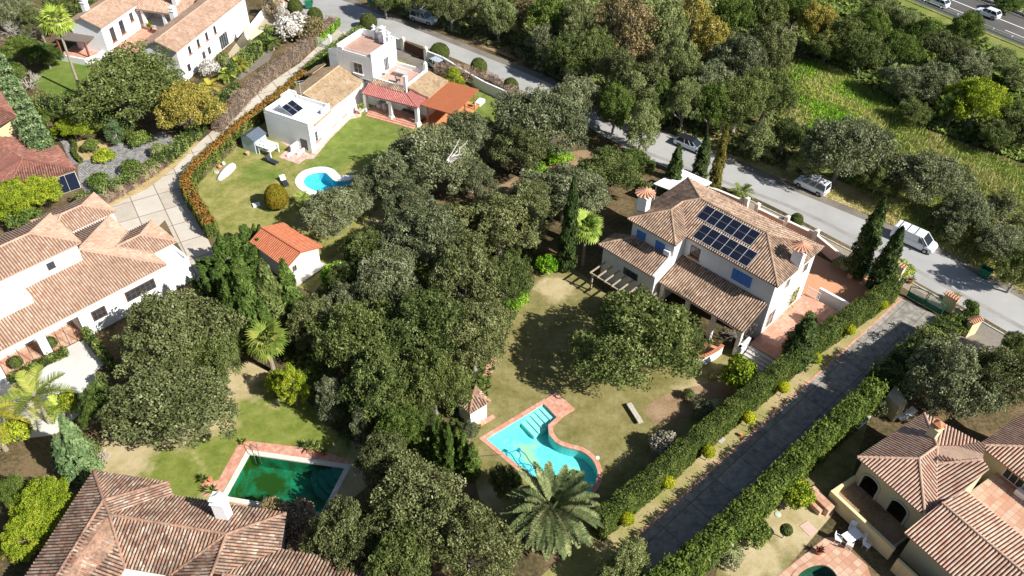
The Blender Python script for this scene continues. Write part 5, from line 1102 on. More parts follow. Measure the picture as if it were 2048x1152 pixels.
def feather_palm(label, base, H, L, n, mat, droop=.8, lw=.55, w=.05, tr=.18, lean=(0, 0), name='palm_tree', skirt=0, elev=(-.5, 1.2), nl=26):
    t = thing(name, (base[0], base[1], 0), label, 'palm'); top = np.array([base[0]+lean[0], base[1]+lean[1], H]); V = []; R_ = []
    for i in range(n):
        f_ = (i+.5)/n; el = elev[1]-(elev[1]-elev[0])*f_**.75; a = i*2.39996
        q = feather_frond(L*random.uniform(.85, 1.08)*(1-.25*(1-f_)**2), droop*random.uniform(.7, 1.2), 0, nl, lw, w); V.append(rotz(q, a+random.uniform(-.16, .16), el+random.uniform(-.14, .14))+top); R_.append(np.clip(RNG.normal(.62-.35*f_*0+.0, .16, len(q))+random.uniform(-.25, .25), 0, 1))
    mkquads('fronds', np.vstack(V), mat, t, np.concatenate(R_)); m = MB(); b0 = np.array([base[0], base[1], 0.])
    m.tube([b0, b0*.6+top*.4, top-[0, 0, .3], top+[0, 0, .1]], [tr*1.5, tr, tr, tr*1.4], 9); m.build('trunk', pbark, t); return t
def fan_palm(label, base, H, R, n, mat, tr=.18, lean=(0, 0), name='fan_palm', seg=11):
    t = thing(name, (base[0], base[1], 0), label, 'palm'); top = np.array([base[0]+lean[0], base[1]+lean[1], H]); V = []; R_ = []
    for i in range(n):
        f_ = (i+.5)/n; el = 1.25-1.75*f_**.8; a = i*2.39996; L = R*random.uniform(.85, 1.1); st = L*.5; Q = []
        Q.append([[0, -.03, 0], [st, -.02, 0], [st, .02, 0], [0, .03, 0]])
        for k in range(seg):
            th = (k/(seg-1)-.5)*2.5; l = L*.62*(1-.18*abs(th)); d = np.array([math.cos(th), math.sin(th), 0]); s = np.array([-math.sin(th), math.cos(th), 0])*l*.095
            b_ = np.array([st, 0, 0]); mid = b_+d*l*.55+[0, 0, .04]; tip = b_+d*l+[0, 0, -.28*l*random.uniform(.4, 1.3)]
            Q.append([b_, mid-s, mid+s, b_]); Q[-1] = [b_-s*.1, mid-s, mid+s, b_+s*.1]; Q.append([mid-s, tip-s*.15, tip+s*.15, mid+s])
        V.append(rotz(np.array(Q), a, el)+top); R_.append(np.clip(RNG.normal(.55, .15, len(Q))+random.uniform(-.25, .3), 0, 1))
    mkquads('fronds', np.vstack(V), mat, t, np.concatenate(R_)); m = MB(); b0 = np.array([base[0], base[1], 0.])
    m.tube([b0, b0*.5+top*.5, top], [tr*1.3, tr, tr], 9); m.build('trunk', pbark, t); return t
def bare_tree(label, base, H, R, rnd=8, name='bare_tree', mat=None):
    t = thing(name, (base[0], base[1], 0), label, 'bare tree'); m = MB(); rg = np.random.default_rng(int(base[0]*7) % 1000+3)
    def grow(p, d, L, r, dep):
        q = p+d*L; m.tube([p, (p+q)/2+rg.normal(0, L*.06, 3), q], [r, r*.8, r*.6], 4, False)
        if dep:
            for _ in range(3 if dep > 1 else 4):
                e = d+rg.normal(0, .55, 3); e[2] = max(e[2], -.1); e /= np.linalg.norm(e); grow(q, e, L*rg.uniform(.6, .85), r*.6, dep-1)
    b0 = np.array([base[0], base[1], 0.])
    for i in range(rnd):
        a = 6.283*i/rnd+rg.uniform(-.3, .3); d = np.array([math.cos(a)*R/H, math.sin(a)*R/H, 1.]); d /= np.linalg.norm(d); grow(b0, d, H*.38, .07, 3)
    m.build('branches', mat or plain('pale_bark', (.42, .38, .32, 1), .95, .2, 5), t); return t
# ------------------------------------------------------------------ placement
T_ = plant
# lawn oak and left oak first
T_('oak', 1280, 684, 122, 9.4, 'sprawling oak standing on the lawn between the turquoise pool and the pergola', L_oakd)
T_('oak', 1368, 690, 44, 5.5, 'smaller oak crown between the sprawling oak and the curved white wall', L_oakd)
T_('oak', 352, 665, 112, 8.5, 'grey green oak against the windows of the long white house', L_oak)
T_('oak', 345, 812, 120, 7.5, 'grey oak spreading over the sandy lawn above the algae pool', L_oak)
T_('oak', 432, 712, 60, 6.5, 'oak crown leaning toward the upright palm among the cypresses', L_oakd)
G = 'oaks of the central grove'
for i, (x, y, r, H, lab, mat) in enumerate([
    (850, 470, 82, 8, 'grove oak just right of the orange cabin, upper edge of the grove', L_grey),
    (1000, 452, 84, 8, 'grove oak above the lawn apex, behind the two climbing plants', L_oak),
    (930, 560, 88, 8.5, 'grove oak in the very middle of the central grove', L_oak),
    (775, 575, 80, 8, 'grove oak behind the white post near the orange cabin', L_grey),
    (1015, 560, 52, 7, 'grove oak edging the top corner of the olive lawn', L_oakd),
    (850, 660, 90, 9, 'tall grove oak below the middle of the grove', L_oakd),
    (715, 672, 84, 8.5, 'grove oak right of the upright fan palm, lower left of the grove', L_oakd),
    (618, 650, 50, 6.5, 'small oak between the dark cypresses and the grove', L_oak),
    (950, 680, 76, 8, 'grove oak overhanging the curved brick path beside the lawn', L_oak),
    (762, 770, 78, 8.5, 'grove oak above the dark shade beside the sandy lawn', L_oakd),
    (868, 765, 66, 8.5, 'grove oak whose branches cover the roof of the pool kiosk', L_oakd),
    (690, 610, 40, 6, 'little oak above the upright palm at the edge of the grove', L_grey),
    (850, 850, 34, 5.5, 'small oak above the slim cypress cluster', L_oakd),
    (800, 860, 48, 6.5, 'round oak between the dark shade and the slim cypress cluster', L_mid),
    (835, 1020, 112, 9, 'large oak between the algae pool and the date palm', L_oak),
    (690, 1075, 72, 8, 'oak at the bottom edge next to the old tiled roofs', L_oak),
    (940, 1090, 96, 8.5, 'oak at the bottom edge left of the date palm', L_oak),
    (800, 1130, 70, 8, 'lowest oak at the bottom edge between two bigger oaks', L_oakd),
    (765, 925, 54, 6.5, 'oak at the right hand corner of the algae pool terrace', L_oak)]):
    T_('oak', x, y, r, H, lab, mat, group=G)
T_('loose', 660, 795, 36, 6.5, 'bluish young tree beside the yellow green tree above the sandy lawn', L_grey); T_('loose', 722, 850, 30, 5.5, 'greyish round tree at the dark edge of the sandy lawn', L_grey)
T_('loose', 585, 770, 36, 5.5, 'yellow green tree below the upright fan palm', L_lime, name='tree'); T_('bush', 555, 760, 26, 2.5, 'lime bush at the foot of the upright fan palm', L_lime, 'shrub')
G = 'oaks between the white house lawn and the street'
for x, y, r, H, lab, mat in [
    (865, 320, 88, 8.5, 'big oak with pale bare limbs right of the kidney shaped pool', L_grey), (792, 352, 64, 7, 'oak casting its shade over the end of the kidney shaped pool', L_grey),
    (935, 272, 56, 7.5, 'oak touching the corner of the orange carport', L_grey), (665, 425, 64, 6, 'olive grey tree standing below the kidney shaped pool', L_grey), (720, 385, 36, 4.5, 'small olive grey crown overhanging the pool rim', L_grey),
    (1085, 245, 88, 9.5, 'tallest grey green oak above the bare earth path', L_grey), (1150, 200, 56, 8, 'oak crown hanging over the street between the two white houses', L_grey), (1045, 300, 60, 7.5, 'oak between the lawn of the carport and the earth path', L_oak),
    (1130, 385, 76, 7.5, 'oak between the earth path and the single tall cypress', L_grey), (1215, 345, 62, 7, 'dark oak behind the left chimney of the tiled house', L_oakd), (1060, 415, 54, 7, 'oak directly above the grove apex beside the earth path', L_oak), (1265, 330, 40, 5, 'low oak by the street kerb above the white canopy', L_mid),
    (950, 360, 46, 6, 'oak between the pale limbed oak and the earth path', L_grey), (820, 410, 50, 6, 'oak shading the sandy path behind the orange cabin', L_grey)]:
    T_('oak', x, y, r, H, lab, mat, group=G)
T_('loose', 1285, 255, 44, 8, 'light green tree leaning over the street edge', L_pale); T_('loose', 1300, 215, 36, 6.5, 'pale green tree behind the light green tree on the street', L_pale)
# wood beyond the street
G = 'trees of the wood beyond the street'
wood_ = [(770, -10, 34, 7, 'dark tree in the wood at the top next to the blue bin', L_oakd), (838, -12, 36, 7, 'tree in the wood right behind the silver off road car', L_oakd), (902, 14, 32, 7, 'dark tree right of the silver off road car', L_oak), (945, -4, 38, 8, 'tree at the top edge, second right of the off road car', L_oak), (998, 36, 36, 7, 'olive tree of the wood where the street dips into shade', L_pale),
    (1040, 12, 42, 8.5, 'yellowish tree of the wood at the top edge, left part', L_brn), (1088, 84, 30, 6, 'grey green tree hanging over the shaded street bend', L_grey), (1095, 40, 44, 8.5, 'mid green tree of the wood left of the tall brown tree', L_mid), (1150, 60, 44, 9, 'dark tree of the wood just left of the tall brown tree', L_oak), (1142, 116, 40, 7, 'dark oak by the street between shade and brown tree', L_oakd), (1185, 110, 44, 8, 'oak in front of the tall brown tree', L_oakd),
    (1225, 35, 44, 10, 'brown poplar left half of the tall pair', L_brn), (1268, 60, 50, 11.5, 'tall brown poplar, highest tree of the wood', L_brn), (1240, 150, 38, 8, 'dull green tree below the tall brown poplar', L_oak), (1330, 60, 50, 10, 'pale green tree right of the tall brown poplar', L_pale), (1385, 40, 46, 10, 'yellow tinted tree at the top right of the brown poplar', L_yel), (1420, 85, 46, 9, 'yellow tree of the wood, rightmost of the yellow ones', L_yel), (1360, 130, 46, 8.5, 'olive coloured tree below the yellow trees', L_pale), (1310, 150, 40, 8, 'grey tree between brown poplar and yellow trees', L_oak),
    (1470, 30, 46, 9, 'green tree at the top edge above the yellow trees', L_mid), (1530, 25, 46, 9, 'dark tree at the top edge near the slip road', L_oakd), (1475, 125, 50, 9, 'grey oak of the wood left of the flowering meadow top', L_grey), (1545, 100, 46, 8.5, 'dark oak above the flowering meadow', L_oak), (1420, 180, 46, 8, 'grey green oak in the heart of the wood', L_grey), (1480, 205, 50, 8, 'dark grey oak left of the bright meadow', L_oakd), (1535, 185, 46, 8, 'oak bordering the bright meadow on its left', L_oakd), (1370, 205, 38, 7.5, 'upright pale tree behind the grey estate car', L_pale),
    (1320, 205, 32, 7, 'tree of the wood above the street lamp', L_mid), (1425, 215, 34, 7.5, 'feathery green tree right above the grey estate car', L_mid), (1452, 240, 28, 5, 'dark tree between grey estate car and leaning light tree', L_oakd), (1520, 280, 38, 5.5, 'light yellow green tree on the verge right of the estate car', L_pale), (1572, 270, 30, 5, 'dark shrubby tree left of the round grey oak', L_oakd), (1230, 215, 40, 7, 'dull tree over the shaded street, right of the brown poplar foot', L_mid), (1270, 190, 34, 7, 'olive tree of the wood below the brown poplars', L_pale),
    (1690, 300, 76, 8.5, 'round grey oak behind the small white van', L_grey), (1620, 320, 34, 5, 'small forked tree directly behind the small white van', L_pale), (1852, 358, 70, 6.5, 'bluish bushy tree between round grey oak and right meadow', L_grey), (1758, 356, 38, 4.5, 'dark tree on the verge between the two white vans', L_oakd), (1940, 425, 58, 4.5, 'grey green tree on the verge above the green bin', L_grey), (2012, 425, 54, 5, 'bush like tree in the meadow above the right bin', L_oak), (2012, 486, 50, 4, 'tree right behind the green bin on the verge', L_grey), (1898, 458, 32, 2.2, 'low tree between large van and green bin', L_oak), (2040, 540, 40, 5.5, 'tree cut by the right edge below the meadow', L_oakd), (1792, 350, 46, 5, 'olive tree right of the round grey oak', L_oak)]
for i, (x, y, r, H, lab, mat) in enumerate(wood_): T_('oak' if (i % 3 or mat in (L_grey, L_oakd)) and mat not in (L_brn, L_yel) else 'loose', x, y, r*1.1, H*1.1, lab, mat, group=G)
G = 'trees between the meadow and the highway'
band_ = [(1590, 20, 40, 7, 'tree left of the slip road start at the top', L_mid), (1640, 50, 44, 8, 'yellowish green tree below the slip road line', L_yel), (1690, 75, 44, 7.5, 'dark tree at the left of the highway belt', L_oakd), (1745, 55, 42, 7, 'mid green tree above the belt of dark trees', L_mid), (1760, 20, 34, 6, 'tree between slip road and guard rail at the top', L_pale), (1800, 45, 36, 6, 'olive tree just below the guard rail', L_pale), (1728, 104, 44, 7, 'shaded tree above the meadow edge', L_oakd), (1790, 100, 40, 7, 'yellowish tree with shaded foot in the highway belt', L_mid), (1850, 70, 34, 6, 'bush like tree right below the white highway cars', L_mid),
    (1930, 62, 32, 7.5, 'single green tree overlapping the guard rail', L_mid), (1890, 100, 40, 6, 'tree in the belt below the single rail tree', L_oak), (1812, 165, 46, 6, 'grey tree above the dark meadow hollow', L_grey), (1870, 165, 50, 6.5, 'grey bush like tree left of the yellow mimosa', L_grey), (1940, 130, 44, 5.5, 'grey green tree behind the yellow mimosa', L_grey), (1910, 215, 30, 6, 'dull green side crown left of the yellow mimosa', L_mid), (2000, 115, 34, 3.5, 'low shrub on the highway verge right of the belt', L_pale), (2050, 250, 50, 6.5, 'dark tree cut by the right edge near the mimosa', L_oakd), (2030, 150, 34, 3.5, 'pale shrub on the verge at the right edge', L_pale), (1655, 92, 36, 5.5, 'dark tree at the upper tip of the meadow', L_oakd), (2020, 8, 30, 3, 'bush beyond the highway in the top right corner', L_mid), (2000, 268, 46, 4.5, 'dark thicket in the shade below the yellow mimosa', L_oakd), (1830, 225, 34, 4, 'shaded thicket at the meadow edge', L_oakd)]
for i, (x, y, r, H, lab, mat) in enumerate(band_): T_('oak', x, y, r, H, lab, mat, group=G)
T_('oak', 1955, 205, 62, 7.5, 'broad yellow green mimosa with a leaning pale trunk', L_lime)
T_('oak', 1900, 760, 92, 8, 'large grey oak at the right over the yellow tiled house', L_grey); T_('oak', 2010, 760, 74, 7.5, 'grey oak cut by the right edge above the yellow tiled house', L_oak); T_('oak', 2030, 700, 34, 4, 'dark bushy tree at the right edge by the worn concrete', L_oakd)
# top-left
T_('oak', 258, 170, 104, 9.5, 'large dark oak in front of the courtyard house', L_oakd); T_('oak', 372, 215, 66, 7.5, 'ochre green tree beside the concrete lane', L_yel)
for x, y, r, H, lab, mat in [(30, 25, 40, 6, 'grey tree in the top left corner', L_grey), (75, 45, 36, 6, 'tree in the top left behind the tall palm', L_oak), (120, 10, 34, 6, 'dark tree above the pergola of the courtyard house', L_oakd), (160, 0, 34, 6, 'dark tree left of the courtyard house chimney', L_oakd), (40, 100, 38, 4.5, 'green bushy tree left of the tall palm', L_mid), (90, 110, 32, 4, 'fresh green shrubby tree beside the little lawn', L_thu), (20, 150, 34, 4, 'bushy tree at the left edge above the long conifer hedge', L_mid)]:
    T_('oak', x, y, r, H, lab, mat)
T_('loose', 540, 10, 22, 4, 'willowy brown green tree behind the white driveway wall', L_brn)
T_('bush', 590, 52, 42, 4.2, 'big white blossoming shrub beside the beige driveway', L_flw, 'shrub'); T_('bush', 565, 28, 16, 3, 'small white blossoming shrub by the wall end', L_flw, 'shrub'); T_('bush', 620, 55, 30, 4, 'olive brown shrub behind the white blossoms', L_brn, 'shrub'); T_('bush', 418, 133, 20, 3, 'white flowering shrub by the wall of the courtyard house', L_flw, 'shrub'); T_('bush', 446, 118, 16, 2.5, 'dark shrub next to the garage door', L_oakd, 'shrub')
T_('loose', 908, 158, 26, 4, 'lime green round tree beside the tiled side roof of the white house', L_lime)
# bottom-left
for x, y, r, H, lab, mat, kd in [(95, 1000, 52, 4.5, 'yellow green tree beside the weathered tile roof, upper one', L_lime, 'oak'), (60, 1062, 52, 4, 'yellow green tree beside the weathered tile roof, lower one', L_lime, 'oak'), (25, 985, 34, 4, 'dull green shrub at the left edge below the yellow palm frond', L_mid, 'oak'), (165, 900, 34, 3.5, 'dark shrub under the pale cypress pair', L_oakd, 'bush'), (195, 810, 36, 5, 'green bushy conifer tree right of the queen palm', L_thu, 'oak'), (30, 860, 30, 3, 'leafy lime banana like shrub at the left edge', L_lime, 'bush'), (140, 800, 22, 2.6, 'yellow leafed shrub behind the queen palm', L_lime, 'bush'), (205, 760, 18, 2.2, 'pale pink green shrub at the end of the cream terrace', L_pale, 'bush'), (30, 400, 48, 4.2, 'yellow green shrub at the left edge above the long house', L_lime, 'oak'), (80, 380, 46, 3.8, 'big yellow green shrub beside the blue garage door', L_lime, 'oak'), (40, 435, 40, 2.5, 'dark green shrub touching the roof of the long house', L_thu, 'bush'), (15, 355, 16, 2.6, 'small yellow green tree on a thin trunk near the garage', L_lime, 'bush')]:
    T_(kd, x, y, r, H, lab, mat, 'shrub' if kd == 'bush' else 'tree')
T_('oak', 145, 255, 32, 3.6, 'yellow green garden tree between the low hedges', L_lime); T_('bush', 182, 290, 17, 2, 'green shrub in the pale gravel bed', L_mid, 'shrub'); T_('bush', 120, 260, 17, 1.6, 'fresh green shrub left of the yellow garden tree', L_thu, 'shrub'); T_('loose', 228, 262, 24, 3.6, 'blue green feathery plant by the cobbled driveway', L_thub); T_('bush', 208, 310, 22, 1.4, 'spreading lime shrub on the kerb of the cobbled driveway', L_lime, 'shrub'); T_('bush', 280, 275, 24, 2, 'green shrub at the stone pile below the dark oak', L_mid, 'shrub'); T_('bush', 90, 240, 12, 1.6, 'tiny olive shrub on the stone slabs', L_mid, 'shrub'); T_('bush', 90, 288, 34, 1.5, 'low dark hedge like shrub behind the garage roof', L_mid, 'shrub')
T_('bush', 196, 358, 21, 2, 'clipped round shrub beside the garage', L_mid, 'shrub'); T_('bush', 260, 332, 20, 2.2, 'round green shrub on the edge of the cobbled driveway, middle one', L_mid, 'shrub'); T_('bush', 318, 297, 18, 2, 'round pale shrub on the edge of the cobbled driveway, upper one', L_pale, 'shrub')
T_('bush', 1483, 745, 42, 3.8, 'bright lemon green tree beside the terrace steps', L_lime, 'shrub'); T_('bush', 1328, 885, 28, 2.9, 'round silvery shrub on the lawn edge beside the clipped driveway hedge', L_silv, 'shrub'); T_('bush', 1407, 815, 22, 1.8, 'round grey green shrub in the shade of the tall hedge', L_grey, 'shrub'); T_('bush', 1376, 788, 14, 1.3, 'small round shrub at the edge of the bare earth', L_oakd, 'shrub')
T_('bush', 1095, 525, 26, 2.5, 'bright green climber bush at the top corner of the olive lawn', L_bri, 'shrub'); T_('bush', 1030, 590, 30, 2.2, 'bright green climber bush along the lawn edge', L_bri, 'shrub'); T_('bush', 675, 545, 34, 2.2, 'bright green ivy mound beside the white post', L_bri, 'shrub'); T_('bush', 790, 460, 24, 2, 'bright green bush in the shade above the grove', L_bri, 'shrub'); T_('bush', 950, 335, 36, 3, 'bright green bush under the pale limbed oak', L_bri, 'shrub'); T_('bush', 1070, 335, 26, 1.8, 'bright green undergrowth along the earth path', L_bri, 'shrub')
T_('bush', 1120, 310, 28, 2.0, 'bright undergrowth below the tall grey green oak', L_bri, 'shrub'); T_('bush', 700, 500, 26, 2.6, 'dark ivy mound at the shaded end of the sandy path', L_mid, 'shrub')
T_('oak', 745, 500, 56, 5, 'dark crown in the shaded hollow right of the orange cabin', L_oakd); T_('oak', 700, 560, 40, 5, 'dark crown below the ivy mound', L_oakd)
T_('bush', 590, 1035, 46, 2.6, 'brown leafless shrubs at the corner of the algae pool', L_dead, 'shrub'); T_('bush', 545, 1015, 30, 1.8, 'olive shrub on the edge of the old tiled roof by the pool', L_brn, 'shrub'); T_('bush', 610, 1085, 40, 2.2, 'grey leafless shrub against the old tiled roof', L_dead, 'shrub')
T_('oak', 1250, 1140, 56, 4.5, 'loose grey green tree at the bottom of the slab driveway', L_pale); T_('oak', 1010, 965, 34, 4, 'dark crown behind the date palm left of the turquoise pool', L_oakd); T_('oak', 938, 862, 18, 3, 'grey crown against the wall of the pool kiosk', L_grey)
T_('bush', 1255, 1095-0, 0, 1, 'seedling', L_bri, R=.01) if False else None
for x, y, r, H, lab, mat in [(1940, 618, 21, 2.4, 'round grey green bush by the street beside the yellow gate pillar', L_mid), (1595, 985, 36, 2.4, 'bright leafy shrub below the tall right hedge', L_lime), (1510, 1060, 34, 2.2, 'leafy green shrub at the foot of the tall right hedge', L_mid), (1465, 1110, 30, 1.5, 'blue grey low shrub beside the spiky plants', L_grey), (1760, 815, 22, 2.2, 'dark shrub beside the covered garden table', L_grey), (1915, 645, 26, 2, 'dark shrub inside the yellow gate pillar', L_mid), (1800, 535, 30, 1.6, 'bright low shrub on the street side beyond the twin cypresses', L_lime), (1690, 528, 24, 1.8, 'pale leafy shrub at the foot of the taller twin cypress', L_pale), (1620, 640, 18, 2.6, 'thin leafy sapling on the terracotta terrace', L_pale), (1405, 380, 18, 2, 'dark green shrub between two cypresses behind the tiled house', L_oakd)]:
    T_('bush', x, y, r, H, lab, mat, 'shrub')
# cypresses: base pixel, top pixel gives the height
def hfit(b, ty):
    lo = 0.; p = P(*b); best = (9e9, 5)
    for h in np.arange(1, 18, .1):
        q = p+[0, 0, h]-CC; yy = 576-F_*(q@CY)/(q@_fw); 
        if abs(yy-ty) < best[0]: best = (abs(yy-ty), h)
    return best[1]
for bx, by, ty, R, lab, mat in [(1132, 542, 362, .95, 'single tall cypress between the grove and the fan palm', L_cyp), (1340, 392, 292, 1.0, 'leftmost cypress behind the tiled house, in front of the white canopy', L_cyp), (1397, 358, 272, .95, 'dark middle cypress behind the tiled house', L_cyp), (1424, 388, 255, .75, 'yellowish slender cypress behind the tiled house', L_cypy), (1708, 552, 402, 1.2, 'taller of the twin cypresses by the street wall', L_cyp), (1750, 582, 458, 1.15, 'shorter of the twin cypresses by the street wall', L_cyp),
    (1588, 728, 640, 1.5, 'broad dark cypress growing into the clipped driveway hedge', L_cyp)]:
    T_('cyp', bx, by, 0, hfit((bx, by), ty)*1.03, lab, mat, 'cypress', base=True, R=R)
for bx, by, ty, R, lab in [(882, 935, 838, .55, 'first slim cypress from the left in the cluster by the pool kiosk'), (900, 945, 848, .5, 'second slim cypress of the kiosk cluster'), (915, 925, 855, .5, 'third slim cypress of the kiosk cluster'), (928, 945, 862, .6, 'fourth slim cypress of the kiosk cluster'), (945, 955, 885, .7, 'rightmost slim cypress of the kiosk cluster'), (870, 915, 850, .45, 'shortest slim cypress of the kiosk cluster')]:
    T_('cyp', bx, by, 0, hfit((bx, by), ty), lab, L_thu, 'cypress', base=True, R=R, group='slim cypresses by the pool kiosk')
for bx, by, ty, R, lab, mat in [(520, 690, 500, 1.3, 'tall pale green cypress in the group beside the orange cabin', L_thu), (560, 680, 520, 1.4, 'dark cypress in the group beside the orange cabin', L_oakd), (594, 660, 520, 1.2, 'cypress nearest the orange cabin wall', L_thu), (485, 690, 560, 1.0, 'short cypress at the left foot of the cabin group', L_thu), (470, 660, 560, 1.0, 'leftmost cypress of the cabin group', L_thu), (545, 700, 600, .9, 'low cypress in front of the cabin group', L_thu)]:
    T_('cyp', bx, by, 0, hfit((bx, by), ty), lab, mat, 'cypress', base=True, R=R, group='cypresses beside the orange cabin')
for cx, cy, r, H, lab, mat in [(450, 500, 50, 6.5, 'big feathery conifer at the bend of the lane', L_thu), (430, 560, 42, 6, 'feathery conifer below the bend of the lane', L_thu), (500, 470, 36, 5, 'conifer touching the orange cabin roof', L_thu), (490, 560, 40, 6, 'conifer in the middle of the cabin group', L_thu), (470, 610, 36, 5.5, 'conifer reaching down toward the grey oak', L_thu)]:
    T_('con', cx, cy, r, H, lab, mat, 'conifer', group='conifers by the lane bend')
for bx, by, ty, R, lab in [(160, 960, 870, .95, 'pale cypress left of the pair above the weathered roof'), (188, 955, 832, 1.0, 'pale cypress right of the pair above the weathered roof'), (140, 945, 885, .8, 'lowest pale cypress above the weathered roof')]:
    T_('cyp', bx, by, 0, hfit((bx, by), ty), lab, L_thub, 'cypress', base=True, R=R)
# palms
b_ = P(1100, 1090); feather_palm('huge date palm with a round crown at the end of the turquoise pool', P(1098, 1075), 4.6, 4.6, 96, L_palm2, .6, .48, .062, .42, nl=64, name='date_palm', elev=(-.75, 1.35))
fan_palm('tall fan palm casting a star shaped shadow on the little lawn', P(165, 192), 11.0, 2.4, 34, L_palm, .17, lean=(P(112, 42, 11.0)-P(165, 192))[:2]*1.0, name='fan_palm')
fan_palm('green fan palm beside the tiled house and the single cypress', P(1165, 530), hfit((1165, 530), 455), 2.0, 34, L_palm, .18, name='fan_palm'); fan_palm('pale upright fan palm between the cypress group and the grove', P(548, 745), hfit((548, 745), 682), 2.0, 30, L_palmq, .2, name='fan_palm')
feather_palm('queen palm with wide arching fronds over the cream terrace', P(100, 845), hfit((100, 845), 790), 3.6, 11, L_palmq, .6, .75, .06, .17, elev=(.0, .75), nl=34, name='queen_palm'); feather_palm('queen palm with golden drooping fronds at the left edge', P(12, 900), 4.6, 3.6, 12, L_palmy, 1.1, .7, .06, .17, elev=(-.4, .6), nl=34, name='queen_palm')
feather_palm('small palm throwing a shadow beside the egg shaped topiary', P(608, 412), 1.3, 1.3, 20, L_palm, .8, .3, .04, .1, nl=16, name='dwarf_palm'); feather_palm('low dark palm behind the boundary wall of the tiled house', P(1480, 395), .9, 2.0, 18, L_mid, .8, .45, .05, .14, nl=18, name='dwarf_palm')
for x, y, L, lab, mt in [(480, 145, 1.9, 'yellow green palm in the narrow garden strip, left one', L_palmy), (425, 190, 1.9, 'yellow green palm beside the ochre tree', L_palmy), (458, 165, 1.6, 'green garden palm between the two yellow palms', L_palm), (548, 100, 1.6, 'small dark palm near the beige driveway', L_mid), (60, 1100, 2.2, 'golden palm by the weathered roof at the bottom left', L_palmy), (130, 830, 1.8, 'lime palm seedling under the queen palm', L_palm)]:
    feather_palm(lab, P(x, y), 1.3, L, 16, mt, .8, .5, .06, .12, nl=18, name='garden_palm', elev=(-.2, 1.2))
for x, y, lab in [(1417, 1138, 'spiky yucca rosette at the bottom, left one'), (1458, 1120, 'spiky yucca rosette at the bottom, right one')]:
    t = thing('yucca', P(x, y)*[1, 1, 0], lab, 'yucca'); b0 = P(x, y)*[1, 1, 0]; V = []
    for i in range(70):
        el = random.uniform(-.2, 1.5); a = i*2.4; L = random.uniform(.7, 1.0); V.append(rotz(np.array([[[0, -.03, 0], [L*.5, -.045, .03], [L, 0, -.1], [L*.5, .045, .03]]]), a, el)+b0+[0, 0, 1.6])
    mkquads('leaves', np.vstack(V), L_pale, t); m = MB(); m.tube([b0, b0+[0, 0, 1.6]], .08, 6); m.build('trunk', bark, t)
T_('bush', 1232, 606, 30, 3.2, 'leafy vine mound growing over the wooden pergola beams', L_oakd, 'shrub')
bare_tree('pale leafless tree behind the tall palm at the top left', P(50, 90), 4.5, 3.2); bare_tree('leafless shrub with pale branches left of the little lawn', P(62, 178), 2.8, 2.5); bare_tree('small leafless tree above the upright fan palm', P(505, 672), 2.8, 1.4, 5); bare_tree('low leafless shrub under the grey oak at the sandy lawn corner', P(198, 925), 1.3, 1.4, 9)
bare_tree('leafless shrub with grey branches right of the yellow mimosa', P(2020, 270), 3.5, 3.0); bare_tree('leafless bush of the porch corner beside the tiled house', Z7(920, 1040)*[1, 1, 0], 3.0, 1.3, 6, mat=bark)
m = MB(); rg = np.random.default_rng(5); t = thing('dead_branch', P(895, 330, 5.5), 'pale bare limbs rising out of the oak crown beside the kidney shaped pool', 'dead limb'); 
for i in range(7): a = P(893, 328, 6.8); limb(m, a, a+np.array([rg.uniform(-.5, 2.6), rg.uniform(-1, 2.2), rg.uniform(.8, 2.4)]), .14, .03, rg, 5, .5)
m.build('limbs', plain('bleached_bark', (.5, .46, .4, 1), .9), t)
# hedges
hedge('long clipped green hedge along the left side of the slab driveway', [P(1797, 556, 3.1), P(1640, 662, 3.1), P(1545, 744, 3.1), P(1400, 862, 3.1), P(1311, 940, 3.1), P(1200, 1030, 3.1)], 1.35, 3.1, L_hedge, dens=140, a=.10, b=.045, tips=False, lumps=.045, ragged=.08)
hedge('tall ragged conifer hedge shading the slab driveway', [P(1760, 762, 4.1), P(1692, 820, 4.1), P(1602, 904, 4.1), P(1522, 982, 4.1), P(1446, 1052, 4.1), P(1387, 1104, 4.1), P(1240, 1215, 4.1)], 1.6, 4.1, L_rag, tips=True, dens=110, ragged=.18, lumps=.07, a=.13, b=.055)
hedge('clipped dark hedge from the green gate to the right oak', [P(1905, 640, 3.0), P(1862, 672, 3.0), P(1826, 700, 3.0), P(1765, 750, 3.2)], 2.3, 3.0, L_hedge, dens=75, ragged=.18, lumps=.14, tips=False)
hedge('orange tipped hedge curving along the concrete lane', smooth_path([P(610, 140, 2.1), P(560, 183, 2.1), P(500, 228, 2.1), P(444, 278, 2.1), P(392, 325, 2.1), P(370, 355, 2.1), P(382, 385, 2.1), P(420, 446, 2.1)], 3), 1.3, 2.1, L_hedge, mat2=L_org, dens=90)
hedge('green hedge behind the tower of the white house', smooth_path([P(612, 138, 2.2), P(665, 92, 2.2), P(722, 52, 2.2)], 3), 1.5, 2.2, L_mid, dens=70)
hedge('leafless brown hedge on the lane side of the narrow garden', smooth_path([P(664, 32, 1.8), P(630, 62, 1.8), P(585, 100, 1.8), P(514, 153, 1.8), P(462, 205, 1.8), P(430, 240, 1.8)], 3), 1.6, 1.8, L_dead, dens=75, coremat=m_twig, a=.2, b=.02, ragged=.2)
hedge('thin bright green hedge along the outer lane', smooth_path([P(676, 36, 1.2), P(650, 62, 1.2), P(630, 78, 1.2)], 3), .7, 1.2, L_bri, dens=80)
hedge('green hedge along the beige driveway of the courtyard house', smooth_path([P(540, 50, 2.0), P(505, 90, 2.0), P(470, 120, 2.0), P(450, 140, 2)], 3), 1.7, 2.0, L_mid, dens=70, lumps=.16)
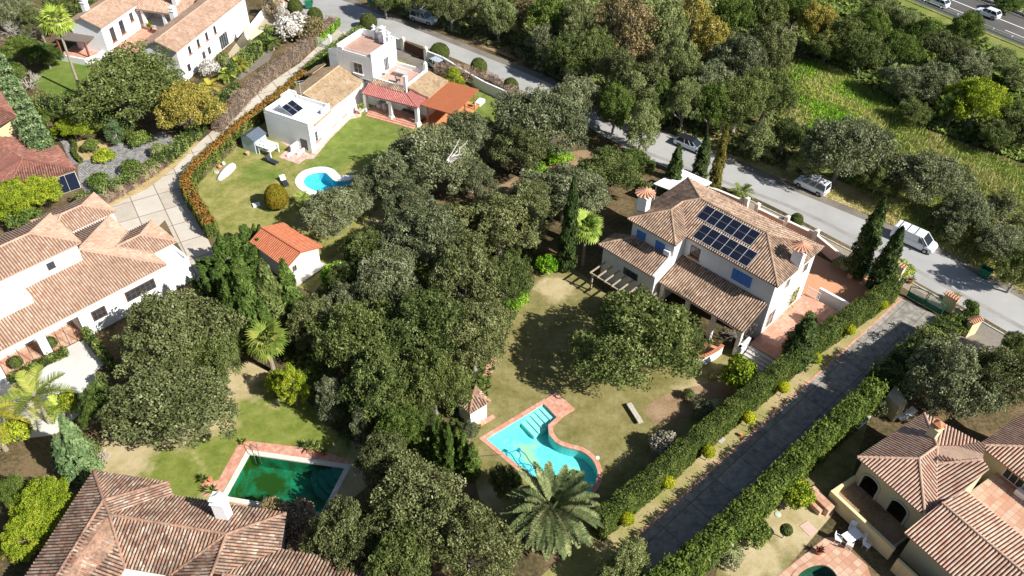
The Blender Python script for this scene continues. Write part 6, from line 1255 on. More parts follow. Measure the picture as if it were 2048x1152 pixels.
hedge('green hedge on the inner side of the brown lane hedge', smooth_path([P(470, 165, 1.4), P(400, 240, 1.4), P(350, 290, 1.4), P(300, 325, 1.4), P(240, 360, 1.4), P(150, 395, 1.4)], 3), 1.5, 1.4, L_mid, dens=65, lumps=.18, ragged=.2)
hedge('heap of dead hedge twigs above the dry bank', smooth_path([P(325, 318, .9), P(260, 362, .9), P(190, 400, .9), P(120, 430, .9), P(60, 458, .9)], 3), 1.5, .9, L_dead, dens=90, coremat=m_twig, a=.35, b=.015, ragged=.25, lumps=.2)
hedge('long blue green conifer hedge beside the ochre house', [P(-18, 112, 4.5), P(12, 165, 4.5), P(45, 225, 4.5), P(75, 280, 4.5)], 2.6, 4.5, L_thub, tips=False, dens=60, ragged=.2, lumps=.1, a=.2, b=.07)
hedge('row of dark spreading conifers along the little lawn', smooth_path([P(70, 195, 2.2), P(140, 205, 2.2), P(200, 225, 2.2), P(250, 240, 2.2)], 3), 2.3, 2.2, L_thu, dens=55, ragged=.3, lumps=.24)
hedge('low trimmed hedge below the dark conifers, left piece', [P(60, 212, 1.2), P(125, 232, 1.2)], 1.0, 1.2, L_top, dens=90, ragged=.05, lumps=.02); hedge('low trimmed hedge below the dark conifers, right piece', [P(165, 240, 1.3), P(262, 268, 1.3)], 1.2, 1.3, L_top, dens=90, ragged=.05, lumps=.02)
hedge('curving knee high hedge along the stone path', smooth_path([P(83, 248, .6), P(110, 262, .6), P(135, 270, .6), P(148, 285, .6), P(146, 300, .6), P(160, 318, .6)], 3), .5, .6, L_top, dens=110, ragged=.04, lumps=.02)
hedge('leafless brown hedge hanging over the street wall', smooth_path([P(872, 128, 1.9), P(930, 138, 1.9), P(985, 155, 1.9), P(1035, 185, 1.9)], 3), 1.9, 1.9, L_dead, dens=70, coremat=m_twig, a=.2, b=.025, ragged=.2)
hedge('low olive hedge in front of the glazed porch', [P(18, 755, .6), P(75, 725, .6), P(130, 698, .6)], .9, .6, L_hedge, dens=110)
hedge('climbing plants on the terrace side wall of the long house', [P(168, 655, 1.6), P(195, 690, 1.6), P(222, 722, 1.6)], .7, 1.6, L_mid, dens=75)
hedge('grey dry shrubs along the inside of the orange hedge', smooth_path([P(500, 250, .8), P(455, 292, .8), P(420, 322, .8), P(400, 345, .8)], 3), 1.0, .8, L_dead, dens=70, coremat=m_twig, a=.14, b=.02)
hedge('flowering climber hanging from the end wall of the tiled house', [H for H in (Z7(1110, 800, 3.4), Z7(1250, 715, 3.4))], .35, 3.5, L_lime, dens=14, bare=True, name='climber', cat='climber')
# topiary
yb = [(737, 44), (879, 104), (957, 134), (1021, 174)]
for i, (x, y) in enumerate(yb): topi(['clipped ball by the street above the white tower', 'clipped ball by the street next to the brown gate', 'clipped ball half hidden behind the brown wall hedge', 'clipped ball at the end of the brown wall hedge'][i], P(x, y, 1.2), [1.4, 1.55, 1.3, 1.2][i], 2.6, group='clipped balls along the street wall')
topi('clipped ball beside the white blossoming shrub, upper one', P(590, 14, 1.2), 1.25, 2.6); topi('clipped ball between blossoming shrub and brown hedge', P(630, 34, 1.2), 1.3, 2.8)
topi('egg shaped topiary with orange tips on the lawn', P(553, 398, 1.3), 1.4, 3.3, leafmat('rusty_topiary', [(92, 96, 20), (120, 120, 28), (150, 128, 34), (150, 98, 30)], .1), name='topiary_egg')
topi('clipped ball on the pavement behind the tiled house', P(1593, 440, .8), .8, 1.7)
for i, (x, y) in enumerate([(1764.6, 608), (1700, 659), (1631, 716), (1567, 774), (1498, 835), (1417, 903), (1335, 964), (1254, 1037)]):
    topi(['nearest the green gate', 'second from the green gate', 'third from the green gate by the broad cypress', 'fourth from the green gate', 'fifth from the green gate', 'sixth from the green gate', 'seventh from the green gate', 'last before the date palm'][i]+' in the row of lollipop trees', P(x, y, 1.35), .62, 1.1, L_ytop, 'topiary', 'yellow lollipop trees along the slab driveway', .8, 'lollipop_tree', a=.05)
topi('dark clipped ball on bare soil, left of two', P(1533, 1067, 1.1), .42, .9, L_top, trunk=.7, name='lollipop_tree'); topi('dark clipped ball on bare soil, right of two', P(1572, 1061, 1.2), .5, 1.0, L_top, trunk=.8, name='lollipop_tree')
for x, y, s_, lab in [(101, 686, .62, 'clipped ball before the glazed porch, right one'), (32, 725, .62, 'clipped ball before the glazed porch, left one')]: topi(lab, P(x, y, .5), s_, 1.2)
topi('small clipped shrub on the roof edge of the cobbled driveway corner', P(196, 356, .7), .0+.9, 1.7) if False else None
# meadow: tufts and ground cover
def tufts(name, polys, n, mat, hmin, hmax, label=None, w=.03, flat=False):
    poly = [q[:2] for q in polys]; xs = [q[0] for q in poly]; ys = [q[1] for q in poly]; pts = []
    pa = np.array(poly)
    while sum(len(p) for p in pts) < n:
        c = np.stack([RNG.uniform(min(xs), max(xs), n), RNG.uniform(min(ys), max(ys), n)], 1); ins = np.zeros(n, bool); j = len(pa)-1
        for i in range(len(pa)):
            yi, yj, xi, xj = pa[i, 1], pa[j, 1], pa[i, 0], pa[j, 0]
            ins ^= ((yi > c[:, 1]) != (yj > c[:, 1])) & (c[:, 0] < (xj-xi)*(c[:, 1]-yi)/(yj-yi+1e-12)+xi); j = i
        pts.append(c[ins])
    c = np.vstack(pts)[:n]; c = np.hstack([c, RNG.uniform(.0, .1, (n, 1))]); h = RNG.uniform(hmin, hmax, n)
    fl = .5+.5*np.sin(c[:, 0]*.55+1.7*np.sin(c[:, 1]*.4)); keep = RNG.random(n) < .35+.65*fl; c = c[keep]; h = h[keep]; n = len(c)
    c[:, 2] += h*.5
    if flat: V = leafq(c, np.tile([0, 0, 1.], (n, 1)), h*.8, h*.55, .5)
    else: V = leafq(c, RNG.normal(0, 1, (n, 3))*[1, 1, .2], h*.6, w, .2, np.tile([0, 0, 1.], (n, 1)))
    o = mkquads(name, V, mat, None, np.clip(fl[keep]*.4+RNG.random(n)*.6, 0, 1)); o['kind'] = 'stuff'; return o
md = px((1560, 120), (1640, 125), (1760, 190), (1860, 270), (2060, 340), (2100, 430), (2100, 600), (1960, 540), (1800, 440), (1640, 330), (1560, 240))
tufts('meadow_grass', md, 60000, L_mead, .3, .8, w=.05); tufts('yellow_flowering_clover', smooth_path(px((1585, 135), (1650, 135), (1715, 185), (1765, 235), (1730, 275), (1640, 290), (1590, 230)), 3, True), 42000, leafmat('clover', [(70, 140, 20), (110, 180, 28), (180, 214, 40), (240, 240, 60)]), .12, .3, flat=True)
tufts('verge_grass', px((1440, 305), (1590, 372), (1700, 415), (1860, 485), (1960, 545), (2100, 620), (2100, 590), (1960, 510), (1860, 460), (1700, 390), (1590, 350), (1450, 290)), 9000, L_mead, .1, .35)
tufts('undergrowth', px((1190, 215), (1330, 262), (1440, 305), (1640, 360), (1620, 200), (1620, 60), (1560, -30), (700, -60), (760, 20), (860, 48), (1000, 100), (1090, 150)), 60000, L_oakd, .15, .5, flat=True)
tufts('ground_cover', px((620, 600), (700, 500), (800, 430), (960, 400), (1100, 420), (1060, 540), (1040, 620), (1000, 700), (960, 860), (820, 950), (700, 900), (600, 780), (560, 700)), 26000, L_mid, .12, .35, flat=True)
tufts('highway_scrub', px((1600, -20), (1800, 10), (2060, 130), (2060, 330), (1860, 260), (1700, 160), (1600, 90)), 30000, L_mid, .2, .6, flat=True)
tufts('highway_scrub', px((1930, -14), (2060, 36), (2200, 90), (2200, -60), (1960, -60)), 14000, L_pale, .3, .8, flat=True)
tufts('lawn_grass', px((420, 400), (500, 300), (700, 250), (900, 262), (790, 400), (650, 520), (500, 500)), 26000, L_mead, .03, .08) if False else None
# ------------------------------------------------------------------ vehicles
tyre = plain('rubber', (.03, .03, .03, 1), .85); rimm = plain('wheel_metal', (.4, .41, .42, 1), .35, .05, 3, metal=.6); cglass = plain('tinted_glass', (.02, .028, .035, 1), .06, .1, 2, spec=.9)
lampm = plain('lamp_glass', (.6, .62, .65, 1), .15, .05, 4, spec=.8); redl = plain('tail_glass', (.35, .02, .02, 1), .2); plast = plain('black_plastic', (.04, .04, .045, 1), .6)
def paint(name, c, metal=.0):
    m = plain(name, c, .28, .03, 1.2, metal=metal, spec=.6); b = m.node_tree.nodes['Principled BSDF']; b.inputs['Coat Weight'].default_value = .5; return m
p_white = paint('white_car_paint', (.74, .76, .78, 1)); p_silver = paint('silver_car_paint', (.5, .54, .58, 1), .2); p_steel = paint('grey_blue_car_paint', (.46, .52, .58, 1), .2)
def car(name, label, cat, rear, front, W, H, prof, green, side, col, group=None, wb=None, roofm=None, cargo=None, bars=0, wheel=.33):
    """prof: (x from rear bumper, z top of body) list; green: (x0, x1 at belt, x0r, x1r at roof); side: +1 if the camera-side wheels given are on the car's right"""
    a, b = P(*rear), P(*front); d = b-a; wbl = np.linalg.norm(d); d /= wbl; az = math.degrees(math.atan2(d[0], d[1])); n = np.array([-d[1], d[0], 0])*side; c = (a+b)/2+n*(W/2-.1)
    L = prof[-1][0]; ax = L*.5; t = thing(name, c, label, cat, group); WL[t.name] = np.zeros(3); t.rotation_euler = (0, 0, math.pi/2-math.radians(az))
    w = W/2; m = MB(); vs = []; K = 10
    for i, (x, zt) in enumerate(prof):
        e = .88 if i in (0, len(prof)-1) else (.96 if i in (1, len(prof)-2) else 1.); zb = .34 if i in (0, len(prof)-1) else .22
        ring = [(w*e*.86, zb), (w*e, zb+.14), (w*e, zt*.62+.06), (w*e*.985, zt-.10), (w*e*.9, zt)]
        ring = ring+[(-y, z) for y, z in ring[::-1]]; vs += [(x-ax, y, z) for y, z in ring]
    nn = len(prof); fs = [(i*K+k, i*K+(k+1) % K, (i+1)*K+(k+1) % K, (i+1)*K+k) for i in range(nn-1) for k in range(K)]+[tuple(range(K))[::-1], tuple((nn-1)*K+k for k in range(K))]
    m.add(vs, fs); body = m.build('body', col, t, False)
    def zb_(x):
        for (x0, z0), (x1, z1) in zip(prof[:-1], prof[1:]):
            if x0 <= x <= x1: return z0+(z1-z0)*(x-x0)/(x1-x0)
        return prof[0][1]
    x0, x1, r0, r1 = green; wr = w*.76; wbt = w*.9
    def frust(mb, x0, x1, r0, r1, zr, wb_, wr_, zlow=0):
        za, zc = zb_(x0)-.02, zb_(x1)-.02
        mb.add([(x0-ax, -wb_, za), (x1-ax, -wb_, zc), (x1-ax, wb_, zc), (x0-ax, wb_, za), (r0-ax, -wr_, zr), (r1-ax, -wr_, zr), (r1-ax, wr_, zr), (r0-ax, wr_, zr)], [(3, 2, 1, 0), (4, 5, 6, 7), (0, 1, 5, 4), (1, 2, 6, 5), (2, 3, 7, 6), (3, 0, 4, 7)])
    if cargo is None: g = MB(); frust(g, x0, x1, r0, r1, H-.05, wbt, wr); g.build('windows', cglass, t)
    else:
        g = MB(); frust(g, cargo, x1, cargo, r1, H-.06, wbt, wr+.06); g.build('windows', cglass, t); q = MB(); frust(q, x0, cargo+.25, r0, cargo+.2, H-.045, wbt+.03, wr+.1); q.build('cargo_body', col, t)
        wr = wr+.08
    rf = MB(); rf.add([(r0-ax-.04, -wr-.01, H-.06), (r1-ax+.04, -wr-.01, H-.06), (r1-ax+.04, wr+.01, H-.06), (r0-ax-.04, wr+.01, H-.06), (r0-ax+.08, -wr+.08, H), (r1-ax-.12, -wr+.08, H), (r1-ax-.12, wr-.08, H), (r0-ax+.08, wr-.08, H)], [(3, 2, 1, 0), (4, 5, 6, 7), (0, 1, 5, 4), (1, 2, 6, 5), (2, 3, 7, 6), (3, 0, 4, 7)])
    rf.build('roof', roofm or col, t); pl = MB()
    for s in (-1, 1):
        pl.tube([(x0-ax, s*wbt, zb_(x0)), (r0-ax, s*wr, H-.05)], .05, 4); pl.tube([(x1-ax, s*wbt, zb_(x1)), (r1-ax, s*wr, H-.05)], .045, 4)
        for k in ((.42, .7) if cargo is None else (.9,)):
            xb = x0+(x1-x0)*k; xr = r0+(r1-r0)*k; pl.tube([(xb-ax, s*(wbt+.005), zb_(xb)), (xr-ax, s*(wr+.005), H-.05)], .04, 4)
    pl.build('pillars', col, t)
    for i in range(bars):
        k = MB(); xx = r0+(r1-r0)*(.15+.28*i)-ax; k.box((xx, 0, H+.05), (1.5*W/2*1.05, .05, .04), 0) if False else k.add([(xx-.03, -wr, H+.02), (xx+.03, -wr, H+.02), (xx+.03, wr, H+.02), (xx-.03, wr, H+.02), (xx-.03, -wr, H+.06), (xx+.03, -wr, H+.06), (xx+.03, wr, H+.06), (xx-.03, wr, H+.06)], [(3, 2, 1, 0), (4, 5, 6, 7), (0, 1, 5, 4), (1, 2, 6, 5), (2, 3, 7, 6), (3, 0, 4, 7)]); k.build('roof_bar', plast, t)
    for sx in (-1, 1):
        for s in (-1, 1):
            k = MB(); x = sx*wbl/2; y = s*(w-.09); n_ = 18
            pr = [(wheel*.62, -.11), (wheel*.96, -.11), (wheel, -.07), (wheel, .07), (wheel*.96, .11), (wheel*.62, .11)]
            vs = [(x+r*math.cos(6.2832*j/n_), y+h, wheel+r*math.sin(6.2832*j/n_)) for r, h in pr for j in range(n_)]
            k.add(vs, [(i*n_+j, i*n_+(j+1) % n_, (i+1)*n_+(j+1) % n_, (i+1)*n_+j) for i in range(len(pr)-1) for j in range(n_)]); wo = k.build('wheel', tyre, t)
            k = MB(); vs = [(x+r*math.cos(6.2832*j/n_), y+s*h, wheel+r*math.sin(6.2832*j/n_)) for r, h in ((wheel*.64, .09), (wheel*.5, .12), (.02, .11)) for j in range(n_)]
            k.add(vs, [(i*n_+j, i*n_+(j+1) % n_, (i+1)*n_+(j+1) % n_, (i+1)*n_+j) for i in range(2) for j in range(n_)]); WL[wo.name] = np.zeros(3); k.build('rim', rimm, wo)
            k = MB(); k.add([(x-wheel*1.12, y+s*.085, .2), (x+wheel*1.12, y+s*.085, .2), (x+wheel*.85, y+s*.1, wheel*2.0), (x-wheel*.85, y+s*.1, wheel*2.0)], [(0, 1, 2, 3) if s < 0 else (3, 2, 1, 0)]); k.build('wheel_arch', plast, t)
    for s in (-1, 1):
        k = MB(); k.lathe((0, 0, 0), [(.01, 0)], 3) if False else k.add([(L-ax-.32, s*w*.9, zb_(L-.1)*.72), (L-ax-.02, s*w*.62, zb_(L-.05)*.72), (L-ax-.10, s*w*.62, zb_(L-.05)*.72+.16), (L-ax-.38, s*w*.88, zb_(L-.1)*.72+.17)], [(0, 1, 2, 3) if s < 0 else (3, 2, 1, 0)]); k.v = [(x+.03, y*1.03, z) for x, y, z in k.v]; k.build('headlight', lampm, t)
        k = MB(); zt = prof[0][1]; k.add([(-ax-.02, s*w*.66, zt-.35), (-ax-.02, s*w*.86, zt-.35), (-ax-.02, s*w*.86, zt-.05), (-ax-.02, s*w*.66, zt-.05)], [(0, 1, 2, 3)]); k.build('tail_light', redl, t)
        k = MB(); xm = x1-.45-ax; k.add([(xm, s*w, .98), (xm+.12, s*w, .98), (xm+.1, s*(w+.2), .98), (xm, s*(w+.2), .98), (xm, s*w, 1.14), (xm+.12, s*w, 1.14), (xm+.1, s*(w+.2), 1.14), (xm, s*(w+.2), 1.14)], [(0, 1, 2, 3), (4, 5, 6, 7), (0, 1, 5, 4), (1, 2, 6, 5), (2, 3, 7, 6), (3, 0, 4, 7)]); k.build('wing_mirror', col if cargo is None else plast, t)
    k = MB(); k.add([(L-ax+.02, -w*.8, .3), (L-ax+.02, w*.8, .3), (L-ax-.02, w*.8, .5), (L-ax-.02, -w*.8, .5)], [(0, 1, 2, 3)]); k.build('bumper_grille', plast, t)
    return t
car('white_van', 'large white panel van with black roof bars parked on the far side of the street', 'van', (1791, 482), (1847, 507), 1.95, 1.95, [(0, 1.0), (.15, 1.12), (3.6, 1.12), (4.3, 1.08), (4.95, .92), (5.2, .62)], (.06, 4.45, .16, 3.55), 1, p_white, cargo=2.95, bars=3, wheel=.34)
car('small_white_van', 'small white passenger van parked under the small forked tree', 'van', (1634.5, 392), (1596, 374), 1.8, 1.82, [(0, .95), (.15, 1.02), (3.0, 1.0), (3.5, .98), (4.2, .82), (4.38, .55)], (.08, 3.55, .2, 2.75), -1, p_white, bars=2, wheel=.32)
car('estate_car', 'grey blue estate car with a black glass roof on the street behind three cypresses', 'car', (1357, 294), (1394, 309), 1.8, 1.5, [(0, .8), (.15, .95), (3.2, .93), (3.7, .9), (4.55, .72), (4.72, .5)], (.2, 3.6, .6, 2.75), 1, p_steel, roofm=plain('black_glass_roof', (.02, .02, .025, 1), .1, .05), wheel=.33)
car('off_road_car', 'silver off road car in tree shade on the street near the top', 'car', (827, 43), (857, 52), 1.88, 1.86, [(0, 1.0), (.1, 1.1), (3.2, 1.08), (3.4, 1.08), (4.5, .98), (4.7, .6)], (.1, 3.45, .25, 2.75), 1, p_silver, wheel=.40)
car('white_hatchback', 'white hatchback on the highway cut by the top edge', 'car', (1881, 17.5), (1854, 7), 1.8, 1.5, [(0, .82), (.15, .98), (2.9, .92), (3.3, .88), (4.1, .72), (4.25, .5)], (.12, 3.3, .65, 2.3), -1, p_white, group=None)
car('white_hatchback', 'white hatchback on the highway beside the solid white line', 'car', (1983, 40), (1954, 29), 1.8, 1.55, [(0, .85), (.15, 1.0), (2.9, .95), (3.3, .9), (4.1, .75), (4.25, .5)], (.12, 3.3, .6, 2.4), -1, p_white)
car('parked_car', 'pale silver car parked behind the white boundary wall of the white house', 'car', Z2(1010, 388) is None or (858, 134), (884, 148), 1.75, 1.45, [(0, .8), (.15, .9), (2.9, .88), (3.3, .86), (4.0, .7), (4.2, .5)], (.2, 3.2, .6, 2.4), 1, p_silver)
# ------------------------------------------------------------------ street furniture and small things
gr = plain('green_plastic', (.02, .16, .08, 1), .5, .1, 2); gr2 = plain('blue_green_plastic', (.08, .22, .20, 1), .5)
def bin_(label, c, az, col=gr, s=1., open_=True):
    t = thing('waste_container', c, label, 'waste bin'); WL[t.name] = np.zeros(3); t.rotation_euler = (0, 0, math.radians(az)); t.scale = (s, s, s); m = MB()
    o = [(-.5, -.34), (.5, -.34), (.5, .34), (-.5, .34)]; O = [(-.66, -.46), (.66, -.46), (.66, .46), (-.66, .46)]; I = [(-.58, -.38), (.58, -.38), (.58, .38), (-.58, .38)]; J = [(-.44, -.28), (.44, -.28), (.44, .28), (-.44, .28)]
    vs = [(x, y, .18) for x, y in o]+[(x, y, 1.25) for x, y in O]+[(x, y, 1.25) for x, y in I]+[(x, y, .25) for x, y in J]; fs = [(3, 2, 1, 0), (12, 13, 14, 15)]
    for i in range(4): j = (i+1) % 4; fs += [(i, j, 4+j, 4+i), (4+i, 4+j, 8+j, 8+i), (8+i, 8+j, 12+j, 12+i)]
    m.add(vs, fs); m.build('tub', col, t); m = MB(); m.tube([(-.75, .46, 1.2), (-.75, -.46, 1.2)], .03, 5); m.tube([(.75, .46, 1.2), (.75, -.46, 1.2)], .03, 5); m.build('handles', plast, t)
    for x in (-.42, .42):
        for y in (-.28, .28): m = MB(); m.tube([(x, y-.04, .1), (x, y+.04, .1)], .1, 8); m.build('wheel', plast, t)
    if not open_: m = MB(); m.add([(x*1.04, y*1.04, 1.27) for x, y in O]+[(x*.8, y*.5, 1.45) for x, y in O], [(0, 1, 2, 3), (4, 5, 6, 7), (0, 1, 5, 4), (1, 2, 6, 5), (2, 3, 7, 6), (3, 0, 4, 7)]); m.build('lid', col, t)
    else:
        m = MB(); m.add([(-.66, .47, 1.24), (.66, .47, 1.24), (.62, .62, .45), (-.62, .62, .45)], [(0, 1, 2, 3)]); m.add([(-.66, .50, 1.24), (.66, .50, 1.24), (.62, .65, .45), (-.62, .65, .45)], [(3, 2, 1, 0)]); m.build('lid', col, t)
    return t
bin_('open green waste container on the verge at the right', P(1966, 553), -42, s=.98)
bin_('open green waste container by the street at the top', P(619, 17), 10, s=1.05); bin_('small blue green waste bin across the street at the top', P(742, 10), 0, gr2, .7, False); bin_('closed green bin in the court between the twin cypresses', Z8(640, 650), 40, plain('dark_green_plastic', (.01, .10, .06, 1), .5), 1.1, False)
# person by the estate car
def person(c, az):
    t = thing('person', c, 'person in a white shirt standing behind the grey blue estate car', 'person'); WL[t.name] = np.zeros(3); t.rotation_euler = (0, 0, math.radians(az))
    J = dict(pel=((0, 0, .95), .15), ch=((0, 0, 1.3), .17), nk=((0, .01, 1.5), .06), hd=((0, .02, 1.66), .10), tp=((0, .01, 1.76), .07), ls=((.19, 0, 1.42), .065), le=((.26, .03, 1.14), .045), lh=((.22, .22, 1.0), .035), rs=((-.19, 0, 1.42), .065), re=((-.25, .02, 1.15), .045), rh=((-.24, .16, .95), .035),
             lk=((.1, .03, .5), .07), lf=((.11, 0, .08), .05), lt=((.12, .16, .04), .045), rk=((-.1, -.02, .5), .07), rf=((-.11, -.05, .08), .05), rt=((-.12, .11, .04), .045))
    E_ = [('pel', 'ch'), ('ch', 'nk'), ('nk', 'hd'), ('hd', 'tp'), ('ch', 'ls'), ('ls', 'le'), ('le', 'lh'), ('ch', 'rs'), ('rs', 're'), ('re', 'rh'), ('pel', 'lk'), ('lk', 'lf'), ('lf', 'lt'), ('pel', 'rk'), ('rk', 'rf'), ('rf', 'rt')]
    def sk(name, keys, edges, mat, k=1.0):
        idx = {n: i for i, n in enumerate(keys)}; me = bpy.data.meshes.new(name); me.from_pydata([J[n][0] for n in keys], [(idx[a], idx[b]) for a, b in edges], []); o = bpy.data.objects.new(name, me); COL.objects.link(o); o.parent = t
        mo = o.modifiers.new('skin', 'SKIN'); sv = me.skin_vertices[0].data
        for n in keys: sv[idx[n]].radius = (J[n][1]*k, J[n][1]*k)
        sv[0].use_root = True; o.modifiers.new('sub', 'SUBSURF').levels = 1; o.modifiers['sub'].render_levels = 2; me.materials.append(mat); return o
    sk('body', list(J), E_, plain('skin', (.45, .27, .19, 1), .6)); sk('shirt', ['pel', 'ch', 'ls', 'le', 'rs', 're'], [('pel', 'ch'), ('ch', 'ls'), ('ls', 'le'), ('ch', 'rs'), ('rs', 're')], whitep, 1.12)
    sk('trousers', ['pel', 'lk', 'lf', 'rk', 'rf'], [('pel', 'lk'), ('lk', 'lf'), ('pel', 'rk'), ('rk', 'rf')], plain('dark_cloth', (.04, .05, .08, 1), .9), 1.12)
    m = MB(); m.lathe((0, .0, 1.66), [(.108, -.02), (.11, .06), (.07, .12), (.01, .14)], 10); m.build('hair', plain('brown_hair', (.12, .05, .03, 1), .8), t)
person(P(1362, 283), 150)
def lampost(label, c, h):
    t = thing('street_lamp', c, label, 'street lamp'); WL[t.name] = np.zeros(3); m = MB(); m.tube([(0, 0, 0), (0, 0, .5), (0, 0, h)], [.09, .05, .04], 8); m.build('pole', darkm, t)
    m = MB(); m.lathe((0, 0, h), [(.12, 0), (.24, .42)], 6); m.build('lantern', plain('frosted_glass', (.6, .62, .6, 1), .3), t); m = MB(); m.lathe((0, 0, h+.43), [(.3, 0), (.08, .18), (.02, .26)], 6); m.build('lantern_cap', darkm, t)
lampost('old style street lamp at the edge of the wood beyond the street', P(1340, 262), 3.0)
def lounger(label, c, az, col, cushion=None):
    t = thing('sun_lounger', c, label, 'sun lounger'); WL[t.name] = np.zeros(3); t.rotation_euler = (0, 0, math.radians(az)); m = MB(); m.add([(-.95, -.33, .3), (.35, -.33, .3), (.35, .33, .3), (-.95, .33, .3), (-.95, -.33, .38), (.35, -.33, .38), (.35, .33, .38), (-.95, .33, .38)], [(3, 2, 1, 0), (4, 5, 6, 7), (0, 1, 5, 4), (1, 2, 6, 5), (2, 3, 7, 6), (3, 0, 4, 7)]); m.build('seat', col, t)
    m = MB(); m.add([(.35, -.33, .3), (.98, -.33, .75), (.98, .33, .75), (.35, .33, .3), (.35, -.33, .38), (.95, -.33, .83), (.95, .33, .83), (.35, .33, .38)], [(3, 2, 1, 0), (4, 5, 6, 7), (0, 1, 5, 4), (1, 2, 6, 5), (2, 3, 7, 6), (3, 0, 4, 7)]); m.build('backrest', cushion or col, t)
    for x, y in ((-.85, -.28), (-.85, .28), (.4, -.28), (.4, .28)): m = MB(); m.tube([(x, y, 0), (x, y, .3)], .025, 5); m.build('leg', darkm, t)
lounger('dark lounger on the lawn below the corner of the white house', P(545, 326), 148, plain('charcoal_fabric', (.03, .035, .045, 1), .8)); lounger('dark lounger with a white towel between the egg topiary and the pool', P(570, 368), 120, bpy.data.materials['charcoal_fabric'], whitep)
# upturned dinghy
a, b = P(437, 362), P(467, 331); d = b-a; L = np.linalg.norm(d); d /= L; s = np.array([-d[1], d[0], 0]); t = thing('dinghy', (a+b)/2, 'white upturned dinghy lying on the lawn beside the orange tipped hedge', 'boat'); m = MB(); vs = []; n_ = 11; kk = 9
for i in range(n_):
    u = i/(n_-1); hw = .68*(math.sin(math.pi*(.06+.72*u))**.7 if u < 1 else .5); hh = .42*math.sin(math.pi*(.12+.6*u))
    vs += [a+d*L*u+s*hw*math.cos(math.pi*j/(kk-1))+np.array([0, 0, .05+hh*math.sin(math.pi*j/(kk-1))**.75]) for j in range(kk)]
m.add(vs, [(i*kk+j, i*kk+j+1, (i+1)*kk+j+1, (i+1)*kk+j) for i in range(n_-1) for j in range(kk-1)]+[tuple(range(kk)), tuple((n_-1)*kk+j for j in range(kk))[::-1]]); m.build('hull', whitep, t, True)
m = MB(); m.tube([a+[0, 0, .08]]+[a+d*L*u+[0, 0, .09+.42*math.sin(math.pi*(.12+.6*u))] for u in (.2, .5, .8, 1)], .035, 5); m.build('keel', whitep, t)
def obj1(name, label, cat, mb, mat, group=None): o = mb.build(name, mat); return tag(o, label, cat, group)
m = MB(); m.lathe(P(440, 336), [(.1, 0), (.26, .15), (.26, .35), (.08, .5)], 9); obj1('buoy', 'faded red buoy beside the white dinghy', 'buoy', m, plain('faded_red', (.6, .22, .16, 1), .6))
m = MB(); m.lathe(P(448, 330), [(.1, 0), (.22, .15), (.2, .4), (.05, .5)], 9); obj1('buoy', 'white canister beside the faded red buoy', 'canister', m, whitep); m = MB(); m.lathe(P(433, 345), [(.35, 0), (.36, .1), (.3, .16)], 10); obj1('stone_disc', 'round grey stone at the tip of the white dinghy', 'stone', m, stone)
m = MB(); m.box(P(513, 411)+[0, 0, .12], (.85, .62, .24), 60); m.box(P(513, 411)+[0, 0, .27], (.4, .1, .06), 60); obj1('plastic_crate', 'small white plastic box lying on the dry lawn left of the egg topiary', 'box', m, whitep)
def pot(label, c, r=.2, h=.35, leaf=None, mat=None, cat='potted plant', group=None, k=1.):
    t = thing('potted_plant', c*[1, 1, 0]+[0, 0, 0], label, cat, group); z0 = c[2]; m = MB(); m.lathe((c[0], c[1], z0), [(r*.7, 0), (r, h*.85), (r*1.1, h*.86), (r*1.1, h), (r*.85, h)], 10); m.build('pot', mat or terra, t)
    if leaf is not None:
        V = []
        for i in range(26): a_ = i*2.4; el = random.uniform(.1, 1.4); l = random.uniform(.35, .6)*k; V.append(rotz(np.array([[[0, -.02, 0], [l*.5, -.05*k, .03], [l, 0, -.05], [l*.5, .05*k, .03]]]), a_, el)+np.array([c[0], c[1], z0+h]))
        mkquads('leaves', np.vstack(V), leaf, t)
    return t
pot('potted aloe at the corner of the algae pool', b1(1405, 392), .2, .3, L_mid); pot('dark spiky plant in a pot on the far edge of the algae pool', b2(632, 428), .24, .4, L_oakd, k=1.8); pot('pot with broad leaves beside the dark spiky plant', b2(665, 425), .22, .35, L_mid, k=1.4); pot('clay pot right of the broad leaved pot', b2(692, 440), .24, .45, L_oakd); pot('low clay pot in the shade beside the other pool pots', b2(718, 452), .22, .3, L_mid)
pot('clay pot with a cactus at the left corner of the algae pool', b1(1180, 612), .22, .4, L_mid, k=1.2); pot('empty leaning clay pot near the left corner of the algae pool', b1(1215, 606), .2, .4); pot('spiky plant in a pot on the chimney side of the pool terrace', b1(1235, 680), .2, .5, L_mid, k=1.5); pot('tan pot on the ground in front of the grey blue shed', P(496, 310), .28, .45, None, plain('tan_clay', (.5, .35, .2, 1), .8))
pot('reddish spiky potted plant on terracotta beside the dark green pool', P(1637, 1107), .28, .45, leafmat('red_leaves', [(90, 50, 40), (140, 84, 70)]), k=1.2); pot('terracotta pot with small plant on the street wall before the green gate', P(1890, 603), .3, .35, L_lime, cat='potted plant'); pot('bushy potted plant left of the green gate', P(1820, 566), .28, .4, L_grey, k=1.5); pot('bushy grey potted plant right of the green gate', P(1908, 600), .26, .4, L_grey, k=1.8)
pot('palm like plant in the planter of the orange carport', P(948, 210, .5), .3, .2, L_mid, whitep); pot('yellow green potted plant by the porch steps of the white house', Z2(645, 640, .6), .35, .5, L_lime, whitep, k=1.6); pot('small brick coloured pot on the strip by the slab driveway', P(1481, 872), .16, .35)
pot('yellow leafed plant on the terrace of the courtyard house', Z1(560, 262, .6), .3, .4, L_lime, terra, k=2.0); pot('yellow plant in the courtyard beside the porch columns', Z1(868, 172, .9), .3, .4, L_lime, terra, k=2.)
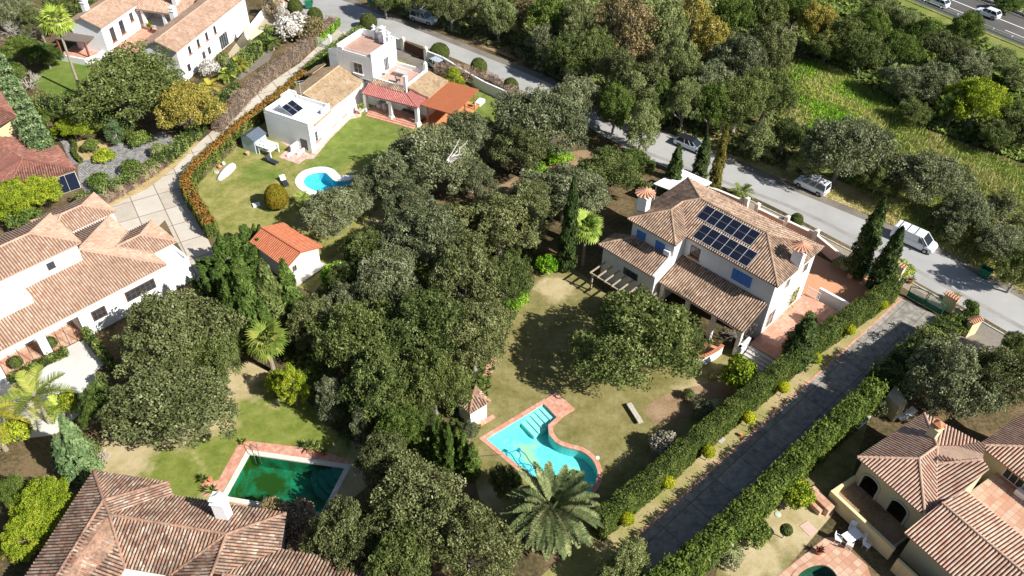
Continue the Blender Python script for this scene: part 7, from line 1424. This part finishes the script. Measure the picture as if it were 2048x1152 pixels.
A, B = P(1257, 812), P(1281, 850); d = B-A; t = thing('stone_bench', (A+B)/2, 'long low stone beam lying on the lawn at the foot of the sprawling oak', 'bench'); m = MB(); m.box((A+B)/2+[0, 0, .36], (np.linalg.norm(d), .5, .14), math.degrees(math.atan2(d[0], d[1]))); m.build('seat', stone, t)
for k in (.15, .85): m = MB(); m.box(A+d*k+[0, 0, .145], (.25, .4, .29), math.degrees(math.atan2(d[0], d[1]))); m.build('support', stone, t)
m = MB(); m.box(P(1442, 880)+[0, 0, .03], (.75, .5, .06), 46); obj1('concrete_slab', 'small rectangular concrete slab in the grass strip by the driveway', 'slab', m, conc)
m = MB(); m.box(P(1617, 1057)+[0, 0, .02], (1.1, 1.0, .04), -34); m.box(P(1617, 1057)+[0, 0, .045], (.6, .55, .02), -34); obj1('manhole_cover', 'square tiled manhole cover on the dry garden beside the yellow tiled house', 'manhole cover', m, pink)
m = MB(); m.lathe(P(1556, 1029), [(.28, 0), (.28, .06), (.03, .08)], 12); obj1('drain_lid', 'pale green round lid on the dry garden above the two clipped balls', 'lid', m, plain('pale_green_lid', (.45, .5, .4, 1), .7))
for (x, y), lab in (((1195, 916), 'white skimmer lid at the right bend of the turquoise pool'), ((1190, 991), 'white skimmer lid in the shade below the turquoise pool')): m = MB(); m.lathe(P(x, y), [(.18, 0), (.18, .08), (.02, .09)], 12); obj1('skimmer_lid', lab, 'lid', m, whitep)
# blue hose and cleaner floating in the pool
hose = plain('blue_hose', (.0, .22, .42, 1), .5); cl = thing('pool_cleaner', zp(605, 705, 0), 'blue pool cleaner hose coiled on the turquoise pool', 'pool hose'); m = MB()
pts = [zp(*q, -.08) for q in ((455, 752), (520, 735), (600, 710), (660, 740), (700, 800), (740, 860), (700, 900), (640, 900), (590, 870), (600, 835), (660, 832), (720, 850), (700, 890), (640, 850), (600, 880), (650, 930), (690, 900), (640, 830), (610, 800), (625, 760), (610, 712))]; m.tube(smooth_path(pts, 4), .045, 5); m.build('hose', hose, cl); m = MB(); m.box(zp(608, 708, -.06), (.35, .28, .16), 30); m.build('cleaner_head', hose, cl)
m = MB(); m.tube([zp(230, 765, .04), zp(455, 750, .06)], .03, 5); obj1('pole', 'thin dark pole lying by the left edge of the turquoise pool', 'pole', m, darkm)
sheet('brick_path', smooth_path([Z(880, 560)(*q) for q in ((305, 415), (328, 440), (318, 500), (285, 560), (235, 595), (200, 585), (240, 560), (262, 510), (275, 450))], 3, True), .012, m_brick)
m = MB(); m.tube([P(686, 553), P(686, 553)+[0, 0, 2.0]], .09, 6); m.tube([P(686, 553)+[0, 0, 2.0], P(686, 553)+[0, 0, 2.04]], .12, 6); obj1('white_post', 'white post standing in front of the bright green ivy mound', 'post', m, whitep)
m = MB(); m.tube([P(622, 594)+[0, 0, .1], P(642, 585)+[0, 0, .9]], .12, 6); obj1('felled_trunk', 'pale felled trunk lying in the shade below the orange cabin', 'log', m, wood)
# green drive gate with lattice leaves
gA, gB = P(1812, 592), P(1882, 632); d = gB-gA; L = np.linalg.norm(d); d /= L; s = np.array([-d[1], d[0], 0]); az = math.degrees(math.atan2(d[0], d[1])); gp = plain('green_gate_paint', (.02, .16, .10, 1), .5, .1, 3); t = thing('driveway_gate', (gA+gB)/2, 'green double gate with lattice leaves closing the slab driveway', 'gate')
for k in (0, 1):
    m = MB(); a = gA+d*(L*.5*k+.08); hL = L*.5-.16
    for u, h in ((0, 1.5 if k == 0 else 2.0), (1, 2.0 if k == 0 else 1.5)): m.tube([a+d*hL*u+[0, 0, .05], a+d*hL*u+[0, 0, h]], .05, 5)
    h0, h1 = (1.5, 2.0) if k == 0 else (2.0, 1.5); m.tube([a+[0, 0, h0], a+d*hL*.5+[0, 0, (h0+h1)/2+.05], a+d*hL+[0, 0, h1]], .05, 5); m.tube([a+[0, 0, .75], a+d*hL+[0, 0, .75]], .04, 5); m.box(a+d*hL*.5+[0, 0, .4], (hL, .04, .66), az); lf = m.build('gate_leaf', gp, t)
    m = MB()
    for i in range(-5, 13):
        for sg_ in (-1, 1):
            u0 = i/12.; u1 = u0+sg_*.35
            if 0 <= u0 <= 1 and 0 <= u1 <= 1: m.tube([a+d*hL*u0+[0, 0, .78], a+d*hL*u1+[0, 0, 1.5]], .02, 3)
            elif 0 <= u0 <= 1:
                ue = min(1, max(0, u1)); fz = abs(ue-u0)/.35; fz < .05 or m.tube([a+d*hL*u0+[0, 0, .78], a+d*hL*ue+[0, 0, .78+.72*fz]], .02, 3)
    m.tube([a+[0, 0, .79], a+d*hL+[0, 0, .79]], .022, 3); m.tube([a+[0, 0, 1.5], a+d*hL+[0, 0, 1.5]], .022, 3)
    m.build('lattice', plain('pale_lattice', (.4, .46, .42, 1), .5), lf)
def gpillar(label, c, az, mat, h=2.1, w=.55, l=.55, tiles=True, name='gate_pillar'):
    t = thing(name, c*[1, 1, 0], label, 'pillar'); m = MB(); m.box(c*[1, 1, 0]+[0, 0, h/2], (l, w, h), az); m.build('pillar', mat, t); a_ = math.radians(az); U = np.array([math.sin(a_), math.cos(a_), 0]); V_2 = np.array([-U[1], U[0], 0])
    m = MB()
    if tiles:
        n_ = max(3, int(l/.22))
        for i in range(n_): q = c*[1, 1, 0]+U*(i/(n_-1)-.5)*l; m.tube([q-V_2*(w*.65)+[0, 0, h+.04], q+[0, 0, h+.22]], .1, 6); m.tube([q+V_2*(w*.65)+[0, 0, h+.04], q+[0, 0, h+.22]], .1, 6)
        m.build('tile_cap', terra2, t)
    else: m.lathe((c[0], c[1], h), [(w*.75, 0), (w*.75, .1), (w*.1, .35)], 4); m.build('cap', mat, t)
gpillar('tile capped wall end left of the green gate', Z8(830, 650), az, cream, 1.9, .6, 1.3); gpillar('dark tile capped wall right of the green gate', Z8(1130, 830), az, ochre, 1.9, .6, 1.4); gpillar('yellow wall end with orange tiles by the worn concrete', P(1936, 668), az-75, ochre, 2.0, .6, 1.4)
gpillar('white gate pillar on the brown hedge side of the lane', P(628, 90), 10, white, 2.2, .5, .5, False); gpillar('white gate pillar on the tower side of the lane', P(661, 96), 10, white, 2.0, .5, .5, False)
a, b = P(632, 92), P(657, 97); d = b-a; t = thing('lane_gate', (a+b)/2, 'thin white metal gate between two white pillars on the lane', 'gate'); m = MB(); az2 = math.degrees(math.atan2(d[0], d[1])); Lg = np.linalg.norm(d)
for h in (.2, 1.5): m.box((a+b)/2+[0, 0, h], (Lg, .05, .06), az2)
for i in range(14): m.box(a+d*i/13+[0, 0, .85], (.03, .03, 1.3), az2)
m.build('bars', whitep, t)
a, b = P(532, 24), P(566, 22); d = b-a; t = thing('driveway_gate', (a+b)/2, 'grey barred gate at the street end of the beige driveway', 'gate'); m = MB(); az2 = math.degrees(math.atan2(d[0], d[1])); Lg = np.linalg.norm(d)
for h in (.2, 1.6): m.box((a+b)/2+[0, 0, h], (Lg, .05, .08), az2)
for i in range(18): m.box(a+d*i/17+[0, 0, .9], (.04, .04, 1.4), az2)
m.build('bars', greyw, t); gpillar('small white pillar with clay cap at the grey barred gate', P(568, 26), 10, white, 2.0, .5, .5); 
# white wall of the beige driveway
t = thing('driveway_wall', P(505, 40)*[1, 1, 0], 'white garden wall along the beige driveway of the courtyard house', 'wall'); m = MB(); ws = [P(490, 66, 1.2), P(512, 38, 1.2), P(532, 12, 1.2), P(548, -6, 1.2)]
for a, b in zip(ws[:-1], ws[1:]): d = b-a; m.box(((a+b)/2)*[1, 1, 0]+[0, 0, .7], (np.linalg.norm(d)+.1, .25, 1.4), math.degrees(math.atan2(d[0], d[1])))
m.build('wall', white, t)
# shade sail by the garage
q = [P(483, 52, 2.6), P(502, 80, 2.3), P(528, 62, 2.6), P(500, 60, 2.4)]; m = MB(); m.add([q[0], q[1], q[2]]+[x+np.array([0, 0, .03]) for x in (q[0], q[1], q[2])], [(2, 1, 0), (3, 4, 5)]); obj1('shade_sail', 'pale yellow shade sail over the beige driveway', 'shade sail', m, plain('sail_cloth', (.66, .6, .4, 1), .9))
# white garden set by the yellow tiled house
def table(label, c, az, l=1.5, w=.9, mat=whitep, h=.72, name='garden_table', leaf=None):
    t = thing(name, c*[1, 1, 0], label, 'table'); m = MB(); m.box(c+[0, 0, h], (l, w, .05), az); m.build('tabletop', mat, t); a_ = math.radians(az); U = np.array([math.sin(a_), math.cos(a_), 0]); V_2 = np.array([-U[1], U[0], 0])
    for i in (-1, 1):
        for j in (-1, 1): m = MB(); q = c+U*i*(l/2-.1)+V_2*j*(w/2-.1); m.tube([q, q+[0, 0, h-.02]], .035, 5); m.build('leg', mat, t)
    return t
def chair(label, c, az, mat=whitep, group=None):
    t = thing('garden_chair', c*[1, 1, 1], label, 'chair', group); WL[t.name] = np.zeros(3); t.rotation_euler = (0, 0, math.radians(az)); m = MB(); m.box((0, 0, .44), (.5, .5, .04), 0); m.build('seat', mat, t); m = MB(); m.add([(-.25, .25, .44), (.25, .25, .44), (.25, .42, 1.0), (-.25, .42, 1.0), (-.25, .28, .44), (.25, .28, .44), (.25, .45, 1.0), (-.25, .45, 1.0)], [(0, 1, 2, 3), (7, 6, 5, 4), (0, 1, 5, 4), (2, 3, 7, 6), (1, 2, 6, 5), (3, 0, 4, 7)]); m.build('backrest', mat, t)
    for x in (-.22, .22):
        for y in (-.22, .22): m = MB(); m.tube([(x, y, 0), (x, y, .44)], .02, 4); m.build('leg', mat, t)
        m = MB(); m.tube([(x*1.1, -.25, .44), (x*1.1, -.25, .66), (x*1.1, .3, .68)], .02, 4); m.build('armrest', mat, t)
    return t
z6_ = Z(1640, 950, 5.704)
table('white garden table crowded by chairs under the yellow parapet', z6_(340, 740), 60, 1.6, .95); G = 'white garden chairs by the yellow tiled house'
for x, y, a_, lab in ((200, 760, 60, 'white garden chair leaning on the table, leftmost'), (320, 830, 150, 'white garden chair on the sunny side of the white table'), (345, 640, -30, 'white garden chair in the shade behind the white table'), (440, 710, -110, 'white garden chair between table and yellow parapet'), (520, 830, 40, 'single white garden chair right of the white table'), (905, 1140, 20, 'white garden chair cut by the bottom edge')): chair(lab, z6_(x, y), a_, group=G)
zb_2 = Z(1700, 740, 8.231)
for x, y, a_, lab in ((160, 900, 40, 'white lounger in deep shade at the foot of the tall right hedge'), (905, 780, 30, 'small white lounger in deep shade beside the hip roof')): lounger(lab, zb_2(x, y), a_, whitep)
tb = table('round table under a blue and white cloth in the shade garden', zb_2(560, 640), 40, 1.0, 1.0, plain('blue_white_cloth', (.45, .5, .68, 1), .8, .4, 6))
# terrace furniture of the white house
f = Fr(26.9, Z2(360, 880)); table('grey table with benches on the roof terrace of the white house', f(17.4, -2.9, 4.02), 26.9+90, 1.8, .9, greyw)
chair('white chair on the roof terrace near the terrace door', f(16.6, -.9, 4.02), 200); chair('dark chair lying on the roof terrace by the parapet', f(15.6, -3.6, 4.02), 90, darkm); table('brown dining table under the rosy porch roof', f(13.8, -2.2, .5), 117, 2.0, 1.0, wood); table('long dark bench table under the rosy porch roof, right bay', f(13.7, -6.4, .5), 117, 2.2, .7, brown)
chair('pale chair at the brown dining table under the porch', f(13.1, -1.7, .5), 40); chair('second pale chair at the brown dining table, right one', f(13.1, -2.7, .5), 30)
table('round table under the courtyard porch of the top left house', Fr(14, Z1(1015, 300, 5.2))(13.6, 9.0, 1.5), 14, 1.5, 1.4, wood); 
m = MB(); m.box(Z8(580, 620)+[0, 0, .8], (2.2, .5, 1.6), 24); obj1('brick_pier', 'pink pier between the clay court and the taller twin cypress', 'pier', m, pink)
m = MB(); m.tube([P(1612, 706, .0)+[0, 0, 1.0], P(1612, 706)+[0, 0, 1.7]], .03, 5); m.box(P(1580, 704)+[0, 0, 1.18], (.8, .5, .3), 30); obj1('red_cart', 'small red cart at the front corner of the terracotta terrace', 'cart', m, redp)
# yellow wall panel in the shade under the right oak
t = thing('shaded_wall', P(1790, 800)*[1, 1, 0], 'low yellow outbuilding wall in the shade under the right oak', 'wall'); m = MB(); q = [P(1775, 790, 2.2), P(1792, 768, 2.2), P(1815, 805, 2.2), P(1800, 815, 2.2)]; m.prism(q, 0, 2.2); m.build('wall', ochre2, t)
